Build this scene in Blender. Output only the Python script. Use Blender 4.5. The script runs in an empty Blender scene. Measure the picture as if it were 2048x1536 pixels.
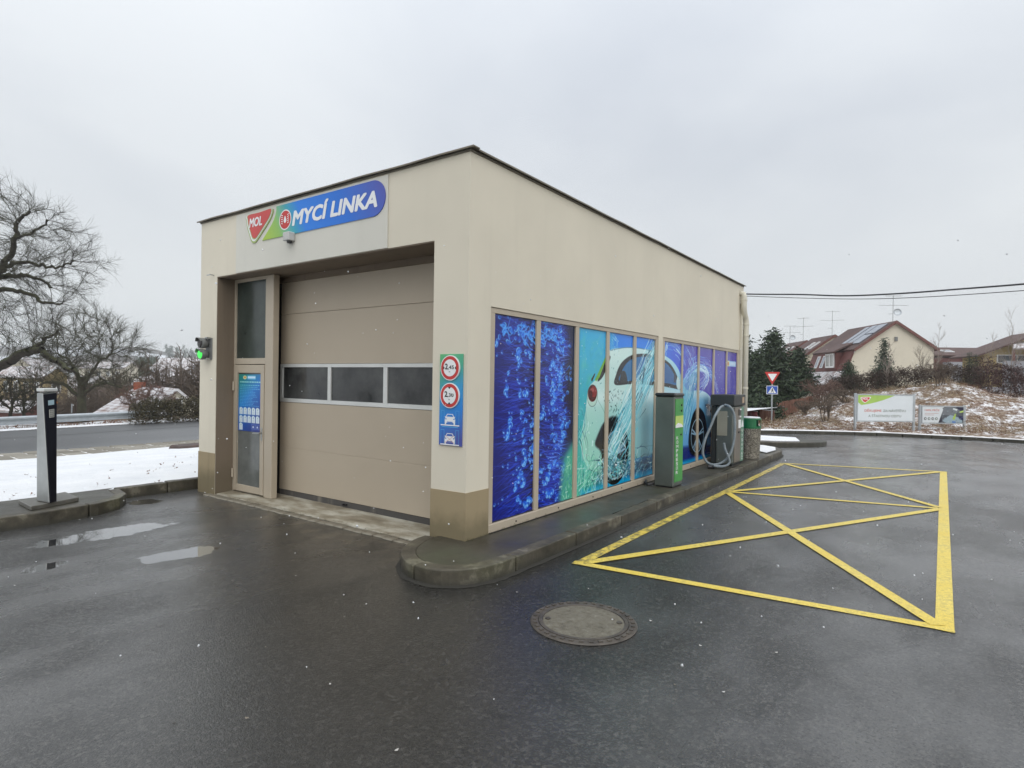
import bpy, bmesh, math, random
import numpy as np
from mathutils import Vector, Matrix, noise

scene = bpy.context.scene
R = math.radians
random.seed(7)
rng = np.random.default_rng(7)

# ------------------------------------------------------------------ camera
F_PX = 1199.2
CAM = np.array((3.518, -4.199, 1.6))
YAW, PITCH, ROLL = R(35.69), R(-0.384), R(0.895)
fw = np.array((-math.sin(YAW) * math.cos(PITCH), math.cos(YAW) * math.cos(PITCH), math.sin(PITCH)))
rt0 = np.array((math.cos(YAW), math.sin(YAW), 0.0))
up0 = np.cross(rt0, fw)
rt = rt0 * math.cos(ROLL) + up0 * math.sin(ROLL)
up = up0 * math.cos(ROLL) - rt0 * math.sin(ROLL)


def at(px, py, depth):
    """world point seen at photo pixel (2048 x 1536) at a forward distance"""
    return CAM + (fw + rt * (px - 1024) / F_PX + up * (768 - py) / F_PX) * depth


def ground(px, py, z=0.0):
    d = fw + rt * (px - 1024) / F_PX + up * (768 - py) / F_PX
    return CAM + d * ((z - CAM[2]) / d[2])


cd = bpy.data.cameras.new('camera')
cam = bpy.data.objects.new('camera', cd)
scene.collection.objects.link(cam)
cd.sensor_width = 36
cd.lens = 36 * F_PX / 2048
cd.clip_start = 0.05
cd.clip_end = 4000
m = Matrix.Identity(4)
for i in range(3):
    m[i][0], m[i][1], m[i][2], m[i][3] = rt[i], up[i], -fw[i], CAM[i]
cam.matrix_world = m
scene.camera = cam

# ------------------------------------------------------------------ sky, sun, exposure
SUN_EL, SUN_AZ = R(48), R(125)           # soft overcast light from the right, behind the camera
world = bpy.data.worlds.new('World')
scene.world = world
world.use_nodes = True
nt = world.node_tree
nt.nodes.clear()
N = nt.nodes.new
wo = N('ShaderNodeOutputWorld')
sky = N('ShaderNodeTexSky')
sky.sky_type = 'NISHITA'
sky.sun_disc = False
sky.sun_elevation = SUN_EL
sky.sun_rotation = SUN_AZ
sky.dust_density = 4
bg1 = N('ShaderNodeBackground')
bg1.inputs[1].default_value = 0.05
nt.links.new(sky.outputs[0], bg1.inputs[0])
tc = N('ShaderNodeTexCoord')
sep = N('ShaderNodeSeparateXYZ')
nt.links.new(tc.outputs['Generated'], sep.inputs[0])


def wmath(op, a, b=None, clamp=False):
    n = N('ShaderNodeMath')
    n.operation = op
    n.use_clamp = clamp
    for i, v in enumerate((a, b)):
        if v is None:
            continue
        if isinstance(v, (int, float)):
            n.inputs[i].default_value = v
        else:
            nt.links.new(v, n.inputs[i])
    return n.outputs[0]


zc = wmath('MAXIMUM', sep.outputs[2], 0.0)
den = wmath('ADD', zc, 0.22)
comb = N('ShaderNodeCombineXYZ')
nt.links.new(wmath('DIVIDE', sep.outputs[0], den), comb.inputs[0])
nt.links.new(wmath('DIVIDE', sep.outputs[1], den), comb.inputs[1])
n1 = N('ShaderNodeTexNoise')
n1.inputs['Scale'].default_value = 0.62
n1.inputs['Detail'].default_value = 7
n1.inputs['Roughness'].default_value = 0.5
n1.inputs['Distortion'].default_value = 0.25
nt.links.new(comb.outputs[0], n1.inputs['Vector'])
ramp = N('ShaderNodeValToRGB')
ramp.color_ramp.elements[0].position = 0.36
ramp.color_ramp.elements[0].color = (0.470, 0.505, 0.560, 1)
ramp.color_ramp.elements[1].position = 0.62
ramp.color_ramp.elements[1].color = (0.635, 0.665, 0.695, 1)
nt.links.new(n1.outputs[0], ramp.inputs[0])
# towards the horizon the cloud deck closes to an even pale grey
hz = wmath('POWER', wmath('SUBTRACT', 1.0, wmath('MULTIPLY', zc, 2.6), clamp=True), 1.4)
mixh = N('ShaderNodeMix')
mixh.data_type = 'RGBA'
nt.links.new(hz, mixh.inputs[0])
nt.links.new(ramp.outputs[0], mixh.inputs[6])
mixh.inputs[7].default_value = (0.725, 0.755, 0.765, 1)
bg2 = N('ShaderNodeBackground')
nt.links.new(mixh.outputs[2], bg2.inputs[0])
# an overcast sky brightens evenly towards the zenith
nt.links.new(wmath('ADD', 0.93, wmath('MULTIPLY', wmath('POWER', zc, 2.0), 1.1)), bg2.inputs[1])
mixs = N('ShaderNodeMixShader')
mixs.inputs[0].default_value = 0.95
nt.links.new(bg1.outputs[0], mixs.inputs[1])
nt.links.new(bg2.outputs[0], mixs.inputs[2])
nt.links.new(mixs.outputs[0], wo.inputs[0])

sd = bpy.data.lights.new('sun', 'SUN')
sd.energy = 1.3
sd.angle = R(80)
sd.color = (1, 0.97, 0.93)
sun = bpy.data.objects.new('sun', sd)
scene.collection.objects.link(sun)
sdir = Vector((math.sin(SUN_AZ) * math.cos(SUN_EL), math.cos(SUN_AZ) * math.cos(SUN_EL), math.sin(SUN_EL)))
sun.rotation_euler = sdir.to_track_quat('Z', 'Y').to_euler()
sun.location = (20, -20, 30)

vs = scene.view_settings
vs.view_transform = 'Standard'
vs.look = 'None'
vs.gamma = 1
vs.use_curve_mapping = False
vs.exposure = 0.32
scene.cycles.max_bounces = 6
scene.cycles.volume_bounces = 1
scene.cycles.use_denoising = True


# ------------------------------------------------------------------ helpers
def link(o):
    scene.collection.objects.link(o)
    return o


def tag(o, label=None, cat=None, group=None, kind=None):
    if label: o['label'] = label
    if cat: o['category'] = cat
    if group: o['group'] = group
    if kind: o['kind'] = kind
    return o


def thing(name, loc, label, cat, group=None):
    o = bpy.data.objects.new(name, None)
    o.empty_display_size = 0.2
    o.location = loc
    link(o)
    return tag(o, label, cat, group)


def put(o, parent):
    if parent is not None:
        o.parent = parent
        w = world_loc(parent)
        o.matrix_parent_inverse = Matrix.Translation(-w)
    return o


def world_loc(o):
    w = Vector(o.location)
    return w            # parts are built in world coordinates with their own origin at zero


def dup_tree(o, parent=None):
    kids = list(o.children)
    c = o.copy()
    link(c)
    if parent is not None:
        c.parent = parent
    for k in kids:
        dup_tree(k, c)
    return c


class MB:
    """collects polygons in world coordinates; build() links them as ONE mesh object"""
    def __init__(s):
        s.v, s.f, s.uv = [], [], None

    def add(s, vs, fs):
        b = len(s.v)
        s.v += [tuple(map(float, p)) for p in vs]
        s.f += [tuple(i + b for i in f) for f in fs]
        return s

    def box(s, x0, x1, y0, y1, z0, z1):
        return s.add([(x0, y0, z0), (x1, y0, z0), (x1, y1, z0), (x0, y1, z0), (x0, y0, z1), (x1, y0, z1), (x1, y1, z1), (x0, y1, z1)],
                     [(3, 2, 1, 0), (4, 5, 6, 7), (0, 1, 5, 4), (1, 2, 6, 5), (2, 3, 7, 6), (3, 0, 4, 7)])

    def hexa(s, bot, top):
        return s.add(list(bot) + list(top), [(3, 2, 1, 0), (4, 5, 6, 7), (0, 1, 5, 4), (1, 2, 6, 5), (2, 3, 7, 6), (3, 0, 4, 7)])

    def obox(s, c, u, v, w, su, sv, sw):
        """box centred at c with half sizes along three axes"""
        c, u, v, w = (np.array(q, float) for q in (c, u, v, w))
        P = [c + u * a * su + v * b * sv + w * d * sw for d in (-1, 1) for (a, b) in ((-1, -1), (1, -1), (1, 1), (-1, 1))]
        return s.hexa(P[:4], P[4:])

    def prism(s, pts, d):
        """polygon given by 3D points, extruded by vector d"""
        n = len(pts)
        d = np.array(d, float)
        P = [np.array(p, float) for p in pts]
        return s.add(P + [p + d for p in P], [tuple(range(n))[::-1], tuple(range(n, 2 * n))] + [(i, (i + 1) % n, (i + 1) % n + n, i + n) for i in range(n)])

    def quad(s, a, b, c, d):
        return s.add([a, b, c, d], [(0, 1, 2, 3)])

    def poly(s, pts):
        return s.add(pts, [tuple(range(len(pts)))])

    def tube(s, path, r, n=8, cap=True):
        path = [Vector(map(float, p)) for p in path]
        rs = r if isinstance(r, (list, tuple)) else [r] * len(path)
        t = (path[1] - path[0]).normalized()
        a = t.orthogonal().normalized()
        rings = []
        for i, p in enumerate(path):
            if i == 0: t2 = path[1] - path[0]
            elif i == len(path) - 1: t2 = path[-1] - path[-2]
            else: t2 = (path[i + 1] - path[i]).normalized() + (path[i] - path[i - 1]).normalized()
            t2 = t2.normalized()
            a = (a - t2 * a.dot(t2)).normalized()
            b = t2.cross(a)
            rings.append([p + (a * math.cos(k * 2 * math.pi / n) + b * math.sin(k * 2 * math.pi / n)) * rs[i] for k in range(n)])
        V = [q for rg in rings for q in rg]
        Fs = [(i * n + k, i * n + (k + 1) % n, (i + 1) * n + (k + 1) % n, (i + 1) * n + k) for i in range(len(path) - 1) for k in range(n)]
        if cap:
            Fs += [tuple(range(n))[::-1], tuple(range((len(path) - 1) * n, len(path) * n))]
        return s.add(V, Fs)

    def lathe(s, prof, c, n=24, axis=(0, 0, 1)):
        """prof = [(r, h)...] revolved about an axis through c"""
        c = Vector(c)
        ax = Vector(axis).normalized()
        a = ax.orthogonal().normalized()
        b = ax.cross(a)
        V = []
        for (r, h) in prof:
            V += [c + ax * h + (a * math.cos(k * 2 * math.pi / n) + b * math.sin(k * 2 * math.pi / n)) * r for k in range(n)]
        Fs = [(i * n + k, i * n + (k + 1) % n, (i + 1) * n + (k + 1) % n, (i + 1) * n + k) for i in range(len(prof) - 1) for k in range(n)]
        if prof[0][0] > 1e-6: Fs.append(tuple(range(n))[::-1])
        if prof[-1][0] > 1e-6: Fs.append(tuple(range((len(prof) - 1) * n, len(prof) * n)))
        return s.add(V, Fs)

    def build(s, name, mat, parent=None, bevel=0, smooth=False, kind=None, uvf=None, seg=1):
        me = bpy.data.meshes.new(name)
        me.from_pydata(s.v, [], s.f)
        if bevel:
            bm = bmesh.new()
            bm.from_mesh(me)
            bmesh.ops.remove_doubles(bm, verts=bm.verts, dist=1e-5)
            es = [e for e in bm.edges if len(e.link_faces) == 2 and e.calc_face_angle(0) > 0.5]
            bmesh.ops.bevel(bm, geom=es, offset=bevel, segments=seg, affect='EDGES', profile=0.5)
            bm.to_mesh(me)
            bm.free()
        me.validate()
        if uvf:
            uvl = me.uv_layers.new(name='UVMap')
            for lp in me.loops:
                uvl.data[lp.index].uv = uvf(me.vertices[lp.vertex_index].co)
        if smooth:
            me.polygons.foreach_set('use_smooth', [True] * len(me.polygons))
        if isinstance(mat, (list, tuple)):
            for q in mat: me.materials.append(q)
        else:
            me.materials.append(mat)
        o = bpy.data.objects.new(name, me)
        link(o)
        put(o, parent)
        if kind: o['kind'] = kind
        return o


def mesh_np(name, V, Fq, mat, parent=None, kind=None, smooth=False):
    """fast mesh of triangles or quads from numpy arrays"""
    V = np.asarray(V, np.float32)
    Fq = np.asarray(Fq, np.int32)
    k = Fq.shape[1]
    me = bpy.data.meshes.new(name)
    me.vertices.add(len(V))
    me.vertices.foreach_set('co', V.ravel())
    me.loops.add(Fq.size)
    me.loops.foreach_set('vertex_index', Fq.ravel())
    me.polygons.add(len(Fq))
    me.polygons.foreach_set('loop_start', np.arange(0, Fq.size, k, dtype=np.int32))
    me.polygons.foreach_set('loop_total', np.full(len(Fq), k, np.int32))
    if smooth:
        me.polygons.foreach_set('use_smooth', np.ones(len(Fq), bool))
    me.update()
    me.validate()
    me.materials.append(mat)
    o = bpy.data.objects.new(name, me)
    link(o)
    put(o, parent)
    if kind: o['kind'] = kind
    return o


def segs_mesh(P0, P1, r0, r1, k=4):
    """open tubes for many segments at once -> V, F"""
    P0, P1 = np.asarray(P0, float), np.asarray(P1, float)
    d = P1 - P0
    d /= (np.linalg.norm(d, axis=1, keepdims=True) + 1e-9)
    ref = np.where(np.abs(d[:, 2:3]) > 0.9, np.array([[1.0, 0, 0]]), np.array([[0, 0, 1.0]]))
    a = np.cross(d, ref)
    a /= (np.linalg.norm(a, axis=1, keepdims=True) + 1e-9)
    b = np.cross(d, a)
    n = len(P0)
    V = np.zeros((n, 2 * k, 3))
    for j in range(k):
        w = a * math.cos(2 * math.pi * j / k) + b * math.sin(2 * math.pi * j / k)
        V[:, j] = P0 + w * np.asarray(r0)[:, None]
        V[:, j + k] = P1 + w * np.asarray(r1)[:, None]
    base = (np.arange(n) * 2 * k)[:, None]
    Fq = np.concatenate([base + np.array([[j, (j + 1) % k, (j + 1) % k + k, j + k]]) for j in range(k)])
    return V.reshape(-1, 3), Fq


# ------------------------------------------------------------------ materials
class NT:
    """short node-tree writer"""
    def __init__(s, name):
        s.m = bpy.data.materials.new(name)
        s.m.use_nodes = True
        s.t = s.m.node_tree
        s.b = s.t.nodes['Principled BSDF']
        s.tc = None

    def n(s, typ, **kw):
        q = s.t.nodes.new(typ)
        for k, v in kw.items():
            setattr(q, k, v)
        return q

    def l(s, a, b):
        s.t.links.new(a, b)

    def co(s, which='Object'):
        if s.tc is None:
            s.tc = s.n('ShaderNodeTexCoord')
        return s.tc.outputs[which]

    def setv(s, sock, v):
        if isinstance(v, (int, float)): sock.default_value = v
        elif isinstance(v, (tuple, list)): sock.default_value = v if len(v) == len(sock.default_value) else tuple(v) + (1,)
        else: s.l(v, sock)

    def math(s, op, a, b=0.0, c=None, clamp=False):
        q = s.n('ShaderNodeMath', operation=op, use_clamp=clamp)
        s.setv(q.inputs[0], a)
        s.setv(q.inputs[1], b)
        if c is not None: s.setv(q.inputs[2], c)
        return q.outputs[0]

    def noise(s, scale, detail=4, rough=0.55, vec=None, dist=0.0):
        q = s.n('ShaderNodeTexNoise')
        q.inputs['Scale'].default_value = scale
        q.inputs['Detail'].default_value = detail
        q.inputs['Roughness'].default_value = rough
        q.inputs['Distortion'].default_value = dist
        s.l(vec if vec is not None else s.co(), q.inputs['Vector'])
        return q.outputs[0]

    def voronoi(s, scale, vec=None, feature='F1'):
        q = s.n('ShaderNodeTexVoronoi', feature=feature)
        q.inputs['Scale'].default_value = scale
        s.l(vec if vec is not None else s.co(), q.inputs['Vector'])
        return q

    def ramp(s, fac, stops):
        q = s.n('ShaderNodeValToRGB')
        e = q.color_ramp.elements
        while len(e) < len(stops): e.new(0.5)
        for i, (p, c) in enumerate(stops):
            e[i].position = p
            e[i].color = tuple(c) + (1,) if len(c) == 3 else c
        s.l(fac, q.inputs[0])
        return q.outputs[0]

    def step(s, v, a, b):
        q = s.n('ShaderNodeMapRange', interpolation_type='SMOOTHSTEP')
        s.setv(q.inputs[0], v)
        q.inputs[1].default_value = a
        q.inputs[2].default_value = b
        return q.outputs[0]

    def mix(s, fac, a, b, mode='MIX'):
        q = s.n('ShaderNodeMix', data_type='RGBA', blend_type=mode)
        s.setv(q.inputs[0], fac)
        s.setv(q.inputs[6], a)
        s.setv(q.inputs[7], b)
        return q.outputs[2]

    def mapping(s, scale=(1, 1, 1), vec=None, rot=(0, 0, 0)):
        q = s.n('ShaderNodeMapping')
        q.inputs['Scale'].default_value = scale
        q.inputs['Rotation'].default_value = rot
        s.l(vec if vec is not None else s.co(), q.inputs[0])
        return q.outputs[0]

    def xyz(s, vec=None):
        q = s.n('ShaderNodeSeparateXYZ')
        s.l(vec if vec is not None else s.co(), q.inputs[0])
        return q.outputs

    def bump(s, h, strength=0.3, dist=0.01, prev=None):
        q = s.n('ShaderNodeBump')
        q.inputs['Strength'].default_value = strength
        q.inputs['Distance'].default_value = dist
        s.l(h, q.inputs['Height'])
        if prev is not None: s.l(prev, q.inputs['Normal'])
        return q.outputs[0]

    def out(s, color=None, rough=None, normal=None, metal=None, spec=None):
        for k, v in (('Base Color', color), ('Roughness', rough), ('Metallic', metal), ('Specular IOR Level', spec)):
            if v is not None: s.setv(s.b.inputs[k], v)
        if normal is not None: s.l(normal, s.b.inputs['Normal'])
        return s.m


def plain(name, c, rough=0.6, var=0.12, scale=3.0, metal=0.0, bump=0.0, bscale=60, spec=None):
    q = NT(name)
    nz = q.noise(scale, 5, 0.6)
    lo = tuple(x * (1 - var) for x in c)
    hi = tuple(min(1, x * (1 + var)) for x in c)
    col = q.ramp(nz, [(0.3, lo), (0.7, hi)])
    nm = q.bump(q.noise(bscale, 3), bump, 0.01) if bump else None
    return q.out(col, rough, nm, metal, spec)


def dirt_wall(name, c, dirt=(0.2, 0.17, 0.12), amount=0.25, bscale=220, bump=0.15, zlo=None):
    """painted render: fine grain, faint vertical runs of dirt, blotches"""
    q = NT(name)
    blot = q.noise(0.9, 5, 0.6)
    runs = q.noise(1.0, 4, 0.6, q.mapping((5, 5, 0.35)))
    col = q.ramp(blot, [(0.25, tuple(x * 0.93 for x in c)), (0.75, tuple(min(1, x * 1.04) for x in c))])
    f = q.math('MULTIPLY', q.step(runs, 0.52, 0.8), amount)
    col = q.mix(f, col, dirt)
    if zlo is not None:
        z = q.xyz()[2]
        edge = q.math('ADD', z, q.math('MULTIPLY', q.noise(6, 4), -0.22))
        f2 = q.math('MULTIPLY', q.math('SUBTRACT', 1.0, q.step(edge, zlo[0], zlo[1])), zlo[2])
        col = q.mix(f2, col, zlo[3])
    grain = q.noise(bscale, 3, 0.7)
    col = q.mix(q.math('MULTIPLY', grain, 0.12), col, (0.05, 0.045, 0.04), 'MULTIPLY')
    return q.out(col, 0.85, q.bump(grain, bump, 0.004))


M = {}
# wet asphalt: dark binder, stone chips, damp and drier patches, two puddles
q = NT('wet_asphalt')
xyz = q.xyz()
chips = q.voronoi(115)
chip_d = chips.outputs['Distance']
fine = q.noise(170, 4, 0.75)
big = q.noise(0.28, 6, 0.62, dist=0.4)
mid = q.noise(1.7, 5, 0.6, q.mapping((1, 0.6, 1)))
streak = q.noise(0.8, 6, 0.62, q.mapping((1.0, 0.28, 1), rot=(0, 0, R(38))))
col = q.ramp(big, [(0.3, (0.024, 0.024, 0.023)), (0.7, (0.048, 0.048, 0.046))])
col = q.mix(q.step(chips.outputs['Color'], 0.62, 0.95), col, (0.13, 0.125, 0.115))
col = q.mix(q.math('MULTIPLY', q.step(fine, 0.35, 0.7), 0.6), col, (0.008, 0.008, 0.008))
crk = q.voronoi(0.55, q.mapping((1, 1, 1), vec=q.n('ShaderNodeVectorMath').outputs[0]) if False else None, 'DISTANCE_TO_EDGE')
cdist = q.math('ADD', crk.outputs['Distance'], q.math('MULTIPLY', q.math('SUBTRACT', q.noise(3.0, 6, 0.7), 0.5), 0.10))
crack = q.math('MULTIPLY', q.math('SUBTRACT', 1.0, q.step(q.math('ABSOLUTE', cdist), 0.002, 0.007)), q.step(q.noise(0.45, 3), 0.50, 0.60))
col = q.mix(q.math('MULTIPLY', crack, 0.85), col, (0.006, 0.006, 0.006))
# light grit worn into drier tracks
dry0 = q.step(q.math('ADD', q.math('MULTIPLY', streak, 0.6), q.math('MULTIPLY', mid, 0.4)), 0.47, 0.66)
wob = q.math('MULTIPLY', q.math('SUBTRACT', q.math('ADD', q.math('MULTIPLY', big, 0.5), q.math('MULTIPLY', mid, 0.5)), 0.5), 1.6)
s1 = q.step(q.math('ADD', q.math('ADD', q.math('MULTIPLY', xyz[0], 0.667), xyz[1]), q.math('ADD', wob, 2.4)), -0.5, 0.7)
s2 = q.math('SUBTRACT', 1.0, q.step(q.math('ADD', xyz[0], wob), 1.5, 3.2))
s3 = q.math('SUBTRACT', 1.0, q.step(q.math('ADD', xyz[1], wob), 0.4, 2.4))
hall_refl = q.math('MULTIPLY', q.math('MULTIPLY', s1, s2), s3)
dry = q.math('MULTIPLY', dry0, q.math('SUBTRACT', 1.0, q.math('MULTIPLY', hall_refl, 0.8)))
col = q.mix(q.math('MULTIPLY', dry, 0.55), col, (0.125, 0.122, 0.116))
# the hall's dark reflection painted into the asphalt colour of the apron before it
col = q.mix(q.math('MULTIPLY', hall_refl, 0.80), col, q.mix(q.math('MULTIPLY', chips.outputs['Color'], 0.4), (0.006, 0.0055, 0.004), (0.055, 0.050, 0.040)))
# mud washed out along the wash hall door
door = q.math('MULTIPLY', q.math('SUBTRACT', 1.0, q.step(q.math('ABSOLUTE', q.math('ADD', xyz[1], 0.15)), 0.05, 0.75)),
              q.math('SUBTRACT', 1.0, q.step(q.math('ABSOLUTE', q.math('ADD', xyz[0], 2.3)), 1.7, 2.6)))
mud = q.math('MULTIPLY', door, q.step(q.noise(3.2, 6, 0.65), 0.42, 0.72))
col = q.mix(q.math('MULTIPLY', mud, 0.75), col, (0.15, 0.12, 0.08))


def ellipse_mask(cx, cy, ax, ay, rot):
    dx = q.math('SUBTRACT', xyz[0], cx)
    dy = q.math('SUBTRACT', xyz[1], cy)
    c, s_ = math.cos(rot), math.sin(rot)
    u = q.math('ADD', q.math('MULTIPLY', dx, c / ax), q.math('MULTIPLY', dy, s_ / ax))
    v = q.math('ADD', q.math('MULTIPLY', dx, -s_ / ay), q.math('MULTIPLY', dy, c / ay))
    r2 = q.math('ADD', q.math('MULTIPLY', u, u), q.math('MULTIPLY', v, v))
    return q.math('SUBTRACT', 1.0, r2, clamp=True)


def seg_mask(pa, pb, wd):
    a, b = ground(*pa), ground(*pb)
    c = (a + b) / 2
    return ellipse_mask(c[0], c[1], np.hypot(*(b - a)[:2]) / 2, wd, math.atan2(b[1] - a[1], b[0] - a[0]))


pud = None
for e in (seg_mask((30, 1098), (365, 1042), 0.27), seg_mask((250, 1127), (455, 1093), 0.21), seg_mask((20, 1150), (150, 1120), 0.12), seg_mask((250, 1004), (330, 1004), 0.22)):
    pud = e if pud is None else q.math('MAXIMUM', pud, e)
damp = None
for e in (ellipse_mask(1.7, 5.9, 0.6, 1.3, 0.25), ellipse_mask(2.1, 3.4, 0.55, 1.2, 0.2), ellipse_mask(1.0, 7.6, 0.25, 1.6, 0.0), ellipse_mask(2.6, 8.2, 0.7, 1.0, 0.5), ellipse_mask(-1.9, -1.9, 1.3, 0.8, -0.7), ellipse_mask(-1.0, -3.0, 1.2, 0.7, -0.7)):
    damp = e if damp is None else q.math('MAXIMUM', damp, e)
damp = q.math('MULTIPLY', q.step(damp, 0.0, 0.6), q.step(q.noise(2.6, 6, 0.68, q.mapping((1.6, 0.6, 1))), 0.45, 0.62))
pudn = q.math('ADD', pud, q.math('MULTIPLY', q.math('SUBTRACT', q.noise(4.2, 8, 0.72), 0.5), 2.6))
wet = q.step(pudn, 0.30, 0.42)
wet = q.math('MULTIPLY', wet, q.step(pud, 0.02, 0.15))
col = q.mix(q.math('MULTIPLY', wet, 0.35), col, (0.03, 0.03, 0.028))
pits = q.noise(58, 3, 0.6)
stones = q.voronoi(52)
col = q.mix(q.math('MULTIPLY', q.step(stones.outputs['Color'], 0.55, 0.95), q.math('SUBTRACT', 0.6, q.math('MULTIPLY', hall_refl, 0.3))), col, (0.12, 0.115, 0.105))
col = q.mix(q.math('MULTIPLY', q.step(pits, 0.54, 0.66), 0.85), col, (0.004, 0.004, 0.004))
rough = q.ramp(q.math('ADD', q.math('MULTIPLY', big, 0.5), q.math('MULTIPLY', streak, 0.5)), [(0.34, (0.16,) * 3), (0.62, (0.34,) * 3)])
rough = q.mix(q.math('MULTIPLY', dry, 0.35), rough, (0.6,) * 3)
rough = q.mix(q.math('MULTIPLY', damp, 0.55), rough, (0.16,) * 3)
rough = q.mix(wet, rough, (0.03,) * 3)
lump = q.voronoi(75)
h = q.math('ADD', q.math('ADD', q.math('MULTIPLY', chip_d, -0.5), q.math('MULTIPLY', fine, 1.1)), q.math('ADD', q.math('MULTIPLY', lump.outputs['Distance'], -0.3), q.math('MULTIPLY', pits, -1.3)))
bm_ = q.n('ShaderNodeBump')
q.l(q.math('MULTIPLY', q.math('SUBTRACT', 1.0, wet), 0.75), bm_.inputs['Strength'])
bm_.inputs['Distance'].default_value = 0.010
q.l(h, bm_.inputs['Height'])
# thin film of melt water over the stone
film = q.step(q.math('ADD', q.math('MULTIPLY', big, 0.55), q.math('MULTIPLY', mid, 0.45)), 0.36, 0.60)
q.l(q.math('MAXIMUM', wet, q.math('ADD', 0.35, q.math('MULTIPLY', film, 0.65))), q.b.inputs['Coat Weight'])
q.b.inputs['Coat IOR'].default_value = 1.45
q.setv(q.b.inputs['Coat Roughness'], q.mix(wet, q.mix(dry, (0.13,) * 3, (0.30,) * 3), (0.02,) * 3))
bm2 = q.n('ShaderNodeBump')
q.l(q.math('MULTIPLY', q.math('SUBTRACT', 1.0, wet), 0.30), bm2.inputs['Strength'])
bm2.inputs['Distance'].default_value = 0.005
q.l(h, bm2.inputs['Height'])
q.l(bm2.outputs[0], q.b.inputs['Coat Normal'])
M['asphalt'] = q.out(col, rough, bm_.outputs[0], spec=q.math('SUBTRACT', 0.6, q.math('MULTIPLY', hall_refl, 0.42)))

q = NT('road_asphalt')
col = q.ramp(q.noise(0.5, 6, 0.6, q.mapping((1, 0.15, 1))), [(0.3, (0.07, 0.072, 0.075)), (0.7, (0.125, 0.128, 0.132))])
col = q.mix(q.math('MULTIPLY', q.noise(120, 2), 0.4), col, (0.03, 0.03, 0.03))
M['road'] = q.out(col, 0.42, q.bump(q.noise(140, 2), 0.4, 0.004))

q = NT('snow')
nz = q.noise(1.3, 6, 0.62)
specks = q.voronoi(5.5)
thin = q.step(q.noise(2.6, 8, 0.75), 0.57, 0.72)
col = q.ramp(nz, [(0.3, (0.70, 0.72, 0.745)), (0.7, (0.83, 0.84, 0.85))])
col = q.mix(q.math('MULTIPLY', thin, 0.28), col, (0.42, 0.40, 0.34))
col = q.mix(q.math('MULTIPLY', q.math('SUBTRACT', 1.0, q.step(specks.outputs['Distance'], 0.03, 0.07)), 0.5), col, (0.12, 0.10, 0.07))
M['snow'] = q.out(col, 0.75, q.bump(q.noise(9, 6, 0.7), 0.8, 0.06))

q = NT('kerb_concrete')
col = q.ramp(q.noise(4.2, 7, 0.7), [(0.34, (0.030, 0.026, 0.017)), (0.5, (0.072, 0.063, 0.044)), (0.56, (0.085, 0.075, 0.053)), (0.60, (0.15, 0.136, 0.10)), (0.72, (0.19, 0.172, 0.13))])
moss = q.step(q.noise(1.1, 5, 0.6), 0.5, 0.7)
col = q.mix(q.math('MULTIPLY', moss, 0.4), col, (0.075, 0.082, 0.03))
col = q.mix(q.math('MULTIPLY', q.step(q.noise(260, 2, 0.7), 0.5, 0.72), 0.35), col, (0.05, 0.045, 0.04))
z = q.xyz()[2]
wl = q.math('SUBTRACT', 1.0, q.step(q.math('ADD', z, q.math('MULTIPLY', q.noise(5, 4), -0.09)), -0.03, 0.025))
col = q.mix(q.math('MULTIPLY', wl, 0.7), col, (0.035, 0.034, 0.026))
M['kerb'] = q.out(col, 0.55, q.bump(q.noise(90, 4, 0.7), 0.45, 0.006))

q = NT('pavement_concrete')
col = q.ramp(q.noise(1.4, 6, 0.65), [(0.3, (0.030, 0.028, 0.021)), (0.7, (0.070, 0.064, 0.047))])
moss = q.step(q.noise(0.8, 6, 0.62), 0.50, 0.68)
col = q.mix(q.math('MULTIPLY', moss, 0.5), col, (0.05, 0.062, 0.03))
col = q.mix(q.math('MULTIPLY', q.step(q.noise(300, 2, 0.7), 0.5, 0.7), 0.4), col, (0.03, 0.028, 0.024))
rough = q.ramp(q.noise(1.8, 5), [(0.35, (0.3,) * 3), (0.65, (0.55,) * 3)])
M['pave'] = q.out(col, rough, q.bump(q.noise(160, 3, 0.7), 0.35, 0.004))

M['render'] = dirt_wall('cream_render', (0.70, 0.648, 0.53), (0.36, 0.33, 0.27), 0.09)
M['plinth'] = dirt_wall('plinth_render', (0.345, 0.275, 0.165), (0.12, 0.09, 0.05), 0.35, 150, 0.5, zlo=(0.08, 0.30, 0.65, (0.13, 0.11, 0.06)))
M['board'] = dirt_wall('sign_board_white', (0.66, 0.645, 0.575), (0.4, 0.38, 0.33), 0.10, 300, 0.04)
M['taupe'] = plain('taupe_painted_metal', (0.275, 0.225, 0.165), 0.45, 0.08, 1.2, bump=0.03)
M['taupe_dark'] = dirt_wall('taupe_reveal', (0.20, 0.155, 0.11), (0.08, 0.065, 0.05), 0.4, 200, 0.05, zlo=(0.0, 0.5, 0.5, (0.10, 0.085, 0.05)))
M['frame'] = plain('beige_window_frame', (0.43, 0.37, 0.285), 0.42, 0.07, 1.5)
q = NT('door_panel_stucco')
col = q.ramp(q.noise(0.8, 5), [(0.3, (0.415, 0.352, 0.268)), (0.7, (0.46, 0.392, 0.30))])
M['door'] = q.out(col, 0.5, q.bump(q.noise(170, 2, 0.6), 0.5, 0.003))
M['alu'] = plain('white_aluminium', (0.62, 0.63, 0.61), 0.35, 0.06, 3, metal=0.2)
M['flash'] = plain('brown_roof_flashing', (0.15, 0.13, 0.095), 0.5, 0.25, 4)
M['roofing'] = plain('roof_felt', (0.08, 0.08, 0.08), 0.8)
M['rubber'] = dirt_wall('rubber_seal', (0.075, 0.07, 0.065), (0.26, 0.235, 0.19), 0.7, 60, 0.3)
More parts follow.
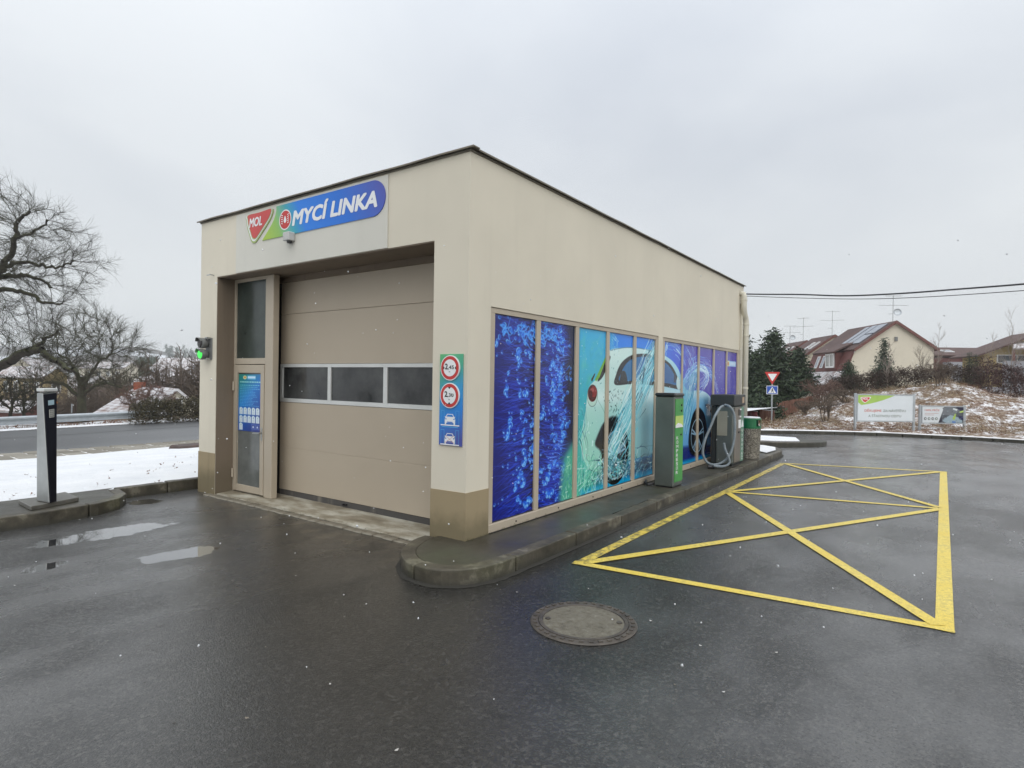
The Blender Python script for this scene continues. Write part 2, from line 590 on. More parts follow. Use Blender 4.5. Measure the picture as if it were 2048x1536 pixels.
M['gap'] = plain('dark_gap', (0.012, 0.011, 0.01), 0.9)
q = NT('dusty_dark_glass')
dust = q.noise(3.5, 6, 0.65)
sm = q.noise(1.4, 3, 0.5)
col = q.ramp(q.math('ADD', q.math('MULTIPLY', dust, 0.6), q.math('MULTIPLY', sm, 0.4)), [(0.36, (0.022, 0.023, 0.024)), (0.6, (0.07, 0.072, 0.07)), (0.75, (0.12, 0.12, 0.115))])
rg = q.ramp(dust, [(0.35, (0.06,) * 3), (0.7, (0.28,) * 3)])
M['glass'] = q.out(col, rg, spec=0.5)
for key_, nm_, c_ in (('glass2', 'greenish_dark_glass', (0.035, 0.046, 0.040)), ('glass3', 'grey_reflection_glass', (0.125, 0.133, 0.126))):  # door pane's colour carries reflected ground and condensation as a paler grey
    q = NT(nm_)
    d_ = q.noise(3.2, 6, 0.65)
    M[key_] = q.out(q.ramp(d_, [(0.3, tuple(x * 0.7 for x in c_)), (0.7, tuple(x * 1.35 for x in c_))]), q.ramp(d_, [(0.3, (0.08,) * 3), (0.7, (0.26,) * 3)]), spec=0.5)
M['steel'] = plain('brushed_steel', (0.42, 0.43, 0.42), 0.38, 0.1, 6, metal=0.85)
M['steel_dk'] = plain('grey_green_steel', (0.15, 0.165, 0.15), 0.33, 0.15, 2.5, metal=0.55)
M['black'] = plain('black_plastic', (0.012, 0.012, 0.014), 0.28)
M['navy_gloss'] = plain('navy_black_gloss', (0.004, 0.004, 0.009), 0.32, spec=0.25)
M['grey_plastic'] = plain('grey_plastic', (0.16, 0.165, 0.16), 0.5)
M['dark_head'] = plain('dark_grey_plastic', (0.03, 0.034, 0.034), 0.45)
M['zinc'] = plain('galvanised_steel', (0.42, 0.45, 0.47), 0.42, 0.12, 5, metal=0.6)
M['pipe'] = dirt_wall('cream_pipe', (0.66, 0.63, 0.53), (0.3, 0.26, 0.18), 0.3, 100, 0.02)
M['white_paint'] = plain('white_paint', (0.78, 0.79, 0.79), 0.4, 0.04)
M['red_paint'] = plain('red_paint', (0.52, 0.035, 0.03), 0.4, 0.1)
M['blue_paint'] = plain('blue_sign_paint', (0.02, 0.085, 0.42), 0.4, 0.08)
M['black_print'] = plain('black_print', (0.012, 0.012, 0.012), 0.5)
M['green_bin'] = plain('green_bin_plastic', (0.012, 0.145, 0.055), 0.4, 0.15)
M['green_strip'] = plain('green_sticker', (0.05, 0.29, 0.06), 0.4, 0.12)
M['teal_strip'] = plain('teal_sticker', (0.12, 0.25, 0.17), 0.4, 0.12)
M['lime'] = plain('lime_sticker', (0.45, 0.60, 0.14), 0.4, 0.1)
q = NT('exposed_aggregate')
vo = q.voronoi(70)
col = q.ramp(vo.outputs['Color'], [(0.1, (0.06, 0.054, 0.042)), (0.5, (0.16, 0.145, 0.115)), (0.9, (0.36, 0.335, 0.28))])
M['aggregate'] = q.out(col, 0.75, q.bump(vo.outputs['Distance'], 0.8, 0.008))
q = NT('iron_cast')
M['iron'] = q.out(q.ramp(q.noise(12, 5), [(0.3, (0.04, 0.034, 0.028)), (0.7, (0.095, 0.08, 0.064))]), 0.5, q.bump(q.noise(60, 3), 0.4, 0.006))
q = NT('manhole_concrete')
pit = q.noise(26, 6, 0.75)
col = q.ramp(pit, [(0.3, (0.045, 0.038, 0.026)), (0.45, (0.115, 0.103, 0.075)), (0.62, (0.15, 0.138, 0.105)), (0.75, (0.30, 0.29, 0.25))])
M['mh_conc'] = q.out(col, 0.6, q.bump(q.noise(45, 5, 0.7), 0.6, 0.008))
q = NT('threshold_concrete')
w = q.noise(1.6, 6, 0.65, q.mapping((1, 2.2, 1)))
col = q.ramp(w, [(0.32, (0.13, 0.105, 0.07)), (0.48, (0.26, 0.23, 0.17)), (0.62, (0.46, 0.44, 0.37))])
M['threshold'] = q.out(col, 0.55, q.bump(q.noise(60, 4), 0.3, 0.006))
q = NT('granite_sett')
col = q.ramp(q.noise(4.0, 5), [(0.3, (0.11, 0.09, 0.06)), (0.7, (0.27, 0.25, 0.2))])
M['sett'] = q.out(col, 0.65, q.bump(q.noise(80, 3), 0.4, 0.006))
q = NT('yellow_road_paint')
wear = q.noise(30, 6, 0.7)
edge = q.noise(3.2, 5, 0.6)
yx = q.xyz()
old = q.math('MULTIPLY', q.math('SUBTRACT', 1.0, q.step(yx[0], 0.98, 1.05)), 1.0)
f = q.step(q.math('ADD', q.math('MULTIPLY', wear, 0.8), q.math('MULTIPLY', edge, 0.35)), 0.54, 0.72)
col = q.ramp(edge, [(0.3, (0.72, 0.53, 0.06)), (0.7, (0.82, 0.65, 0.13))])
col = q.mix(q.math('MULTIPLY', f, 0.42), col, (0.12, 0.10, 0.045))
pitv = q.voronoi(115)
col = q.mix(q.math('MULTIPLY', q.step(pitv.outputs['Distance'], 0.45, 0.7), 0.28), col, (0.16, 0.125, 0.03))
worn = q.math('MULTIPLY', q.step(q.noise(13, 6, 0.7), 0.42, 0.6), old)
col = q.mix(q.math('MULTIPLY', worn, 0.8), col, (0.055, 0.052, 0.04))
M['yellow'] = q.out(col, 0.42, q.bump(q.noise(200, 2), 0.35, 0.004))


# ------------------------------------------------------------------ printed pictures (flat print, drawn here in code)
class Canvas:
    """a small painter for flat print; coordinates in metres, colours in display values"""
    def __init__(s, x0, x1, y0, y1, res):
        s.x0, s.y0, s.res = x0, y0, res
        s.w, s.h = int(round((x1 - x0) * res)), int(round((y1 - y0) * res))
        s.a = np.zeros((s.h, s.w, 3), np.float32)
        s.X = x0 + (np.arange(s.w) + 0.5) / res
        s.Y = y0 + (np.arange(s.h) + 0.5) / res

    def win(s, xa, xb, ya, yb):
        i0, i1 = max(0, int((xa - s.x0) * s.res) - 1), min(s.w, int((xb - s.x0) * s.res) + 2)
        j0, j1 = max(0, int((ya - s.y0) * s.res) - 1), min(s.h, int((yb - s.y0) * s.res) + 2)
        return i0, i1, j0, j1

    def comp(s, wn, al, c):
        i0, i1, j0, j1 = wn
        t = s.a[j0:j1, i0:i1]
        t += al[..., None] * (np.asarray(c, np.float32) - t)

    def poly(s, pts, c, alpha=1.0, feather=0.006):
        P = np.array(pts, float)
        wn = s.win(P[:, 0].min() - feather, P[:, 0].max() + feather, P[:, 1].min() - feather, P[:, 1].max() + feather)
        i0, i1, j0, j1 = wn
        if i1 <= i0 or j1 <= j0: return
        X, Y = np.meshgrid(s.X[i0:i1], s.Y[j0:j1])
        ins = np.zeros(X.shape, bool)
        d2 = np.full(X.shape, 1e9)
        n = len(P)
        for k in range(n):
            ax, ay = P[k]
            bx, by = P[(k + 1) % n]
            cr = ((ay > Y) != (by > Y))
            with np.errstate(divide='ignore', invalid='ignore'):
                xi = (bx - ax) * (Y - ay) / (by - ay + 1e-12) + ax
            ins ^= cr & (X < xi)
            dx, dy = bx - ax, by - ay
            t = np.clip(((X - ax) * dx + (Y - ay) * dy) / (dx * dx + dy * dy + 1e-12), 0, 1)
            d2 = np.minimum(d2, (X - ax - t * dx) ** 2 + (Y - ay - t * dy) ** 2)
        d = np.sqrt(d2) * np.where(ins, 1, -1)
        al = np.clip(d / feather * 0.5 + 0.5, 0, 1) * alpha
        s.comp(wn, al.astype(np.float32), c)

    def stroke(s, pts, w0, w1, c, alpha=1.0):
        P = np.array(pts, float)
        wm = max(w0, w1) + 2 / s.res
        wn = s.win(P[:, 0].min() - wm, P[:, 0].max() + wm, P[:, 1].min() - wm, P[:, 1].max() + wm)
        i0, i1, j0, j1 = wn
        if i1 <= i0 or j1 <= j0: return
        X, Y = np.meshgrid(s.X[i0:i1], s.Y[j0:j1])
        best = np.zeros(X.shape)
        n = len(P) - 1
        for k in range(n):
            ax, ay = P[k]
            dx, dy = P[k + 1] - P[k]
            t = np.clip(((X - ax) * dx + (Y - ay) * dy) / (dx * dx + dy * dy + 1e-12), 0, 1)
            d = np.hypot(X - ax - t * dx, Y - ay - t * dy)
            w = w0 + (w1 - w0) * (k + t) / n
            best = np.maximum(best, np.clip((w / 2 - d) * s.res + 0.5, 0, 1) * np.minimum(1, w * s.res + 0.25))
        s.comp(wn, (best * alpha).astype(np.float32), c)

    def ell(s, cx, cy, rx, ry, c, alpha=1.0, rot=0.0, ring=None, soft=None, cres=None):
        r = max(rx, ry) * 1.15 + 2 / s.res
        wn = s.win(cx - r, cx + r, cy - r, cy + r)
        i0, i1, j0, j1 = wn
        if i1 <= i0 or j1 <= j0: return
        X, Y = np.meshgrid(s.X[i0:i1] - cx, s.Y[j0:j1] - cy)
        u = (X * math.cos(rot) + Y * math.sin(rot)) / rx
        v = (-X * math.sin(rot) + Y * math.cos(rot)) / ry
        q = np.hypot(u, v)
        k = min(rx, ry) * s.res
        if soft: al = np.clip((1 - q) / soft, 0, 1)
        else: al = np.clip((1 - q) * k + 0.5, 0, 1)
        if ring: al = al * np.clip((q - (1 - ring)) * k + 0.5, 0, 1)
        if cres is not None: al = al * np.clip(0.25 + (u * math.cos(cres) + v * math.sin(cres)), 0, 1)
        s.comp(wn, (al * alpha).astype(np.float32), c)

    def image(s, name):
        im = bpy.data.images.new(name, s.w, s.h, alpha=False)
        px = np.ones((s.h, s.w, 4), np.float32)
        px[..., :3] = np.clip(s.a, 0, 1)
        im.pixels.foreach_set(px.ravel())
        im.update()
        im.pack()
        return im


def spline(pts, n=8, closed=False):
    P = [np.array(p, float) for p in pts]
    out = []
    L = len(P)
    for i in range(L if closed else L - 1):
        if closed: a, b, c, d = P[i - 1], P[i], P[(i + 1) % L], P[(i + 2) % L]
        else: a, b, c, d = P[max(0, i - 1)], P[i], P[i + 1], P[min(L - 1, i + 2)]
        for k in range(n):
            t = k / n
            out.append(0.5 * ((2 * b) + (c - a) * t + (2 * a - 5 * b + 4 * c - d) * t * t + (3 * b - a - 3 * c + d) * t ** 3))
    if not closed: out.append(P[-1])
    return out


def lerp(a, b, t):
    return tuple(x + (y - x) * t for x, y in zip(a, b))


def paint_mural():
    rr = random.Random(11)
    c = Canvas(0.38, 8.94, 0.15, 2.29, 170)
    X, Y = np.meshgrid(c.X, c.Y)
    t = np.clip((Y - 0.2) / 2.05, 0, 1)

    def grad(lo, hi):
        return np.array(lo)[None, None] * (1 - t[..., None]) + np.array(hi)[None, None] * t[..., None]
    teal = grad((0.22, 0.66, 0.58), (0.18, 0.68, 0.88))
    teal = teal * 0.72 + 0.28 * (grad((0.33, 0.72, 0.55), (0.2, 0.7, 0.86)))
    sky_ = grad((0.10, 0.55, 0.80), (0.08, 0.50, 0.93))
    blue = grad((0.06, 0.28, 0.72), (0.16, 0.34, 0.86))
    viol = grad((0.13, 0.22, 0.66), (0.25, 0.18, 0.66))
    k1 = np.clip((X - 2.7) / 0.5, 0, 1)[..., None]
    k2 = np.clip((X - 4.4) / 0.9, 0, 1)[..., None]
    k3 = np.clip((X - 5.35) / 0.7, 0, 1)[..., None]
    im = teal * (1 - k1) + sky_ * k1
    im = im * (1 - k2) + blue * k2
    im = im * (1 - k3) + viol * k3
    c.a[:] = im
    # mottled light in the water background
    for k in range(260):
        x, y = rr.uniform(1.7, 3.0), rr.uniform(0.2, 2.2)
        c.ell(x, y, rr.uniform(0.03, 0.16), rr.uniform(0.02, 0.07), rr.choice([(0.55, 0.85, 0.72), (0.12, 0.55, 0.55), (0.35, 0.8, 0.75), (0.3, 0.75, 0.5)]), rr.uniform(0.06, 0.2), rr.uniform(0, 3), soft=0.8)

    # --- the car
    body = spline([(2.83, 1.95), (3.0, 2.03), (3.4, 2.07), (3.8, 2.085), (4.2, 2.085), (4.55, 2.06), (4.9, 2.01), (5.2, 1.94), (5.45, 1.82), (5.62, 1.66), (5.78, 1.52), (6.05, 1.45), (6.35, 1.47), (6.65, 1.46), (6.95, 1.41), (7.2, 1.31), (7.4, 1.15),
                   (7.5, 0.9), (7.48, 0.55), (7.3, 0.36), (6.8, 0.34), (5.8, 0.46), (5.0, 0.5), (4.3, 0.5), (3.6, 0.5), (2.9, 0.42), (2.5, 0.47), (2.3, 0.6), (2.2, 0.8), (2.22, 1.0), (2.3, 1.25), (2.36, 1.5), (2.5, 1.6), (2.68, 1.66), (2.78, 1.8)], 6, True)
    mask = Canvas(0.38, 8.94, 0.15, 2.29, 170)
    mask.poly(body, (1, 1, 1))
    al = mask.a[..., :1]
    cl = grad((0.45, 0.74, 0.72), (0.86, 0.94, 0.92))
    fr = grad((0.30, 0.55, 0.80), (0.62, 0.85, 0.92))
    kk = np.clip((X - 3.4) / 2.6, 0, 1)[..., None]
    mint = np.array((0.62, 0.86, 0.74))[None, None]
    k0 = np.clip((3.0 - X) / 0.7, 0, 1)[..., None] * np.clip((1.5 - Y) / 0.9, 0, 1)[..., None]
    car = cl * (1 - kk) + fr * kk
    car = car * (1 - 0.75 * k0) + mint * 0.75 * k0
    belt = np.exp(-((Y - 1.40) / 0.10) ** 2)[..., None]
    car = car * (1 - 0.55 * belt) + np.array((0.90, 0.96, 0.96)) * 0.55 * belt
    low = np.exp(-((Y - 0.98) / 0.17) ** 2)[..., None] * np.clip((X - 3.2) / 1, 0, 1)[..., None]
    car = car * (1 - 0.30 * low) + np.array((0.34, 0.62, 0.72)) * 0.30 * low
    c.a[:] = c.a * (1 - al) + car * al
    # underside shade and floor strip belong to the printed picture
    c.poly([(5.55, 0.52), (6.1, 0.5), (7.5, 0.40), (7.55, 0.24), (5.55, 0.24)], (0.03, 0.12, 0.42), 0.92, 0.03)
    c.poly([(2.6, 0.42), (4.6, 0.5), (4.6, 0.27), (2.6, 0.27)], (0.05, 0.20, 0.33), 0.75, 0.06)
    c.poly([(2.2, 0.28), (9, 0.27), (9, 0.1), (2.2, 0.1)], (0.06, 0.60, 0.78), 0.9, 0.03)
    # roof line, rear screen, side windows
    c.stroke(spline([(2.95, 2.01), (3.4, 2.07), (3.9, 2.085), (4.5, 2.06)]), 0.012, 0.012, (0.25, 0.45, 0.55), 0.8)
    c.poly(spline([(2.83, 1.93), (2.95, 1.93), (2.9, 1.84), (2.74, 1.66), (2.60, 1.60), (2.66, 1.70), (2.76, 1.82)], 4, True), (0.12, 0.12, 0.13))
    c.poly([(2.82, 1.93), (2.84, 1.91), (2.65, 1.65), (2.56, 1.60), (2.53, 1.62)], (0.42, 0.66, 0.18))
    c.stroke([(2.45, 1.62), (2.52, 1.69)], 0.04, 0.02, (0.1, 0.12, 0.1))
    win = spline([(3.10, 1.56), (3.13, 1.70), (3.26, 1.84), (3.48, 1.94), (3.72, 1.99), (4.1, 2.015), (4.5, 2.0), (4.85, 1.955), (5.12, 1.88), (5.34, 1.75), (5.50, 1.60), (5.58, 1.49), (5.2, 1.51), (4.8, 1.54), (4.2, 1.56), (3.6, 1.57)], 5, True)
    c.poly(win, (0.08, 0.09, 0.11))
    win2 = spline([(3.24, 1.61), (3.28, 1.72), (3.40, 1.83), (3.58, 1.91), (3.85, 1.96), (4.2, 1.97), (4.55, 1.955), (4.9, 1.90), (5.1, 1.83), (5.28, 1.71), (5.42, 1.56), (5.0, 1.585), (4.4, 1.61), (3.8, 1.62)], 5, True)
    c.poly(win2, (0.14, 0.42, 0.62))
    c.poly([(3.9, 1.97), (4.5, 1.96), (4.35, 1.62), (3.75, 1.62)], (0.10, 0.34, 0.66), 0.6, 0.04)
    c.poly([(4.6, 1.95), (5.15, 1.80), (5.35, 1.59), (4.6, 1.6)], (0.10, 0.30, 0.55), 0.6, 0.04)
    c.poly(spline([(3.25, 1.60), (3.3, 1.74), (3.42, 1.73), (3.47, 1.6)], 4, True), (0.16, 0.17, 0.18), 0.95)
    c.poly([(5.24, 1.60), (5.25, 1.74), (5.33, 1.74), (5.35, 1.6)], (0.12, 0.18, 0.30), 0.9)
    c.stroke([(4.58, 1.99), (4.52, 1.55)], 0.045, 0.05, (0.07, 0.08, 0.1))
    c.poly(spline([(5.37, 1.56), (5.38, 1.66), (5.44, 1.70), (5.53, 1.62), (5.56, 1.5), (5.44, 1.49)], 4, True), (0.72, 0.84, 0.86))
    # panel gaps and door handle
    c.stroke(spline([(2.62, 1.36), (2.8, 1.2), (2.86, 1.1)]), 0.007, 0.007, (0.35, 0.55, 0.5), 0.7)
    c.stroke([(3.72, 0.66), (4.6, 0.64)], 0.008, 0.008, (0.3, 0.5, 0.55), 0.6)
    c.stroke(spline([(4.62, 1.5), (4.66, 1.1), (4.6, 0.62)]), 0.008, 0.008, (0.3, 0.5, 0.6), 0.6)
    # tail light
    c.ell(2.47, 1.42, 0.14, 0.14, (0.70, 0.84, 0.78), 0.8)
    c.ell(2.47, 1.42, 0.14, 0.14, (0.2, 0.3, 0.3), 0.7, ring=0.06)
    c.ell(2.47, 1.45, 0.12, 0.105, (0.30, 0.05, 0.06))
    c.ell(2.50, 1.47, 0.085, 0.07, (0.55, 0.16, 0.16), 0.85)
    c.ell(2.46, 1.49, 0.05, 0.025, (0.72, 0.42, 0.40), 0.6)
    c.ell(2.43, 1.44, 0.04, 0.05, (0.25, 0.03, 0.05), 0.8)
    # wheels
    def wheel(cx, cy, rx, ry, arch):
        c.poly(spline(arch, 5, True), (0.03, 0.045, 0.07), 1, 0.02)
        c.ell(cx, cy, rx, ry, (0.03, 0.04, 0.05))
        c.ell(cx, cy, rx * 0.83, ry * 0.83, (0.55, 0.68, 0.76), 0.95, ring=0.07)
        c.ell(cx, cy, rx * 0.72, ry * 0.72, (0.05, 0.07, 0.10))
        for k in range(5):
            a = k * 2 * math.pi / 5 + 0.3
            for da in (-0.12, 0.12):
                c.stroke([(cx + rx * 0.1 * math.cos(a), cy + ry * 0.1 * math.sin(a)), (cx + rx * 0.76 * math.cos(a + da), cy + ry * 0.76 * math.sin(a + da))], 0.035, 0.03, (0.52, 0.66, 0.76), 0.95)
        c.ell(cx, cy, rx * 0.14, ry * 0.14, (0.62, 0.74, 0.80))
    wheel(3.14, 0.62, 0.40, 0.40, [(2.56, 0.80), (2.63, 0.92), (2.78, 1.06), (2.98, 1.13), (3.2, 1.12), (3.4, 1.0), (3.52, 0.82), (3.55, 0.6), (3.4, 0.4), (2.9, 0.45), (2.72, 0.7)])
    wheel(6.46, 0.66, 0.42, 0.37, [(6.0, 0.52), (6.04, 0.8), (6.18, 1.03), (6.4, 1.15), (6.62, 1.13), (6.84, 1.0), (6.97, 0.76), (6.98, 0.45), (6.8, 0.32), (6.2, 0.33)])
    # front lamp and grille corner
    c.poly(spline([(6.85, 1.19), (7.05, 1.21), (7.2, 1.14), (7.25, 1.03), (7.12, 1.08)], 4, True), (0.22, 0.32, 0.42))
    c.ell(7.12, 1.12, 0.05, 0.05, (0.75, 0.82, 0.85), 0.9)
    c.stroke([(7.18, 0.62), (7.36, 0.66)], 0.10, 0.05, (0.15, 0.2, 0.4), 0.8)

    # --- water
    def flow(path, width, n, rnd, pal, wmax=0.03, amin=0.25, amax=0.9, ln=(0.25, 0.8)):
        P = spline(path, 14)
        L = len(P)
        for _ in range(n):
            s0 = rnd.random() * 0.9
            le = rnd.uniform(*ln) * 0.6
            i0, i1 = int(s0 * (L - 1)), int(min(1, s0 + le) * (L - 1))
            if i1 - i0 < 2: continue
            off = rnd.gauss(0, 0.42)
            ph, am = rnd.uniform(0, 6), rnd.uniform(0.0, 0.10)
            pts = []
            for i in range(i0, i1 + 1, 2):
                a, b = P[max(0, i - 1)], P[min(L - 1, i + 1)]
                d = b - a
                d = d / (np.hypot(*d) + 1e-9)
                wloc = width(i / (L - 1)) if callable(width) else width
                o = (off + am * math.sin(ph + i * 0.5)) * wloc
                pts.append(P[i] + np.array((-d[1], d[0])) * o)
            if len(pts) > 1:
                w = rnd.uniform(0.004, wmax)
                c.stroke(pts, w, w * rnd.uniform(0.1, 0.8), rnd.choice(pal), rnd.uniform(amin, amax))
    light, mid_, dark = (0.86, 0.97, 0.97), (0.42, 0.78, 0.84), (0.05, 0.26, 0.34)
    sp = [(4.62, 2.22), (4.3, 1.92), (3.95, 1.55), (3.6, 1.2), (3.25, 0.88), (2.95, 0.6)]
    c.poly(spline([(4.62, 2.2), (4.3, 2.08), (4.05, 1.86), (3.8, 1.62), (3.5, 1.38), (3.2, 1.08), (2.95, 0.8), (2.8, 0.55), (3.0, 0.4), (3.3, 0.75), (3.6, 1.0), (3.9, 1.18), (4.15, 1.45), (4.4, 1.7), (4.62, 1.85)], 5, True), (0.40, 0.75, 0.82), 0.72, 0.03)
    flow(sp, lambda q: 0.42 - 0.18 * q, 170, rr, [mid_, (0.30, 0.66, 0.76), light, (0.55, 0.86, 0.9)], 0.035)
    flow(sp[:4], 0.36, 60, rr, [dark, (0.10, 0.2, 0.26), (0.12, 0.32, 0.42)], 0.02, 0.4, 0.95, (0.15, 0.4))
    flow(sp, 0.34, 70, rr, [light, (0.95, 1, 1)], 0.010, 0.5, 1.0)
    flow([(4.45, 2.2), (4.1, 1.85), (3.95, 1.6)], 0.1, 14, rr, [dark], 0.03, 0.5, 0.9)
    # foam and spray around the rear wheel and sill
    for k in range(420):
        x = rr.gauss(3.1, 0.42)
        y = 0.40 + abs(rr.gauss(0, 0.17)) - 0.08
        a = rr.uniform(0, 3.14)
        le = rr.uniform(0.02, 0.12)
        col = rr.choice([light, mid_, (0.55, 0.85, 0.75), dark, (0.1, 0.36, 0.4), light])
        p = [(x - math.cos(a) * le, y - math.sin(a) * le * 0.7), (x, y + rr.uniform(-0.02, 0.04)), (x + math.cos(a) * le, y + math.sin(a) * le * 0.7)]
        c.stroke(spline(p, 4), rr.uniform(0.004, 0.022), 0.003, col, rr.uniform(0.4, 0.95))
    for k in range(240):
        x = rr.uniform(3.4, 4.6)
        y = 0.32 + abs(rr.gauss(0, 0.10))
        a = rr.gauss(0.35, 0.5)
        le = rr.uniform(0.03, 0.16)
        p = [(x - math.cos(a) * le, y - math.sin(a) * le), (x, y + rr.uniform(-0.02, 0.03)), (x + math.cos(a) * le, y + math.sin(a) * le)]
        c.stroke(spline(p, 4), rr.uniform(0.004, 0.018), 0.003, rr.choice([light, mid_, dark, (0.1, 0.3, 0.45), dark]), rr.uniform(0.4, 0.9))
    for k in range(150):
        x, y = rr.gauss(2.45, 0.22), rr.uniform(0.22, 0.62)
        a = rr.gauss(0.9, 0.5)
        le = rr.uniform(0.04, 0.16)
        p = [(x - math.cos(a) * le, y - math.sin(a) * le), (x + rr.uniform(-0.03, 0.03), y), (x + math.cos(a) * le, y + math.sin(a) * le)]
        c.stroke(spline(p, 4), rr.uniform(0.004, 0.02), 0.003, rr.choice([light, (0.6, 0.9, 0.75), (0.12, 0.5, 0.42), (0.45, 0.85, 0.7)]), rr.uniform(0.35, 0.85))
    # black drops thrown over the flank
    for k in range(90):
        c.ell(rr.gauss(3.05, 0.16), rr.uniform(1.05, 1.5), rr.uniform(0.005, 0.016), rr.uniform(0.004, 0.012), (0.12, 0.25, 0.26), rr.uniform(0.5, 0.95), rr.uniform(0, 3))
    for k in range(160):
        c.ell(rr.uniform(2.05, 3.2), rr.uniform(0.3, 2.2), rr.uniform(0.003, 0.012), rr.uniform(0.003, 0.012), rr.choice([light, (0.1, 0.4, 0.45), light]), rr.uniform(0.3, 0.9))
    flow([(2.05, 1.3), (2.2, 1.25), (2.25, 1.05), (2.1, 0.9)], 0.12, 24, rr, [light, (0.08, 0.4, 0.5), (0.5, 0.85, 0.9)], 0.014)
    flow([(2.08, 0.98), (2.22, 0.85), (2.28, 0.62), (2.4, 0.5)], 0.14, 26, rr, [light, (0.05, 0.2, 0.25), (0.5, 0.85, 0.8)], 0.018)
    flow([(2.95, 2.2), (3.1, 2.12), (3.05, 1.98)], 0.2, 24, rr, [(0.6, 0.88, 0.98), light], 0.01, 0.3, 0.7)
    # upper splash over the bonnet
    for path, w, n in (([(4.8, 2.2), (5.2, 2.2), (5.55, 2.08), (5.8, 1.9)], 0.14, 40), ([(5.75, 2.2), (6.0, 2.05), (6.15, 1.85), (6.05, 1.62)], 0.22, 70),
                       ([(5.62, 1.52), (5.9, 1.72), (6.3, 1.86), (6.8, 1.86), (7.15, 1.78), (7.35, 1.6)], 0.17, 110), ([(7.0, 1.8), (7.3, 1.7), (7.5, 1.5), (7.65, 1.3)], 0.10, 26)):
        flow(path, w, n, rr, [(0.62, 0.82, 0.97), (0.42, 0.66, 0.93), light, (0.35, 0.5, 0.85)], 0.022, 0.3, 0.85)
    c.poly(spline([(5.62, 1.60), (5.9, 1.66), (6.15, 1.78), (6.4, 1.88), (6.42, 1.62), (6.2, 1.42), (6.0, 1.15), (5.75, 0.85), (5.62, 0.75)], 5, True), (0.38, 0.70, 0.82), 0.66, 0.03)
    flow([(6.35, 1.86), (6.15, 1.55), (5.95, 1.2), (5.72, 0.8)], 0.34, 120, rr, [(0.55, 0.84, 0.9), (0.30, 0.6, 0.75), light, (0.2, 0.48, 0.66)], 0.03, 0.3, 0.8)
    flow([(6.25, 1.8), (6.6, 1.85), (6.95, 1.72), (6.75, 1.58), (6.5, 1.5)], 0.14, 60, rr, [light, (0.6, 0.8, 0.96), (0.4, 0.55, 0.85)], 0.03, 0.3, 0.85)
    flow([(4.82, 1.9), (4.9, 2.15), (5.0, 2.24)], 0.08, 14, rr, [light], 0.025, 0.5, 0.9)
    for k in range(130):
        c.ell(rr.uniform(5.6, 7.9), rr.gauss(1.75, 0.25), rr.uniform(0.003, 0.012), rr.uniform(0.003, 0.012), (0.7, 0.84, 0.98), rr.uniform(0.3, 0.9))
    # little printed logo plate at the far end
    c.poly([(8.18, 1.95), (8.82, 1.95), (8.82, 2.06), (8.18, 2.06)], (0.62, 0.78, 0.95))
    c.poly([(8.18, 1.95), (8.36, 1.95), (8.36, 2.06), (8.18, 2.06)], (0.75, 0.80, 0.62))
    c.ell(8.27, 2.0, 0.045, 0.04, (0.72, 0.40, 0.24))
    for k in range(6): c.stroke([(8.42 + k * 0.062, 1.98), (8.46 + k * 0.062, 2.03)], 0.022, 0.022, (0.90, 0.96, 1.0))

    # --- the wash brush in the first two panes
    bx = lambda y: 1.74 + 0.05 * math.sin(y * 7) + 0.03 * math.sin(y * 17)
    edge = [(0.3, 0.1), (0.3, 2.4)] + [(bx(y) + 0.1, y) for y in np.linspace(2.4, 0.1, 30)]
    c.poly([(1.5, 0.72), (2.05, 0.86), (2.05, 2.4), (1.5, 2.4)], (0.025, 0.03, 0.14), 0.96, 0.10)
    c.poly(edge, (0.06, 0.10, 0.45), 1.0, 0.12)
    c.poly([(0.95, 0.1), (1.36, 0.1), (1.32, 1.2), (1.38, 2.4), (0.92, 2.4)], (0.03, 0.035, 0.20), 0.75, 0.2)
    for k in range(2600):
        y = rr.uniform(0.12, 2.3)
        side = -1 if rr.random() < 0.55 else 1
        x0 = 1.16 + side * rr.uniform(0.0, 0.35)
        le = rr.uniform(0.15, 0.45)
        x1 = x0 + side * le
        if side > 0: x1 = min(x1, bx(y) + rr.uniform(-0.05, 0.13))
        dy = rr.gauss(0.0, 0.07) - 0.03 + 0.10 * (y - 1.2) * rr.random()
        b = rr.random() ** 1.6
        yy = min(1, max(0, y / 2.3))
        base_ = lerp((0.05, 0.16, 0.78), (0.10, 0.13, 0.58), yy)
        col = lerp(base_, (0.28, 0.48, 1.0), b) if rr.random() < 0.72 else (0.03, 0.04, 0.25)
        c.stroke([(x0, y), ((x0 + x1) / 2, y + dy * 0.35), (x1, y + dy)], rr.uniform(0.006, 0.013), 0.003, col, rr.uniform(0.22, 0.7))
    for k in range(260):            # bright tips on the right fringe
        y = rr.uniform(0.25, 2.25)
        x1 = bx(y) + rr.uniform(0.0, 0.16)
        c.stroke([(x1 - rr.uniform(0.12, 0.3), y + rr.gauss(0, 0.03)), (x1, y + rr.gauss(0, 0.05))], 0.012, 0.002, rr.choice([(0.2, 0.42, 0.95), (0.42, 0.62, 1.0), (0.12, 0.25, 0.8)]), rr.uniform(0.4, 0.9))
    # drops and bubbles
    def bub(x, y, r, st=1.0):
        e = rr.uniform(0.8, 1.25)
        ro = rr.uniform(0, 3)
        c.ell(x, y, r, r * e, (0.10, 0.35, 0.85), 0.45 * st, ro)
        c.ell(x, y, r, r * e, (0.36, 0.68, 1.0), 0.8 * st, ro, ring=0.3, cres=rr.uniform(3.6, 5.8) - ro)
        c.ell(x - r * 0.25, y - r * 0.4, r * 0.35, r * 0.25, (0.72, 0.92, 1.0), 0.9 * st)
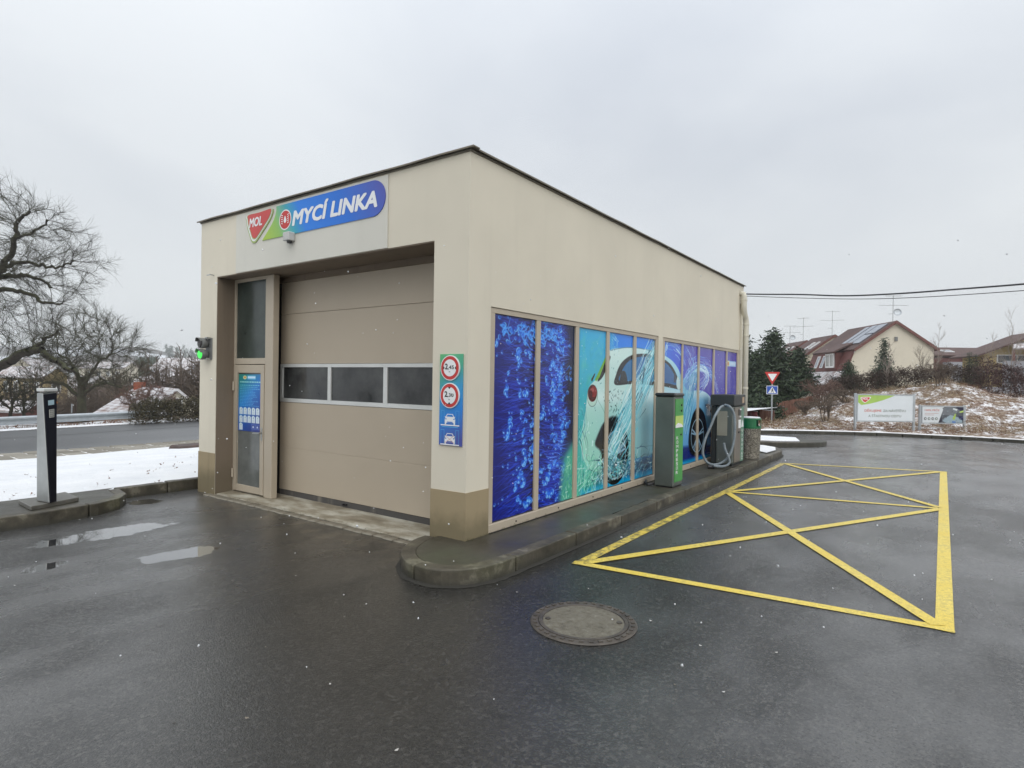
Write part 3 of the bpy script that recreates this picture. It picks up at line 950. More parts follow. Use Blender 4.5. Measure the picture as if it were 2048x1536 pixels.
    for k in range(210):
        x = rr.choice([rr.gauss(1.1, 0.22), rr.uniform(0.45, 1.95), rr.gauss(1.62, 0.12)])
        y = rr.uniform(0.22, 2.2)
        if x < 2.0: bub(x, y, rr.uniform(0.008, 0.026))
    for k in range(64):
        x, y = (rr.gauss(0.98, 0.26), rr.choice([rr.uniform(0.25, 0.85), rr.uniform(0.9, 1.95)])) if k < 44 else (rr.gauss(1.66, 0.1), rr.uniform(0.5, 2.0))
        if x > 1.95: continue
        a = rr.uniform(0, 6.28)
        r = rr.uniform(0.02, 0.045)
        for j in range(rr.randint(2, 4)):
            dx, dy = math.cos(a + j * 0.5) * r * j * 0.75, math.sin(a + j * 0.5) * r * j * 0.9
            e1, e2 = r * rr.uniform(0.6, 1.1), r * rr.uniform(0.6, 1.2)
            ro = rr.uniform(0, 3)
            c.ell(x + dx, y + dy, e1, e2, (0.12, 0.42, 0.92), 0.6, ro)
            c.ell(x + dx, y + dy, e1, e2, (0.50, 0.80, 1.0), 0.85, ro, ring=0.28, cres=rr.uniform(0, 6))
            c.ell(x + dx - e1 * 0.2, y + dy - e2 * 0.3, e1 * 0.45, e2 * 0.3, (0.62, 0.88, 1.0), 0.75, ro)
    for k in range(120):            # foam along the top and beside the fringe
        x, y = (rr.uniform(0.5, 1.75), rr.gauss(2.11, 0.055)) if k < 80 else (rr.uniform(1.5, 1.95), rr.uniform(0.9, 2.1))
        e1, e2, ro = rr.uniform(0.015, 0.05), rr.uniform(0.01, 0.035), rr.uniform(0, 3)
        c.ell(x, y, e1, e2, (0.12, 0.45, 0.92), 0.55, ro)
        c.ell(x, y, e1, e2, (0.50, 0.82, 1.0), 0.85, ro, ring=0.35, cres=rr.uniform(0, 6))
    for k in range(22):
        x, y = rr.uniform(0.5, 1.7), rr.gauss(2.1, 0.05)
        p = [(x, y), (x + 0.06, y + rr.gauss(0, 0.03)), (x + 0.12, y + rr.gauss(0, 0.03)), (x + 0.17, y + rr.gauss(0, 0.04))]
        c.stroke(spline(p, 5), 0.022, 0.008, (0.30, 0.64, 0.98), 0.75)
    # green water creeping in at the foot of pane two
    c.poly(spline([(1.70, 0.1), (1.72, 0.35), (1.80, 0.6), (1.90, 0.75), (2.06, 0.80), (2.06, 0.1)], 5, False), (0.28, 0.66, 0.55), 0.92, 0.06)
    for k in range(90):
        x, y = rr.uniform(1.74, 2.05), rr.uniform(0.2, 0.72)
        a = rr.uniform(0, 3)
        le = rr.uniform(0.01, 0.05)
        c.stroke([(x - le * math.cos(a), y - le * math.sin(a)), (x + le * math.cos(a), y + le * math.sin(a))], rr.uniform(0.006, 0.025), 0.004, rr.choice([(0.62, 0.9, 0.72), (0.2, 0.6, 0.45), (0.8, 0.95, 0.85), (0.15, 0.5, 0.6)]), rr.uniform(0.3, 0.8))
    return c


mural = paint_mural()
mural_img = mural.image('mural_print')
q = NT('mural_film')
ti = q.n('ShaderNodeTexImage', image=mural_img, extension='EXTEND')
uvn = q.n('ShaderNodeUVMap')
q.l(uvn.outputs[0], ti.inputs[0])
hs = q.n('ShaderNodeHueSaturation')
hs.inputs['Saturation'].default_value = 1.0
hs.inputs['Value'].default_value = 1.0
q.l(ti.outputs[0], hs.inputs['Color'])
M['mural'] = q.out(hs.outputs[0], 0.13, spec=0.45)


def paint_poster():
    """door leaflet: fade from green to blue, heading, lines of small print, eleven white price cards"""
    c = Canvas(0, 0.60, 0, 0.77, 420)
    X, Y = np.meshgrid(c.X / 0.60, c.Y / 0.77)
    g, a, b = np.array((0.10, 0.52, 0.44)), np.array((0.06, 0.46, 0.78)), np.array((0.10, 0.14, 0.45))
    t = np.clip((X * 0.45 + (1 - Y) * 0.9), 0, 1.35)[..., None]
    im = np.where(t < 0.55, g + (a - g) * (t / 0.55), a + (b - a) * ((t - 0.55) / 0.8))
    c.a[:] = im
    c.ell(0.17, 0.725, 0.05, 0.026, (0.80, 0.86, 0.62), ring=0.5)
    c.ell(0.17, 0.725, 0.03, 0.014, (0.85, 0.55, 0.35))
    c.poly([(0.24, 0.70), (0.46, 0.70), (0.46, 0.75), (0.24, 0.75)], (0.45, 0.75, 0.9))
    c.poly([(0.25, 0.715), (0.45, 0.715), (0.45, 0.74), (0.25, 0.74)], (0.85, 0.93, 1.0), 0.9)
    rr = random.Random(3)
    for y, h, x1, col in [(0.655, 0.018, 0.55, (0.80, 0.95, 0.9)), (0.615, 0.010, 0.55, (0.65, 0.9, 0.9)), (0.59, 0.008, 0.5, (0.6, 0.85, 0.9)), (0.565, 0.008, 0.53, (0.6, 0.85, 0.95))] + \
            [(0.54 - 0.02 * k, 0.007, rr.uniform(0.35, 0.56), (0.55, 0.80, 0.95)) for k in range(11)]:
        x = 0.04
        while x < x1:
            w = rr.uniform(0.02, 0.06)
            c.poly([(x, y), (x + w, y), (x + w, y + h), (x, y + h)], col, 0.75, 0.003)
            x += w + 0.012
    for (x, y) in [(0.03 + 0.112 * i, 0.225) for i in range(5)] + [(0.03 + 0.112 * i, 0.115) for i in range(5)] + [(0.03, 0.012)]:
        c.poly([(x, y), (x + 0.092, y), (x + 0.092, y + 0.075), (x + 0.06, y + 0.096), (x + 0.02, y + 0.096), (x, y + 0.08)], (0.86, 0.90, 0.92))
        c.poly([(x + 0.03, y + 0.055), (x + 0.065, y + 0.055), (x + 0.06, y + 0.08), (x + 0.036, y + 0.08)], (0.55, 0.66, 0.72), 0.8)
        for k in range(3): c.poly([(x + 0.02, y + 0.012 + k * 0.013), (x + 0.075, y + 0.012 + k * 0.013), (x + 0.075, y + 0.018 + k * 0.013), (x + 0.02, y + 0.018 + k * 0.013)], (0.62, 0.70, 0.76), 0.8, 0.003)
    for x in (0.36, 0.47):
        c.poly([(x, 0.03), (x + 0.1, 0.03), (x + 0.1, 0.10), (x, 0.10)], (0.35, 0.45, 0.75))
        c.poly([(x + 0.012, 0.04), (x + 0.088, 0.04), (x + 0.088, 0.09), (x + 0.012, 0.09)], (0.12, 0.20, 0.5))
        c.poly([(x + 0.03, 0.05), (x + 0.07, 0.05), (x + 0.06, 0.075), (x + 0.035, 0.075)], (0.8, 0.86, 0.95))
    return c


def image_mat(name, canvas, rough=0.3):
    q = NT(name)
    ti = q.n('ShaderNodeTexImage', image=canvas.image(name + '_print'), extension='EXTEND')
    uvn = q.n('ShaderNodeUVMap')
    q.l(uvn.outputs[0], ti.inputs[0])
    return q.out(ti.outputs[0], rough)


M['poster'] = image_mat('door_poster', paint_poster())


def paint_photo():
    """billboard photo: a grey workshop yard seen from above with pale vehicles; drawn as loose blocks"""
    c = Canvas(0, 0.62, 0, 0.52, 260)
    c.a[:] = (0.30, 0.32, 0.34)
    rr = random.Random(5)
    c.poly([(0.0, 0.30), (0.1, 0.52), (0.0, 0.52)], (0.16, 0.17, 0.24))
    c.poly([(0.40, 0.52), (0.62, 0.52), (0.62, 0.30), (0.50, 0.40)], (0.10, 0.11, 0.22))
    c.poly([(0.05, 0.44), (0.30, 0.50), (0.52, 0.40), (0.35, 0.22), (0.1, 0.28)], (0.42, 0.44, 0.46))
    c.poly([(0.08, 0.10), (0.30, 0.26), (0.56, 0.16), (0.58, 0.04), (0.2, 0.03)], (0.56, 0.64, 0.68))
    c.poly([(0.0, 0.1), (0.08, 0.2), (0.12, 0.1), (0.05, 0.0), (0, 0)], (0.14, 0.14, 0.20))
    c.poly([(0.48, 0.25), (0.62, 0.2), (0.62, 0.1), (0.5, 0.14)], (0.08, 0.10, 0.28))
    c.poly([(0.34, 0.14), (0.40, 0.30), (0.43, 0.29), (0.40, 0.12)], (0.62, 0.74, 0.30))
    c.poly([(0.50, 0.36), (0.60, 0.40), (0.60, 0.34), (0.52, 0.32)], (0.68, 0.78, 0.40))
    c.poly([(0.36, 0.46), (0.46, 0.42), (0.44, 0.38), (0.35, 0.42)], (0.85, 0.88, 0.88))
    c.poly([(0.05, 0.48), (0.13, 0.52), (0.15, 0.48), (0.08, 0.43)], (0.82, 0.85, 0.86))
    c.poly([(0.34, 0.0), (0.42, 0.0), (0.42, 0.07), (0.34, 0.08)], (0.25, 0.42, 0.68))
    for k in range(60):
        x, y = rr.uniform(0, 0.6), rr.uniform(0, 0.5)
        c.poly([(x, y), (x + 0.03, y + 0.01), (x + 0.025, y + 0.03), (x + 0.005, y + 0.02)], rr.choice([(0.5, 0.55, 0.58), (0.2, 0.22, 0.28), (0.65, 0.7, 0.72), (0.35, 0.4, 0.45)]), 0.6)
    return c


M['bb_photo'] = image_mat('billboard_photo', paint_photo(), 0.45)


# ------------------------------------------------------------------ letters
def text_mesh(name, txt, origin, u, v, height, mat, parent=None, width=None, bold=0.0, shear=0.0, off=0.002, align='LEFT', depth=0.002):
    """letters as thin raised print: baseline origin, u along the line, v up; height = capital height"""
    cu = bpy.data.curves.new(name, 'FONT')
    cu.body = txt
    cu.size = 1.0
    cu.offset = 0.0
    cu.shear = shear
    cu.resolution_u = 3
    tmp = bpy.data.objects.new(name + '_curve', cu)
    link(tmp)
    bpy.context.view_layer.update()
    me = bpy.data.meshes.new_from_object(tmp)
    bpy.data.objects.remove(tmp)
    co = np.zeros(len(me.vertices) * 3, np.float32)
    me.vertices.foreach_get('co', co)
    co = co.reshape(-1, 3)
    cap = 0.73
    sy = height / cap
    w = co[:, 0].max() - co[:, 0].min()
    sx = width / w if width else sy
    x = (co[:, 0] - co[:, 0].min()) * sx
    if align == 'CENTER': x -= w * sx / 2
    u, v = np.array(u, float), np.array(v, float)
    n = np.cross(u, v)
    P = np.array(origin)[None] + x[:, None] * u + (co[:, 1] * sy)[:, None] * v + n * off
    me.vertices.foreach_set('co', P.astype(np.float32).ravel())
    me.update()
    if bold > 0.012:              # heavier face: the outline drawn several times, slightly shifted
        bm = bmesh.new()
        e = bold * sy
        for k, (du, dv) in enumerate(((0, 0), (1, 0), (-1, 0), (0, 0.8), (0, -0.8), (0.7, 0.6), (-0.7, -0.6), (0.7, -0.6), (-0.7, 0.6))):
            n0 = len(bm.verts)
            bm.from_mesh(me)
            bm.verts.ensure_lookup_table()
            sh = Vector(u * du * e + v * dv * e + n * 0.00012 * k)
            for w_ in bm.verts[n0:]: w_.co += sh
        bm.to_mesh(me)
        bm.free()
    me.materials.clear()
    me.materials.append(mat)
    o = bpy.data.objects.new(name, me)
    link(o)
    put(o, parent)
    return o


def flat(name, pts2, O, u, v, off, mat, parent=None, thick=0.0):
    """flat outline on a plane; pts2 in metres along u, v; raised by off, optional thickness below it"""
    u, v, O = np.array(u, float), np.array(v, float), np.array(O, float)
    n = np.cross(u, v)
    P = [O + u * p[0] + v * p[1] + n * off for p in pts2]
    mb = MB()
    if thick: mb.prism([p - n * thick for p in P], n * thick)
    else: mb.poly(P)
    return mb.build(name, mat, parent)


def circ(cx, cy, r, n=36, ry=None):
    return [(cx + r * math.cos(k * 2 * math.pi / n), cy + (ry or r) * math.sin(k * 2 * math.pi / n)) for k in range(n)]


def smooth(x, a, b):
    t = min(1, max(0, (x - a) / (b - a)))
    return t * t * (3 - 2 * t)


# ------------------------------------------------------------------ ground
mb = MB()
SL = 0.035            # the forecourt falls away gently beyond the wash hall
def fz(y): return -SL * max(0.0, y - 11)


def gs(px, py):
    d = fw + rt * (px - 1024) / F_PX + up * (768 - py) / F_PX
    t = (-SL * (CAM[1] - 11) - CAM[2]) / (d[2] + SL * d[1])
    return CAM + d * t


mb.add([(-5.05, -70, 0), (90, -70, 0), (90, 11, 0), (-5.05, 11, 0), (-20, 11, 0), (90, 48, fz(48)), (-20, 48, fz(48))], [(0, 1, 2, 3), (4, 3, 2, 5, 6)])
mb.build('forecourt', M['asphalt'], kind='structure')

# snowy lawn falling gently to the road
def lawn_z(x, y):
    t = min(1, max(0, (-5.12 - x) / 8.6))
    return 0.105 - 0.50 * t ** 1.15 + 0.03 * noise.noise((x * 0.7, y * 0.7, 3.0)) + 0.014 * noise.noise((x * 2.3, y * 2.3, 8.0))


xs = np.concatenate([np.linspace(-5.12, -8, 16), np.linspace(-8.4, -13.72, 16)])
ys = np.concatenate([np.linspace(-40, -6, 14), np.linspace(-5, 9, 60), np.linspace(10, 60, 16)])
V = [(x, y, lawn_z(x, y)) for x in xs for y in ys]
ny = len(ys)
Fq = [(i * ny + j, (i + 1) * ny + j, (i + 1) * ny + j + 1, i * ny + j + 1) for i in range(len(xs) - 1) for j in range(ny - 1)]
o = mesh_np('lawn', V, Fq, M['snow'], kind='structure', smooth=True)

# paved strip of setts, road, far verge
q = NT('sett_joint_bed')
M['bed'] = q.out(q.ramp(q.noise(3, 5), [(0.3, (0.42, 0.40, 0.36)), (0.7, (0.70, 0.70, 0.69))]), 0.8)
strip = MB().quad((-13.7, -40, -0.405), (-13.7, 60, -0.405), (-15.52, 60, -0.455), (-15.52, -40, -0.455)).build('paved_strip', M['bed'], kind='structure')
q = NT('strip_stone')
oi = q.n('ShaderNodeObjectInfo')
col = q.ramp(oi.outputs['Random'], [(0, (0.15, 0.135, 0.105)), (1, (0.27, 0.25, 0.21))])
M['strip_stone'] = q.out(col, 0.7, q.bump(q.noise(40, 3), 0.3, 0.01))
stone_me = MB().box(-0.205, 0.205, -0.205, 0.205, -0.03, 0.016)
st0 = stone_me.build('paving_stone', M['strip_stone'], bevel=0.012)
put(st0, strip)
first = True
for i in range(4):
    for j in range(30):
        s = st0 if first else st0.copy()
        if not first:
            link(s)
            s.parent = strip
        first = False
        s.location = (-13.93 - i * 0.455, -3.2 + j * 0.48 + (i % 2) * 0.05 + rng.normal(0, 0.006), -0.412 - i * 0.0125 + rng.normal(0, 0.003))
        s.rotation_euler = (rng.normal(0, 0.01), rng.normal(0, 0.012) + 0.027, rng.normal(0, 0.01))
V, Fq = [], []
for x, z in ((-15.5, -0.47), (-19.5, -0.42), (-24.25, -0.56)):
    V += [(x, y, z + 0.010 * (y - 2)) for y in (-60, 90)]
MB().add(V, [(0, 1, 3, 2), (2, 3, 5, 4)]).build('road', M['road'], kind='structure')
mb = MB()
for x in (-17.6, -19.9):
    zz = -0.435 if x > -18 else -0.424
    mb.quad((x - 0.05, -60, zz + 0.003 - 0.62), (x - 0.05, 90, zz + 0.88 + 0.003), (x + 0.05, 90, zz + 0.88 + 0.003), (x + 0.05, -60, zz + 0.003 - 0.62))
MB().add([(-19.95, -60, -1.037), (-19.95, 90, 0.463), (-19.83, 90, 0.464), (-19.83, -60, -1.036)], [(0, 1, 2, 3)]).build('lane_line', plain('worn_white_line', (0.13, 0.13, 0.13), 0.5, 0.5, 2), kind='structure')

# far terrain on the left: verge, slope into the valley, town, hill
q = NT('valley_ground')
xyzv = q.xyz()
nz = q.noise(0.035, 6, 0.6)
fieldn = q.noise(0.008, 3, 0.5)
geo = q.co('Object')
n2 = q.noise(0.6, 7, 0.65)
brown = q.ramp(n2, [(0.3, (0.075, 0.058, 0.045)), (0.7, (0.16, 0.125, 0.09))])
snowm = q.step(q.math('ADD', q.math('MULTIPLY', n2, 0.6), q.math('MULTIPLY', nz, 0.4)), 0.44, 0.58)
near = q.mix(snowm, brown, (0.78, 0.79, 0.80))
farn = q.ramp(fieldn, [(0.44, (0.10, 0.09, 0.08)), (0.5, (0.55, 0.57, 0.60)), (0.6, (0.72, 0.74, 0.77))])
xd = q.step(q.math('MULTIPLY', xyzv[0], -1.0), 170, 300)
M['valley'] = q.out(q.mix(xd, near, farn), 0.9)


def proj_px(P):
    d = np.array(P) - CAM
    zf = d @ fw
    return 1024 + F_PX * (d @ rt) / max(zf, 1e-3), zf


def valley_z(x, y):
    d = -24.2 - x
    z = -0.60 + 0.010 * (y - 2) * smooth(40 - d, 0, 30)
    z -= 0.25 * smooth(d, 0.3, 1.5)
    z -= 6.5 * smooth(d, 4.5, 46)
    px, zf = proj_px((x, y, 0))
    ridge = 27 + 6 * smooth(px, -250, 120) - 13 * smooth(px, 280, 400) - 4 * smooth(px, 400, 700)
    z += (ridge + 7) * smooth(zf, 190, 720) if zf > 0 else 0
    z += 0.20 * noise.noise((x * 0.35, y * 0.35, 0)) * smooth(d, 0.5, 3) + (1.6 * noise.noise((x * 0.012, y * 0.012, 0)) * smooth(zf, 120, 400))
    return z


xs = -24.2 - np.concatenate([np.linspace(0, 6, 16), np.linspace(7, 50, 36), np.geomspace(54, 860, 44)])
ys = np.concatenate([np.linspace(-300, -20, 12), np.linspace(-16, 60, 60), np.geomspace(64, 960, 42)])
V = [(x, y, valley_z(x, y)) for x in xs for y in ys]
ny = len(ys)
Fq = [(i * ny + j, (i + 1) * ny + j, (i + 1) * ny + j + 1, i * ny + j + 1) for i in range(len(xs) - 1) for j in range(ny - 1)]
mesh_np('hill', V, Fq, M['valley'], kind='structure', smooth=True)
# snow edge along the far side of the road
V, Fq = [], []
for j, y in enumerate(np.linspace(-30, 60, 91)):
    w = 1.0 + 0.35 * noise.noise((0, y * 0.8, 0))
    b = 0.010 * (y - 2)
    V += [(-24.15, y, -0.545 + b), (-24.5 , y, -0.50 + b), (-24.25 - w, y, -0.62 + b)]
    if j: Fq += [((j - 1) * 3 + k, j * 3 + k, j * 3 + k + 1, (j - 1) * 3 + k + 1) for k in (0, 1)]
mesh_np('snow_verge', V, Fq, M['snow'], kind='structure', smooth=True)

# base sheet to the horizon on every side
q = NT('far_ground')
M['farground'] = q.out(q.ramp(q.noise(0.02, 6), [(0.4, (0.13, 0.11, 0.09)), (0.6, (0.55, 0.56, 0.58))]), 0.9)
MB().quad((-20, -740, -2.6), (740, -740, -2.6), (740, 960, -2.6), (-20, 960, -2.6)).build('ground', M['farground'], kind='structure')

# ------------------------------------------------------------------ kerbs and pavements
def offset_path(pts, d):
    out = []
    for i, p in enumerate(pts):
        a = np.array(pts[max(0, i - 1)])
        b = np.array(pts[min(len(pts) - 1, i + 1)])
        t = (b - a) / (np.linalg.norm(b - a) + 1e-9)
        out.append((p[0] - t[1] * d, p[1] + t[0] * d))
    return out


def kerb_run(parent, path, width, ztop, zbot=-0.02, gap=0.016, piece=1.0, bevel=0.011, mat=None, side=1):
    """kerb stones along a plan path (outer face on the path, body to its left), one object per stone"""
    P = [np.array(p, float) for p in path]
    L = [0.0]
    for a, b in zip(P, P[1:]): L.append(L[-1] + np.linalg.norm(b - a))

    def pt(s):
        for i in range(len(P) - 1):
            if s <= L[i + 1] or i == len(P) - 2:
                t = (s - L[i]) / max(1e-9, L[i + 1] - L[i])
                return P[i] + (P[i + 1] - P[i]) * t
    n = max(1, round(L[-1] / piece))
    for k in range(n):
        s0, s1 = L[-1] * k / n + gap / 2, L[-1] * (k + 1) / n - gap / 2
        ss = [s0] + [l for l in L if s0 + 1e-3 < l < s1 - 1e-3] + [s1]
        out = [pt(s) for s in ss]
        # offset computed on the whole path for continuity
        inn = []
        for s, p in zip(ss, out):
            a, b = pt(max(0, s - 0.02)), pt(min(L[-1], s + 0.02))
            t = (b - a) / (np.linalg.norm(b - a) + 1e-9)
            inn.append(p + np.array((-t[1], t[0])) * width * side)
        dz = rng.normal(0, 0.004)
        mb = MB()
        m_ = len(out)
        V = [(p[0], p[1], zbot) for p in out] + [(p[0], p[1], zbot) for p in inn] + [(p[0], p[1], ztop + dz) for p in out] + [(p[0], p[1], ztop + dz) for p in inn]
        Fs = []
        for i in range(m_ - 1):
            Fs += [(2 * m_ + i, 2 * m_ + i + 1, 3 * m_ + i + 1, 3 * m_ + i), (i, i + 1, 2 * m_ + i + 1, 2 * m_ + i), (m_ + i + 1, m_ + i, 3 * m_ + i, 3 * m_ + i + 1), (i + 1, i, m_ + i, m_ + i + 1)]
        Fs += [(m_, 0, 2 * m_, 3 * m_), (m_ - 1, 2 * m_ - 1, 4 * m_ - 1, 3 * m_ - 1)]
        mb.add(V, Fs)
        o = mb.build('kerb_stone', mat or M['kerb'], parent)
        bm = bmesh.new()
        bm.from_mesh(o.data)
        bmesh.ops.recalc_face_normals(bm, faces=bm.faces)
        es = [e for e in bm.edges if len(e.link_faces) == 2 and e.calc_face_angle(0) > 0.6]
        bmesh.ops.bevel(bm, geom=es, offset=bevel, segments=2, affect='EDGES', profile=0.5)
        lng = [e for e in bm.edges if e.calc_length() > 0.16]
        bmesh.ops.subdivide_edges(bm, edges=lng, cuts=5, use_grid_fill=True)
        for vv in bm.verts:           # worn, slightly chipped faces
            p = vv.co * 7.0
            vv.co.z += 0.004 * noise.noise(p) - (0.010 * max(0.0, noise.noise(p * 1.7) - 0.35) if vv.co.z > 0.1 else 0)
            vv.co.x += 0.004 * noise.noise(p + Vector((9, 0, 0)))
        bm.to_mesh(o.data)
        bm.free()


# pavement along the mural wall, round nose at the front, turning behind the hall at the far end
nose = [(-0.44, -0.06), (-0.40, -0.26), (-0.30, -0.48), (-0.14, -0.66), (0.06, -0.775), (0.28, -0.80), (0.46, -0.73), (0.58, -0.58), (0.645, -0.38), (0.66, -0.15), (0.665, 0.4)]
outer = [tuple(p) for p in spline(nose, 3)] + [(0.668, y) for y in np.linspace(1.4, 9.4, 9)] + [(0.66, 9.9), (0.60, 10.35), (0.42, 10.75), (0.1, 11.0), (-0.4, 11.1), (-4.6, 11.1)]
inner = offset_path(outer, 0.13)
top = [(-0.30, -0.004)] + [(p[0], min(p[1], -0.008) if p[0] < 0 and p[1] < 1 else p[1]) for p in inner] + [(-4.6, 9.3), (-0.2, 9.3), (-0.2, -0.004)]
pave = MB().poly([(p[0], p[1], 0.122) for p in top]).build('pavement', M['pave'], kind='structure')
kerb_run(pave, outer, 0.13, 0.13, piece=1.0, side=1)
# tar fillet and silt along the foot of the kerb
fo = [tuple(np.array(p) + rng.normal(0, 0.006, 2)) for p in offset_path(outer[:-3], -0.04)]
V = []
for a, b in zip(outer[:-3], fo): V += [(a[0], a[1], 0.010), (b[0], b[1], 0.002)]
MB().add(V, [(2 * i, 2 * i + 1, 2 * i + 3, 2 * i + 2) for i in range(len(fo) - 1)]).build('gutter', dirt_wall('gutter_silt', (0.028, 0.026, 0.02), (0.012, 0.012, 0.01), 0.6, 160, 0.4), pave)
# patches of snow at the far end of the pavement
MB().poly([(x, y, 0.137 + 0.02 * (0.5 + noise.noise((x * 3, y * 3, 0)))) for x, y in [(0.50, 9.3), (0.56, 9.9), (0.42, 10.5), (0.1, 10.85), (-0.3, 10.9), (-0.25, 10.0), (0.2, 9.6)]]).build('snow_patch', M['snow'], kind='structure')

# island of the pay terminal on the left
isl = [(-4.02, -14.0), (-4.06, -6.0), (-4.13, -2.6), (-4.12, -1.9), (-4.20, -1.42), (-4.36, -1.14), (-4.62, -0.97), (-5.02, -0.90)]
island = MB().poly([(p[0], p[1], 0.128) for p in offset_path(isl, 0.12)] + [(-5.16, -0.90, 0.128), (-5.16, -14, 0.128)]).build('terminal_island', M['pave'], kind='structure')
kerb_run(island, isl, 0.12, 0.137, piece=1.15)
lawn_edge = MB().box(-5.12, -5.10, -0.80, 0.0, -0.02, 0.10).build('lawn_edge', M['kerb'], kind='structure')
kerb_run(lawn_edge, [(-4.99, -0.93), (-4.99, -0.45), (-4.985, 0.30)], 0.13, 0.145, piece=0.62, mat=M['kerb'])

# kerb with low dark red slab at the lawn edge beside the road strip
o = MB().hexa([(-12.95, 3.3, -0.36), (-12.35, 3.3, -0.34), (-12.35, 5.4, -0.34), (-12.95, 5.4, -0.36)], [(-12.9, 3.34, -0.24), (-12.4, 3.36, -0.25), (-12.4, 5.36, -0.23), (-12.9, 5.36, -0.22)]).build('concrete_slab', plain('dark_red_concrete', (0.06, 0.036, 0.03), 0.6, 0.4, 5, bump=0.3), bevel=0.03)
tag(o, 'low dark red concrete slab lying at the lawn edge beside the wash hall wall', 'slab')

# concrete threshold and setts in front of the big door
th = MB()
th.hexa([(-4.40, 0.02, -0.02), (-0.435, 0.02, -0.02), (-0.435, 0.60, -0.02), (-4.40, 0.60, -0.02)], [(-4.40, 0.02, 0.016), (-0.435, 0.02, 0.016), (-0.435, 0.60, 0.05), (-4.40, 0.60, 0.05)])
thr = th.build('threshold', M['threshold'], bevel=0.006, kind='structure')
sett0 = None
for k in range(26):
    x = -4.42 + k * 0.152
    if sett0 is None:
        sett0 = MB().box(-0.072, 0.072, -0.05, 0.05, -0.03, 0.014).build('sett', M['sett'], bevel=0.008)
        s = put(sett0, thr)
    else:
        s = sett0.copy()
        link(s)
        s.parent = thr
    s.location = (x, -0.045 + rng.normal(0, 0.004), rng.normal(-0.003, 0.003))
    s.rotation_euler = (rng.normal(0, 0.02), rng.normal(0, 0.02), rng.normal(0, 0.03))

# yellow box marking
marks = [((0.955, 0.42), (0.93, 8.84), 0.10), ((3.555, 0.64), (3.555, 9.71), 0.105), ((0.90, 0.415), (3.607, 0.70), 0.095), ((0.885, 8.80), (3.607, 9.68), 0.09), ((0.98, 4.83), (3.50, 5.46), 0.09),
         ((1.0, 0.48), (3.51, 5.40), 0.10), ((0.98, 4.77), (3.52, 0.72), 0.10), ((1.0, 4.88), (3.51, 9.60), 0.095), ((0.97, 8.78), (3.51, 5.52), 0.095)]
for k, (a, b, w) in enumerate(marks):
    a, b = np.array(a), np.array(b)
    t = (b - a) / np.linalg.norm(b - a)
    n = np.array((-t[1], t[0])) * w / 2
    zk = 0.004 + 0.0007 * k
    MB().quad(*[(p[0], p[1], zk) for p in (a - n, b - n, b + n, a + n)]).build('road_marking', M['yellow'], kind='structure')

# manhole cover
MH = (1.61, -0.69)
t = thing('manhole_cover', (MH[0], MH[1], 0), 'round concrete filled manhole cover with rusty iron rim in the wet asphalt', 'manhole cover')
MB().lathe([(0.30, 0.0), (0.30, 0.012), (0.345, 0.012), (0.352, 0.003)], (MH[0], MH[1], 0), 56).build('frame', M['iron'], t)
MB().lathe([(0.0, 0.011), (0.265, 0.011), (0.27, 0.009)], (MH[0], MH[1], 0), 56).build('cover', M['mh_conc'], t)
MB().lathe([(0.27, 0.010), (0.272, 0.015), (0.295, 0.015), (0.297, 0.004)], (MH[0], MH[1], 0), 56).build('rim', M['iron'], t)
mb = MB()
for k in range(34):
    a = k * 2 * math.pi / 34
    u = (math.cos(a), math.sin(a), 0)
    mb.obox((MH[0] + u[0] * 0.323, MH[1] + u[1] * 0.323, 0.014), u, (-u[1], u[0], 0), (0, 0, 1), 0.012, 0.014, 0.004)
mb.build('stud', M['iron'], t)['kind'] = 'stuff'
for a in (0.5, 0.5 + math.pi):
    MB().lathe([(0.0, 0.018), (0.018, 0.018), (0.018, 0.01)], (MH[0] + 0.235 * math.cos(a), MH[1] + 0.235 * math.sin(a), 0), 12).build('lifting_socket', M['iron'], t)

# ------------------------------------------------------------------ the wash hall
BW, BL, BH = 4.794, 9.20, 3.68
bld = thing('car_wash_building', (-BW / 2, BL / 2, 0), 'cream rendered flat roofed car wash hall with large taupe sectional door', 'building')
OX0, OX1, OZ = -4.37, -0.432, 2.915        # front opening
wm = MB()
T = 0.28
# front wall pieces
wm.box(-BW, OX0, 0.0, T, 0, BH)
wm.box(OX1, 0, 0.0, T, 0, BH)
wm.box(OX0, OX1, 0.0, T, OZ, BH)
wm.build('front_wall', M['render'], bld)
# mural side wall pieces
WZ0, WZ1 = 0.125, 2.30
FR = [(0.335, 4.50), (4.68, 8.93)]
sm = MB()
sm.box(-T, -0.0, T, FR[0][0], 0, BH)
sm.box(-T, 0, FR[0][0], FR[1][1], WZ1, BH)
sm.box(-T, 0, FR[0][1], FR[1][0], 0, WZ1)
sm.box(-T, 0, FR[1][1], BL, 0, BH)
sm.box(-T, -0.12, FR[0][0], FR[0][1], 0, WZ1)
sm.box(-T, -0.12, FR[1][0], FR[1][1], 0, WZ1)
sm.build('side_wall', M['render'], bld)
MB().box(-BW, -BW + T, T, BL, 0, BH).build('side_wall', M['render'], bld)
MB().box(-BW + T, -T, BL - T, BL, 0, BH).build('rear_wall', M['render'], bld)
MB().box(-BW + 0.02, -0.02, 0.02, BL - 0.02, BH - 0.12, BH + 0.005).build('roof', M['roofing'], bld)
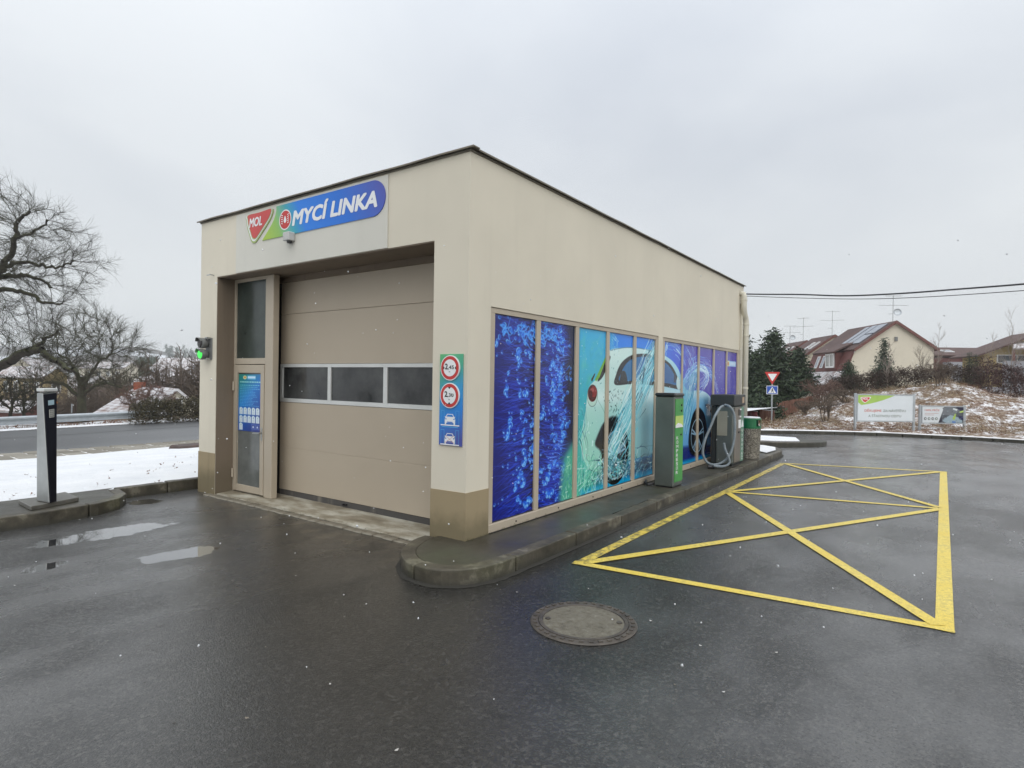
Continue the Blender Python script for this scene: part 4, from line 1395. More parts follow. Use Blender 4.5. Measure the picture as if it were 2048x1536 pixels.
# thin sheet metal edge round the roof, slightly wavy
def edge_strip(a, b, nseg, out):
    mb = MB()
    a, b = np.array(a), np.array(b)
    ps = []
    for k in range(nseg + 1):
        p = a + (b - a) * k / nseg
        dz = 0.007 * noise.noise((p[0] * 1.7, p[1] * 1.7, 5))
        ps.append((p, dz))
    o3 = np.array(out)
    sec = [(-0.06, 0.030), (0.036, 0.030), (0.042, 0.026), (0.042, 0.011), (0.035, 0.011), (0.031, 0.020), (-0.06, 0.020)]
    V = []
    for p, dz in ps:
        V += [tuple(p + o3 * s + np.array((0, 0, BH + h + dz))) for s, h in sec]
    n = len(sec)
    Fs = [(i * n + k, i * n + (k + 1) % n, (i + 1) * n + (k + 1) % n, (i + 1) * n + k) for i in range(nseg) for k in range(n)]
    Fs += [tuple(range(n))[::-1], tuple(range(nseg * n, nseg * n + n))]
    mb.add(V, Fs)
    mb.build('roof_edge', M['flash'], bld)


edge_strip((-BW - 0.05, 0, 0), (0.06, 0, 0), 24, (0, -1, 0))
edge_strip((0, 0.065, 0), (0, BL + 0.05, 0), 30, (1, 0, 0))
edge_strip((-BW, 0.065, 0), (-BW, BL + 0.05, 0), 20, (-1, 0, 0))
# shadow gap board under the edge
MB().box(-BW - 0.012, 0.012, -0.012, 0.0, BH - 0.006, BH + 0.012).build('fascia_strip', M['flash'], bld)
MB().box(0.0, 0.012, 0.003, BL, BH - 0.006, BH + 0.012).build('fascia_strip', M['flash'], bld)
# plinth bands, a few millimetres proud
PH = 0.555
pm = MB()
pm.box(-BW - 0.006, OX0, -0.007, 0.0, 0, PH)
pm.box(-BW - 0.006, -BW, 0.0, BL, 0, PH)
pm.build('plinth', M['plinth'], bld)
pm = MB()
pm.prism([(OX1, -0.007, 0), (0.007, -0.007, 0), (0.007, -0.007, PH + 0.006), (OX1, -0.007, PH)], (0, 0.007, 0))
pm.box(0.0, 0.007, 0.0, FR[0][0], 0, PH + 0.005)
pm.build('plinth', M['plinth'], bld)
# pale board behind the sign
MB().box(-3.895, -1.072, -0.012, -0.002, OZ + 0.004, BH - 0.022).build('sign_board', M['board'], bld)
# reveals of the opening
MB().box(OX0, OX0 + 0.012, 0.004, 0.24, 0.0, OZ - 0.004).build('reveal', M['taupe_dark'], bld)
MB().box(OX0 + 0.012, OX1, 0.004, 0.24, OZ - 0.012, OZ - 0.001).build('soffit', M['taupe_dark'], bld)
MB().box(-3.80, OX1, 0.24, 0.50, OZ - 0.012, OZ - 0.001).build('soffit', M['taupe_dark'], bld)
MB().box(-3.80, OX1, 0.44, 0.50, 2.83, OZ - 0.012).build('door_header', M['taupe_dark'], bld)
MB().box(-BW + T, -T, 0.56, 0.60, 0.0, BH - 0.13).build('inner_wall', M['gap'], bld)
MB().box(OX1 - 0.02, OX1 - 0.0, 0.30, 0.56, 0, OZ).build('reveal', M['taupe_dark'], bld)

# sectional door: panels stacked, glazed band of three panes
DY = 0.47
gx0, gx1 = -3.615, -0.455
# dark guide gap beside the door
MB().box(-3.80, gx0, 0.475, 0.56, 0.03, 2.83).build('door_gap', M['gap'], bld)
gd = MB().box(gx0, gx1, DY + 0.035, DY + 0.05, 0.12, 2.83).build('sectional_door', M['door'], bld)
for za, zb in ((0.115, 0.6695), (0.6705, 1.2625), (1.7665, 2.413), (2.4165, 2.835)):
    MB().box(gx0, gx1, DY, DY + 0.034, za, zb).build('door_panel', M['door'], gd, bevel=0.0022)
MB().box(gx0, gx1, DY + 0.004, DY + 0.036, 0.035, 0.113).build('bottom_seal', M['rubber'], gd, bevel=0.004)
fm = MB()
xs_ = [gx0, gx0 + 0.05, -2.625, -2.565, -1.63, -1.565, gx1 - 0.05, gx1]
fm.box(gx0, gx1, DY - 0.006, DY + 0.034, 1.265, 1.315)
fm.box(gx0, gx1, DY - 0.006, DY + 0.034, 1.722, 1.764)
for i in (0, 2, 4, 6):
    fm.box(xs_[i], xs_[i + 1], DY - 0.006, DY + 0.034, 1.315, 1.722)
fm.build('glazing_frame', M['alu'], gd, bevel=0.003)
for i in (1, 3, 5):
    MB().box(xs_[i], xs_[i + 1], DY + 0.012, DY + 0.02, 1.315, 1.722).build('pane', M['glass'], gd)
for x in (-2.24, -2.29): MB().lathe([(0.012, 0), (0.012, 0.03)], (x, DY - 0.02, 0.075), 8, (0, 1, 0)).build('seal_bolt', M['black'], gd)

# side door with transom light, hinges and post
SY = 0.24
sx0, sx1 = OX0 + 0.012, -3.42
pf = MB()
pf.box(sx0, sx0 + 0.034, SY, SY + 0.06, 0.035, 2.90)            # jambs
pf.box(-3.615, -3.585, SY, SY + 0.06, 0.035, 2.90)
pf.box(sx0 + 0.034, -3.615, SY, SY + 0.06, 1.755, 1.835)
pf.box(sx0 + 0.034, -3.615, SY, SY + 0.06, 2.86, 2.90)
pf.build('side_door_frame', M['frame'], bld, bevel=0.003)
MB().box(-3.583, -3.425, SY - 0.012, SY + 0.075, 0.03, 2.90).build('door_post', M['frame'], bld, bevel=0.006)
MB().box(sx0 + 0.034, -3.615, SY + 0.022, SY + 0.03, 1.835, 2.86).build('transom_pane', M['glass2'], bld)
sdoor = MB()
lx0, lx1 = sx0 + 0.040, -3.622
sdoor.box(lx0, lx0 + 0.065, SY - 0.008, SY + 0.04, 0.05, 1.745)
sdoor.box(lx1 - 0.075, lx1, SY - 0.008, SY + 0.04, 0.05, 1.745)
sdoor.box(lx0 + 0.065, lx1 - 0.075, SY - 0.008, SY + 0.04, 1.64, 1.745)
sdoor.box(lx0 + 0.065, lx1 - 0.075, SY - 0.008, SY + 0.04, 0.05, 0.135)
sd_o = sdoor.build('side_door', M['frame'], bld, bevel=0.003)
MB().box(lx0 + 0.065, lx1 - 0.075, SY + 0.012, SY + 0.02, 0.135, 1.64).build('door_pane', M['glass3'], sd_o)
for z in (0.28, 1.46):
    MB().lathe([(0.014, -0.06), (0.014, 0.06)], (lx0 - 0.004, SY - 0.022, z), 10).build('hinge', M['frame'], sd_o)
MB().tube([(lx1 - 0.03, SY - 0.01, 0.86), (lx1 - 0.03, SY - 0.05, 0.86), (lx1 - 0.16, SY - 0.055, 0.852)], 0.010, 8).build('door_handle', M['steel'], sd_o)
MB().box(lx1 - 0.045, lx1 - 0.018, SY - 0.014, SY - 0.008, 0.76, 0.93).build('lock_plate', M['steel'], sd_o)

# mural windows: frame per bay group, one pane object per bay
bays = [[(0.42, 1.155), (1.235, 1.995), (2.075, 2.805), (2.885, 3.635), (3.725, 4.42)], [(4.79, 5.555), (5.615, 6.375), (6.455, 7.235), (7.315, 8.075), (8.145, 8.86)]]
for g, (ya, yb) in enumerate(FR):
    wf = MB()
    wf.box(-0.075, -0.010, ya + 0.003, yb - 0.003, 2.245, WZ1 - 0.003)
    wf.box(-0.075, 0.012, ya + 0.003, yb - 0.003, WZ0, 0.205)
    edges = [ya + 0.003] + [e for b in bays[g] for e in b] + [yb - 0.003]
    for i in range(0, len(edges), 2):
        wf.box(-0.075, -0.010, edges[i], edges[i + 1], 0.205, 2.245)
    wo_ = wf.build('window_frame', M['frame'], bld, bevel=0.004)
    for (a, b) in bays[g]:
        MB().box(-0.06, -0.032, a, b, 0.205, 2.245).build('window_pane', M['mural'], wo_, uvf=lambda co: ((co.y - 0.38) / 8.56, (co.z - 0.15) / 2.14))
        # thin black glazing gasket along the foot of each pane
        MB().box(-0.031, -0.02, a, b, 0.206, 0.213).build('gasket', M['black'], wo_)
    for (a, b) in bays[g]:
        MB().lathe([(0.009, 0), (0.009, 0.006)], (0.012, (a + b) / 2, 0.165), 8, (1, 0, 0)).build('drain_cap', M['gap'], wo_)
# dark tape joint in the pavement in front of the frame foot
MB().box(0.008, 0.03, FR[0][0], FR[1][1], 0.1225, 0.128).build('wall_joint', M['gap'], bld)

# downpipe at the far corner
dpx = 0.085
path = [(-0.02, 8.93, 3.52), (0.07, 8.93, 3.49)] + [tuple(p) for p in spline([(dpx, 8.93, 3.42), (dpx, 8.93, 3.22), (dpx, 8.99, 3.08), (dpx + 0.01, 9.07, 2.95), (dpx + 0.01, 9.08, 2.75)], 5)] + [(dpx + 0.01, 9.08, 0.14)]
dp = MB().tube(path, 0.058, 14).build('downpipe', M['pipe'], bld, smooth=True)
for z in (3.36, 2.86, 2.62, 1.5):
    y = 8.93 if z > 3.2 else 9.08
    MB().lathe([(0.064, -0.02), (0.066, -0.015), (0.066, 0.015), (0.064, 0.02)], (dpx + (0.01 if z < 3.2 else 0), y, z), 16).build('pipe_clip', M['pipe'], dp)
MB().box(0.0, 0.06, 8.955, 8.985, 0.13, 3.3).build('cable_duct', M['pipe'], bld, bevel=0.01)
# little bracket left on the front wall and wiring stub
MB().tube([(-4.45, 0.0, 2.94), (-4.45, -0.05, 2.945), (-4.52, -0.06, 2.94)], 0.008, 6).build('wall_hook', M['steel'], bld)

# ------------------------------------------------------------------ signs and fittings on the hall
XU, ZU, YU = (1, 0, 0), (0, 0, 1), (0, 1, 0)
fs = thing('wash_sign', (-2.35, -0.02, 3.45), 'long blue and green rounded wash sign with red shield logo above the door', 'sign')
YS = -0.0215
q = NT('sign_fade')
xx = q.math('DIVIDE', q.math('ADD', q.math('ADD', q.xyz()[0], 3.29), q.math('MULTIPLY', q.math('SUBTRACT', q.xyz()[2], 3.45), 0.55)), 2.2)
M['pill'] = q.out(q.ramp(xx, [(0.0, (0.36, 0.52, 0.05)), (0.13, (0.26, 0.48, 0.10)), (0.26, (0.03, 0.33, 0.42)), (0.36, (0.01, 0.20, 0.72)), (0.7, (0.01, 0.15, 0.62)), (1.0, (0.07, 0.09, 0.40))]), 0.3)
za, zb = 3.262, 3.634
r_ = (zb - za) / 2
pill = spline([(-3.000, zb), (-2.998, 3.585), (-3.035, 3.50), (-3.11, 3.415), (-3.29, za)], 5) + [(-1.286 + r_ * math.sin(a), (za + zb) / 2 - r_ * math.cos(a)) for a in np.linspace(0, math.pi, 20)]
O0 = (0, -0.0125, 0)
flat('pill_panel', pill, O0, XU, ZU, 0.009, M['pill'], fs, thick=0.009)
def shield(k, dx=0, dz=0):
    P = [(-3.635, 3.606), (-3.35, 3.606), (-3.10, 3.618), (-3.062, 3.600), (-3.075, 3.555), (-3.13, 3.485), (-3.25, 3.39), (-3.378, 3.291), (-3.43, 3.258), (-3.477, 3.252), (-3.524, 3.279), (-3.575, 3.37), (-3.620, 3.46), (-3.640, 3.54)]
    c = np.array((-3.385, 3.47))
    return spline([tuple(c + (np.array(p) - c) * k + np.array((dx, dz))) for p in P], 4, True)
M['logo_green'] = plain('logo_green', (0.33, 0.42, 0.14), 0.35)
M['logo_red'] = plain('logo_red', (0.55, 0.06, 0.055), 0.35, 0.06)
flat('shield_edge', shield(1.0), O0, XU, ZU, 0.010, M['logo_green'], fs, thick=0.010)
flat('shield_band', shield(0.95, 0.0, 0.012), O0, XU, ZU, 0.0115, M['white_paint'], fs)
flat('shield_trim', shield(0.90, 0.006, 0.022), O0, XU, ZU, 0.013, M['logo_green'], fs)
flat('shield_face', shield(0.86, 0.008, 0.026), O0, XU, ZU, 0.0145, M['logo_red'], fs)
text_mesh('logo_letters', 'MOL', (-3.562, -0.0125, 3.455), XU, ZU, 0.112, M['white_paint'], fs, width=0.275, bold=0.035, shear=0.18, off=0.0165)
flat('badge_ring', circ(-2.812, 3.448, 0.120), O0, XU, ZU, 0.0105, M['white_paint'], fs)
flat('badge', circ(-2.812, 3.448, 0.106), O0, XU, ZU, 0.012, M['red_paint'], fs)
mb = MB()
for sx in (-1, 1):
    for k in range(5):
        z = 3.448 + (k - 2) * 0.024
        x0 = -2.812 + sx * 0.045
        mb.poly([(x0 + sx * a, YS - 0.0045, z + b) for a, b in ((0, 0), (0.03, 0.008), (0.03, 0.018), (0, 0.010))][::sx])
mb.poly([(x, YS - 0.0045, z) for x, z in spline([(-2.812, 3.495), (-2.79, 3.455), (-2.787, 3.43), (-2.812, 3.408), (-2.837, 3.43), (-2.834, 3.455)], 4, True)])
mb.build('badge_symbol', M['white_paint'], fs)
text_mesh('sign_letters', 'MYCÍ LINKA', (-2.665, -0.0125, 3.362), XU, ZU, 0.166, M['white_paint'], fs, width=1.44, bold=0.05, shear=0.2, off=0.0115)

# small sensor box hanging under the sign
sn = thing('sensor_box', (-2.68, -0.05, 3.22), 'small pale grey sensor box fixed under the long wash sign', 'sensor')
MB().box(-2.745, -2.625, -0.10, -0.0125, 3.175, 3.275).build('housing', plain('pale_grey_plastic', (0.5, 0.5, 0.48), 0.5), sn, bevel=0.008)
MB().lathe([(0.03, 0.0), (0.03, -0.02), (0.024, -0.028), (0.0, -0.028)], (-2.675, -0.055, 3.175), 14).build('lens', M['black'], sn)

# limit sign on the corner pier
ls = thing('limit_sign', (-0.18, -0.01, 1.4), 'tall green to blue panel with round width and height limits on the corner pier', 'sign')
q = NT('limit_panel_fade')
tt = q.math('ADD', q.math('MULTIPLY', q.math('SUBTRACT', 1.83, q.xyz()[2]), 1.12), q.math('MULTIPLY', q.math('ADD', q.xyz()[0], 0.33), 0.5))
M['limit'] = q.out(q.ramp(tt, [(0.0, (0.10, 0.42, 0.16)), (0.25, (0.06, 0.35, 0.24)), (0.45, (0.03, 0.28, 0.52)), (0.7, (0.01, 0.20, 0.62)), (1.05, (0.06, 0.08, 0.33))]), 0.3)
MB().box(-0.325, -0.045, -0.016, -0.002, 0.982, 1.832).build('panel', M['limit'], ls, bevel=0.002)
for cz, txt in ((1.703, '2'), (1.447, '2')):
    d = MB().lathe([(0.0, 0.0), (0.117, 0.0), (0.117, 0.012), (0.0, 0.012)], (-0.187, -0.017, cz), 40, (0, -1, 0)).build('limit_disc', M['white_paint'], ls)
    OO = (0, -0.029, 0)
    flat('ring', circ(-0.187, cz, 0.109, 40), OO, XU, ZU, 0.0015, M['red_paint'], d)
    flat('disc_face', circ(-0.187, cz, 0.079, 40), OO, XU, ZU, 0.003, M['white_paint'], d)
    text_mesh('figure', '2', (-0.243, -0.029, cz - 0.012), XU, ZU, 0.053, M['black_print'], d, width=0.032, bold=0.03, off=0.0045)
    text_mesh('figure', ',45' if cz > 1.6 else ',30', (-0.207, -0.029, cz - 0.010), XU, ZU, 0.034, M['black_print'], d, width=0.072, bold=0.015, off=0.0045)
    text_mesh('figure', 'm', (-0.196, -0.029, cz - 0.042), XU, ZU, 0.018, M['black_print'], d, off=0.0045)
    if cz > 1.6:
        for sx in (-1, 1):
            p = [(-0.187 + sx * 0.079, -0.0335, cz + 0.018), (-0.187 + sx * 0.062, -0.0335, cz), (-0.187 + sx * 0.079, -0.0335, cz - 0.018)]
            MB().poly(p if sx < 0 else p[::-1]).build('arrow', M['black_print'], d)
    else:
        for sz in (-1, 1):
            MB().poly([(-0.205, -0.0335, cz + sz * 0.079), (-0.187, -0.0335, cz + sz * 0.060), (-0.169, -0.0335, cz + sz * 0.079)][::sz]).build('arrow', M['black_print'], d)
M['pale_blue'] = plain('pale_blue_print', (0.10, 0.42, 0.72), 0.4)
for cz, crossed in ((1.178, False), (0.998, True)):
    O2 = (-0.188, -0.0165, cz)
    def out_(pts): return [(x, z) for x, z in pts]
    body = [(-0.062, 0.0), (-0.045, 0.0), (-0.045, 0.015), (0.045, 0.015), (0.045, 0.0), (0.062, 0.0), (0.064, 0.045), (0.056, 0.066), (0.066, 0.072), (0.05, 0.074), (0.034, 0.098), (-0.034, 0.098), (-0.05, 0.074), (-0.066, 0.072), (-0.056, 0.066), (-0.064, 0.045)]
    flat('car_symbol', body, O2, XU, ZU, 0.001, M['white_paint'], ls)
    flat('car_screen', [(-0.042, 0.072), (0.042, 0.072), (0.03, 0.092), (-0.03, 0.092)], O2, XU, ZU, 0.002, M['limit'], ls)
    flat('car_grille', [(-0.034, 0.017), (0.034, 0.017), (0.034, 0.026), (-0.034, 0.026)], O2, XU, ZU, 0.002, M['limit'], ls)
    for sx in (-1, 1): flat('car_lamp', [(sx * 0.05 - 0.009, 0.046), (sx * 0.05 + 0.009, 0.046), (sx * 0.05 + 0.007, 0.055), (sx * 0.05 - 0.007, 0.055)], O2, XU, ZU, 0.002, M['limit'], ls)
    for sx in (-1, 1):
        x = sx * 0.09
        for a, b, c_, d_ in ((x - 0.021, x - 0.018, 0.0, 0.13), (x + 0.018, x + 0.021, 0.0, 0.13), (x - 0.018, x + 0.018, 0.127, 0.13)):
            flat('post_symbol', [(a, c_), (b, c_), (b, d_), (a, d_)], O2, XU, ZU, 0.001, M['pale_blue'], ls)
    flat('floor_symbol', [(-0.115, -0.012), (0.115, -0.012), (0.115, -0.002), (-0.115, -0.002)], O2, XU, ZU, 0.001, M['white_paint'], ls)
    if not crossed: flat('floor_symbol', [(-0.10, -0.026), (0.10, -0.026), (0.10, -0.02), (-0.10, -0.02)], O2, XU, ZU, 0.001, M['pale_blue'], ls)
    else:
        for s_ in (-1, 1):
            flat('cross_symbol', [(-0.055 * s_ - 0.002, 0.01), (-0.055 * s_ + 0.002, 0.01), (0.05 * s_ + 0.002, 0.075), (0.05 * s_ - 0.002, 0.075)], O2, XU, ZU, 0.003, M['red_paint'], ls)

# door leaflet behind the glass of the side door, its lower edge curling
po = MB()
x0, x1, z0, z1 = lx0 + 0.078, lx1 - 0.088, 0.862, 1.622
po.box(x0, x1, SY + 0.006, SY + 0.0115, z0, z1)
o = po.build('door_poster', M['poster'], uvf=lambda co: ((co.x - x0) / (x1 - x0), (co.z - z0) / (z1 - z0)))
tag(o, 'blue and green price poster with white cards on the narrow glazed side door', 'poster')

# traffic light beside the side door
tl = thing('traffic_light', (-4.58, -0.06, 1.96), 'two lamp grey traffic light glowing green on the left front pier', 'traffic light')
TX = -4.575
MB().box(TX - 0.05, TX + 0.11, -0.014, -0.001, 1.81, 2.105).build('mount_plate', M['grey_plastic'], tl, bevel=0.004)
q = NT('green_lamp')
q.b.inputs['Emission Color'].default_value = (0.08, 0.9, 0.12, 1)
q.b.inputs['Emission Strength'].default_value = 0.8
M['lamp_green'] = q.out((0.02, 0.35, 0.05), 0.2)
M['lamp_off'] = plain('dark_lamp_glass', (0.05, 0.045, 0.045), 0.15)
for z, mt in ((2.030, M['lamp_off']), (1.880, M['lamp_green'])):
    h_ = MB().lathe([(0.045, 0.014), (0.064, 0.04), (0.072, 0.08), (0.072, 0.115), (0.063, 0.115), (0.062, 0.108)], (TX, 0, z), 24, (0, -1, 0)).build('lamp_housing', M['grey_plastic'], tl, smooth=True)
    MB().lathe([(0.062, 0.108), (0.048, 0.124), (0.026, 0.134), (0.0, 0.137)], (TX, 0, z), 24, (0, -1, 0)).build('lens', mt, h_, smooth=True)
    vis = MB()
    V, n = [], 14
    for k in range(n + 1):
        a = math.pi * (0.10 + 0.80 * k / n)
        for rr_, yy in ((0.073, -0.105), (0.073, -0.165 + 0.04 * abs(k / n - 0.5)), (0.070, -0.165 + 0.04 * abs(k / n - 0.5)), (0.070, -0.105)):
            V.append((TX + rr_ * math.cos(a), yy, z + rr_ * math.sin(a)))
    Fs = [(4 * k + j, 4 * k + (j + 1) % 4, 4 * k + 4 + (j + 1) % 4, 4 * k + 4 + j) for k in range(n) for j in range(4)] + [(3, 2, 1, 0), (4 * n, 4 * n + 1, 4 * n + 2, 4 * n + 3)]
    vis.add(V, Fs)
    vis.build('visor', M['grey_plastic'], h_)
for z in (1.82, 2.10): MB().box(TX + 0.03, TX + 0.085, -0.07, -0.014, z - 0.012, z + 0.012).build('bracket', M['steel'], tl, bevel=0.003)

# pay terminal
B, Cc, A = ground(98, 1006, 0.18), ground(111.5, 1003, 0.18), ground(73, 1001.5, 0.18)
dep = lambda P: (np.array(P) - CAM) @ fw
B2, A2 = at(85, 787, dep(B) + 0.03), at(73.5, 786, dep(A))
nf = np.cross(Cc - B, B2 - B)
rd = at(112, 783.5, 1.0) - CAM
C2 = CAM + rd * (((B - CAM) @ nf) / (rd @ nf))
D = A + (Cc - B) * 1.2
D2 = A2 + (C2 - B2) * 0.85
pt_ = thing('pay_terminal', tuple((A + Cc) / 2), 'tapered steel and glossy black pay terminal column on concrete island', 'payment terminal')
body = MB().hexa([A, B, Cc, D], [A2, B2, C2, D2])
body.build('steel_body', M['steel'], pt_, bevel=0.006)
nf = np.cross(Cc - B, B2 - B)
nf = nf / np.linalg.norm(nf)
if nf[0] < 0: nf = -nf
MB().prism([B * 0.97 + Cc * 0.03 + nf * 0.002, Cc * 0.97 + B * 0.03 + nf * 0.002, C2 * 0.985 + B2 * 0.015 + nf * 0.002 - np.array((0, 0, 0.012)), B2 * 0.99 + C2 * 0.01 + nf * 0.002 - np.array((0, 0, 0.012))], nf * 0.014).build('front_panel', M['navy_gloss'], pt_, bevel=0.003)
ztop = max(A2[2], B2[2], C2[2]) + 0.004
ctr = (A2 + B2 + C2 + D2) / 4
lid = [ctr + (p - ctr) * 1.06 for p in (A2, B2 + nf * 0.016, C2 + nf * 0.016, D2)]
MB().hexa([(p[0], p[1], ztop) for p in lid], [(p[0], p[1], ztop + 0.035) for p in lid]).build('top_cap', M['alu'], pt_, bevel=0.006)
def on_face(a, b):
    lo = B + (Cc - B) * a
    hi = B2 + (C2 - B2) * a
    return lo + (hi - lo) * b + nf * 0.017
for nm, (a0, a1, b0, b1), mt in (('display', (0.28, 0.72, 0.885, 0.93), plain('pale_display', (0.32, 0.44, 0.5), 0.25)), ('keypad', (0.33, 0.72, 0.77, 0.845), plain('keypad_steel', (0.42, 0.42, 0.38), 0.4))):
    k_ = MB().prism([on_face(a0, b0), on_face(a1, b0), on_face(a1, b1), on_face(a0, b1)], nf * 0.005).build(nm, mt, pt_)
    if nm == 'keypad':
        for i in range(3):
            for j in range(4):
                mb = MB()
                aa, bb = a0 + (a1 - a0) * (0.12 + i * 0.3), b0 + (b1 - b0) * (0.08 + j * 0.235)
                mb.prism([on_face(aa, bb) + nf * 0.005, on_face(aa + 0.07, bb) + nf * 0.005, on_face(aa + 0.07, bb + 0.012) + nf * 0.005, on_face(aa, bb + 0.012) + nf * 0.005], nf * 0.003)
                mb.build('key', M['grey_plastic'], k_)
a_ = Cc + (C2 - Cc) * 0.90 - nf * 0.03
MB().lathe([(0.0, 0), (0.016, 0.004), (0.018, 0.03), (0.0, 0.04)], a_, 10, tuple((C2 - B2) / np.linalg.norm(C2 - B2))).build('amber_lamp', plain('amber_plastic', (0.7, 0.22, 0.02), 0.3), pt_)
bp = [ground(37, 1009, 0.128), ground(62, 1022, 0.128), ground(158, 1002.5, 0.128)]
bp.append(bp[0] + bp[2] - bp[1])
MB().hexa(bp, [p + np.array((0, 0, 0.048)) for p in bp]).build('base_plate', plain('grey_stone_plate', (0.12, 0.115, 0.10), 0.3, 0.2, 12), pt_, bevel=0.006)

# compressor tower
tw = thing('air_tower', (0.33, 4.13, 0.122), 'slim grey green service tower with light green lettered front beside mural wall', 'service tower')
X0, X1, Y0, Y1, Z0, Z1 = 0.205, 0.485, 3.915, 4.28, 0.135, 1.40
MB().box(X0, X1, Y0, Y1, Z0, Z1).build('cabinet', M['steel_dk'], tw, bevel=0.012)
MB().box(X0 - 0.01, X1 + 0.012, Y0 - 0.012, Y1 + 0.012, Z1, Z1 + 0.05).build('lid', M['black'], tw, bevel=0.018)
MB().box(X0 + 0.02, X1 - 0.02, Y0 + 0.02, Y1 - 0.02, 0.122, 0.136).build('plinth', M['black'], tw)
fp = MB().box(X1, X1 + 0.006, Y0 + 0.03, Y1 - 0.02, 0.20, 1.37).build('front_panel', M['green_strip'], tw)
MB().box(X1 + 0.006, X1 + 0.009, Y0 + 0.035, Y1 - 0.025, 0.98, 1.13).build('sticker', M['lime'], fp)
MB().prism([(X1 + 0.006, Y0 + 0.035, 0.965), (X1 + 0.006, Y1 - 0.025, 0.965), (X1 + 0.006, Y1 - 0.1, 1.01), (X1 + 0.006, Y0 + 0.13, 1.03), (X1 + 0.006, Y0 + 0.035, 1.0)], (0.0045, 0, 0)).build('sticker', M['white_paint'], fp)
for z in (1.20, 1.28, 0.86): MB().lathe([(0.014, 0), (0.014, 0.012), (0.0, 0.012)], (X1 + 0.006, Y1 - 0.11, z), 10, (1, 0, 0)).build('button', M['black'], fp)
for k, ch in enumerate('KOMPRESOR'):
    text_mesh('letter', ch, (X1 + 0.006, Y0 + 0.075, 0.80 - k * 0.061), YU, ZU, 0.045, M['white_paint'], fp, width=0.075, bold=0.03, off=0.002)
MB().tube([(X0 - 0.02, Y0 + 0.05, 0.15), (X0 - 0.08, Y0 - 0.02, 0.14), (X0 - 0.15, Y0 + 0.02, 0.15), (X0 - 0.16, Y0 + 0.1, 0.17)], 0.018, 8).build('supply_pipe', M['black'], tw)

# vacuum cleaner
vc = thing('vacuum_station', (0.35, 7.1, 0.122), 'grey vacuum station with dark head and looped pale hose beside mural wall', 'vacuum cleaner')
X0, X1, Y0, Y1 = 0.20, 0.505, 6.76, 7.44
MB().box(X0, X1, Y0, Y1, 0.15, 1.19).build('cabinet', M['steel_dk'], vc, bevel=0.03, seg=3)
MB().box(X0 - 0.09, X0, Y0 + 0.03, Y1 - 0.03, 0.14, 1.19).build('back_housing', M['dark_head'], vc, bevel=0.01)
MB().box(X0 - 0.10, X1 + 0.02, Y0 - 0.03, Y1 + 0.03, 1.195, 1.395).build('head', M['dark_head'], vc, bevel=0.012, seg=2)
MB().box(X1 + 0.02, X1 + 0.023, Y1 - 0.20, Y1 - 0.06, 1.24, 1.35).build('head_label', plain('faded_label', (0.42, 0.30, 0.2), 0.5, 0.3, 20), vc)
MB().box(X0 + 0.02, X1 - 0.02, Y0 + 0.02, Y1 - 0.02, 0.122, 0.15).build('plinth', M['black'], vc)
MB().box(X0 + 0.02, X0 + 0.20, Y0 - 0.006, Y0, 0.66, 1.10).build('side_plate', plain('beige_grey_plate', (0.30, 0.29, 0.235), 0.4), vc, bevel=0.002)
MB().box(X1, X1 + 0.012, Y0 + 0.05, Y1 - 0.24, 0.18, 1.17).build('door', plain('warm_steel', (0.20, 0.175, 0.145), 0.35, 0.12, 3, metal=0.4), vc, bevel=0.004)
ts = MB().box(X1, X1 + 0.010, Y1 - 0.225, Y1 - 0.03, 0.17, 1.17).build('front_strip', M['teal_strip'], vc)
for k, ch in enumerate('VYSAVAČ'):
    text_mesh('letter', ch, (X1 + 0.010, Y1 - 0.175, 0.70 - k * 0.083), YU, ZU, 0.055, M['white_paint'], ts, width=0.085, bold=0.025, off=0.002)
MB().prism([(X1 + 0.010, Y1 - 0.20, 0.80), (X1 + 0.010, Y1 - 0.05, 0.80), (X1 + 0.010, Y1 - 0.09, 0.90), (X1 + 0.010, Y1 - 0.14, 0.93)], (0.003, 0, 0)).build('sticker', M['white_paint'], ts)
for z, h_, mt in ((1.02, 0.11, 'black'), (0.79, 0.15, 'white_paint'), (0.70, 0.03, 'black')):
    MB().box(X1 + 0.012, X1 + 0.02, Y1 - 0.40, Y1 - 0.26, z, z + h_).build('coin_unit' if mt == 'black' else 'tariff_label', M[mt], vc)
for z in (1.115, 0.985): MB().box(X1 + 0.012, X1 + 0.022, Y1 - 0.33, Y1 - 0.25, z, z + 0.025).build('coin_label', M['white_paint'], vc)
HD = 10.38
hp = [(1447, 812, 0.25), (1440, 816, 0.1), (1430, 832), (1420, 856), (1410, 880), (1405.5, 905), (1412, 922, 0.03), (1424, 929), (1440, 927), (1453, 918), (1462, 904), (1468, 880), (1470, 850), (1468, 828), (1460, 814), (1450, 810, 0.2)]
path = spline([at(p[0], p[1], HD + (p[2] if len(p) > 2 else 0)) for p in hp], 18)
path = [np.array((max(p[0], 0.06), p[1], max(p[2], 0.152))) for p in path]
MB().tube(path, [0.0225 if k_ % 2 else 0.0195 for k_ in range(len(path))], 10).build('hose', plain('pale_grey_hose', (0.21, 0.245, 0.265), 0.45, 0.2, 10), vc)
hp = [(1448, 886), (1450, 898), (1456, 912), (1459, 924), (1453, 931), (1440, 933), (1427, 931.5)]
path = [np.array((p[0], p[1], max(p[2], 0.152))) for p in spline([at(a, b, HD - 0.07) for a, b in hp], 14)]
MB().tube(path, [0.0225 if k_ % 2 else 0.0195 for k_ in range(len(path))], 10).build('hose', bpy.data.materials['pale_grey_hose'], vc)
a_, b_ = at(1428, 931, HD - 0.02), at(1416, 927, HD - 0.02)
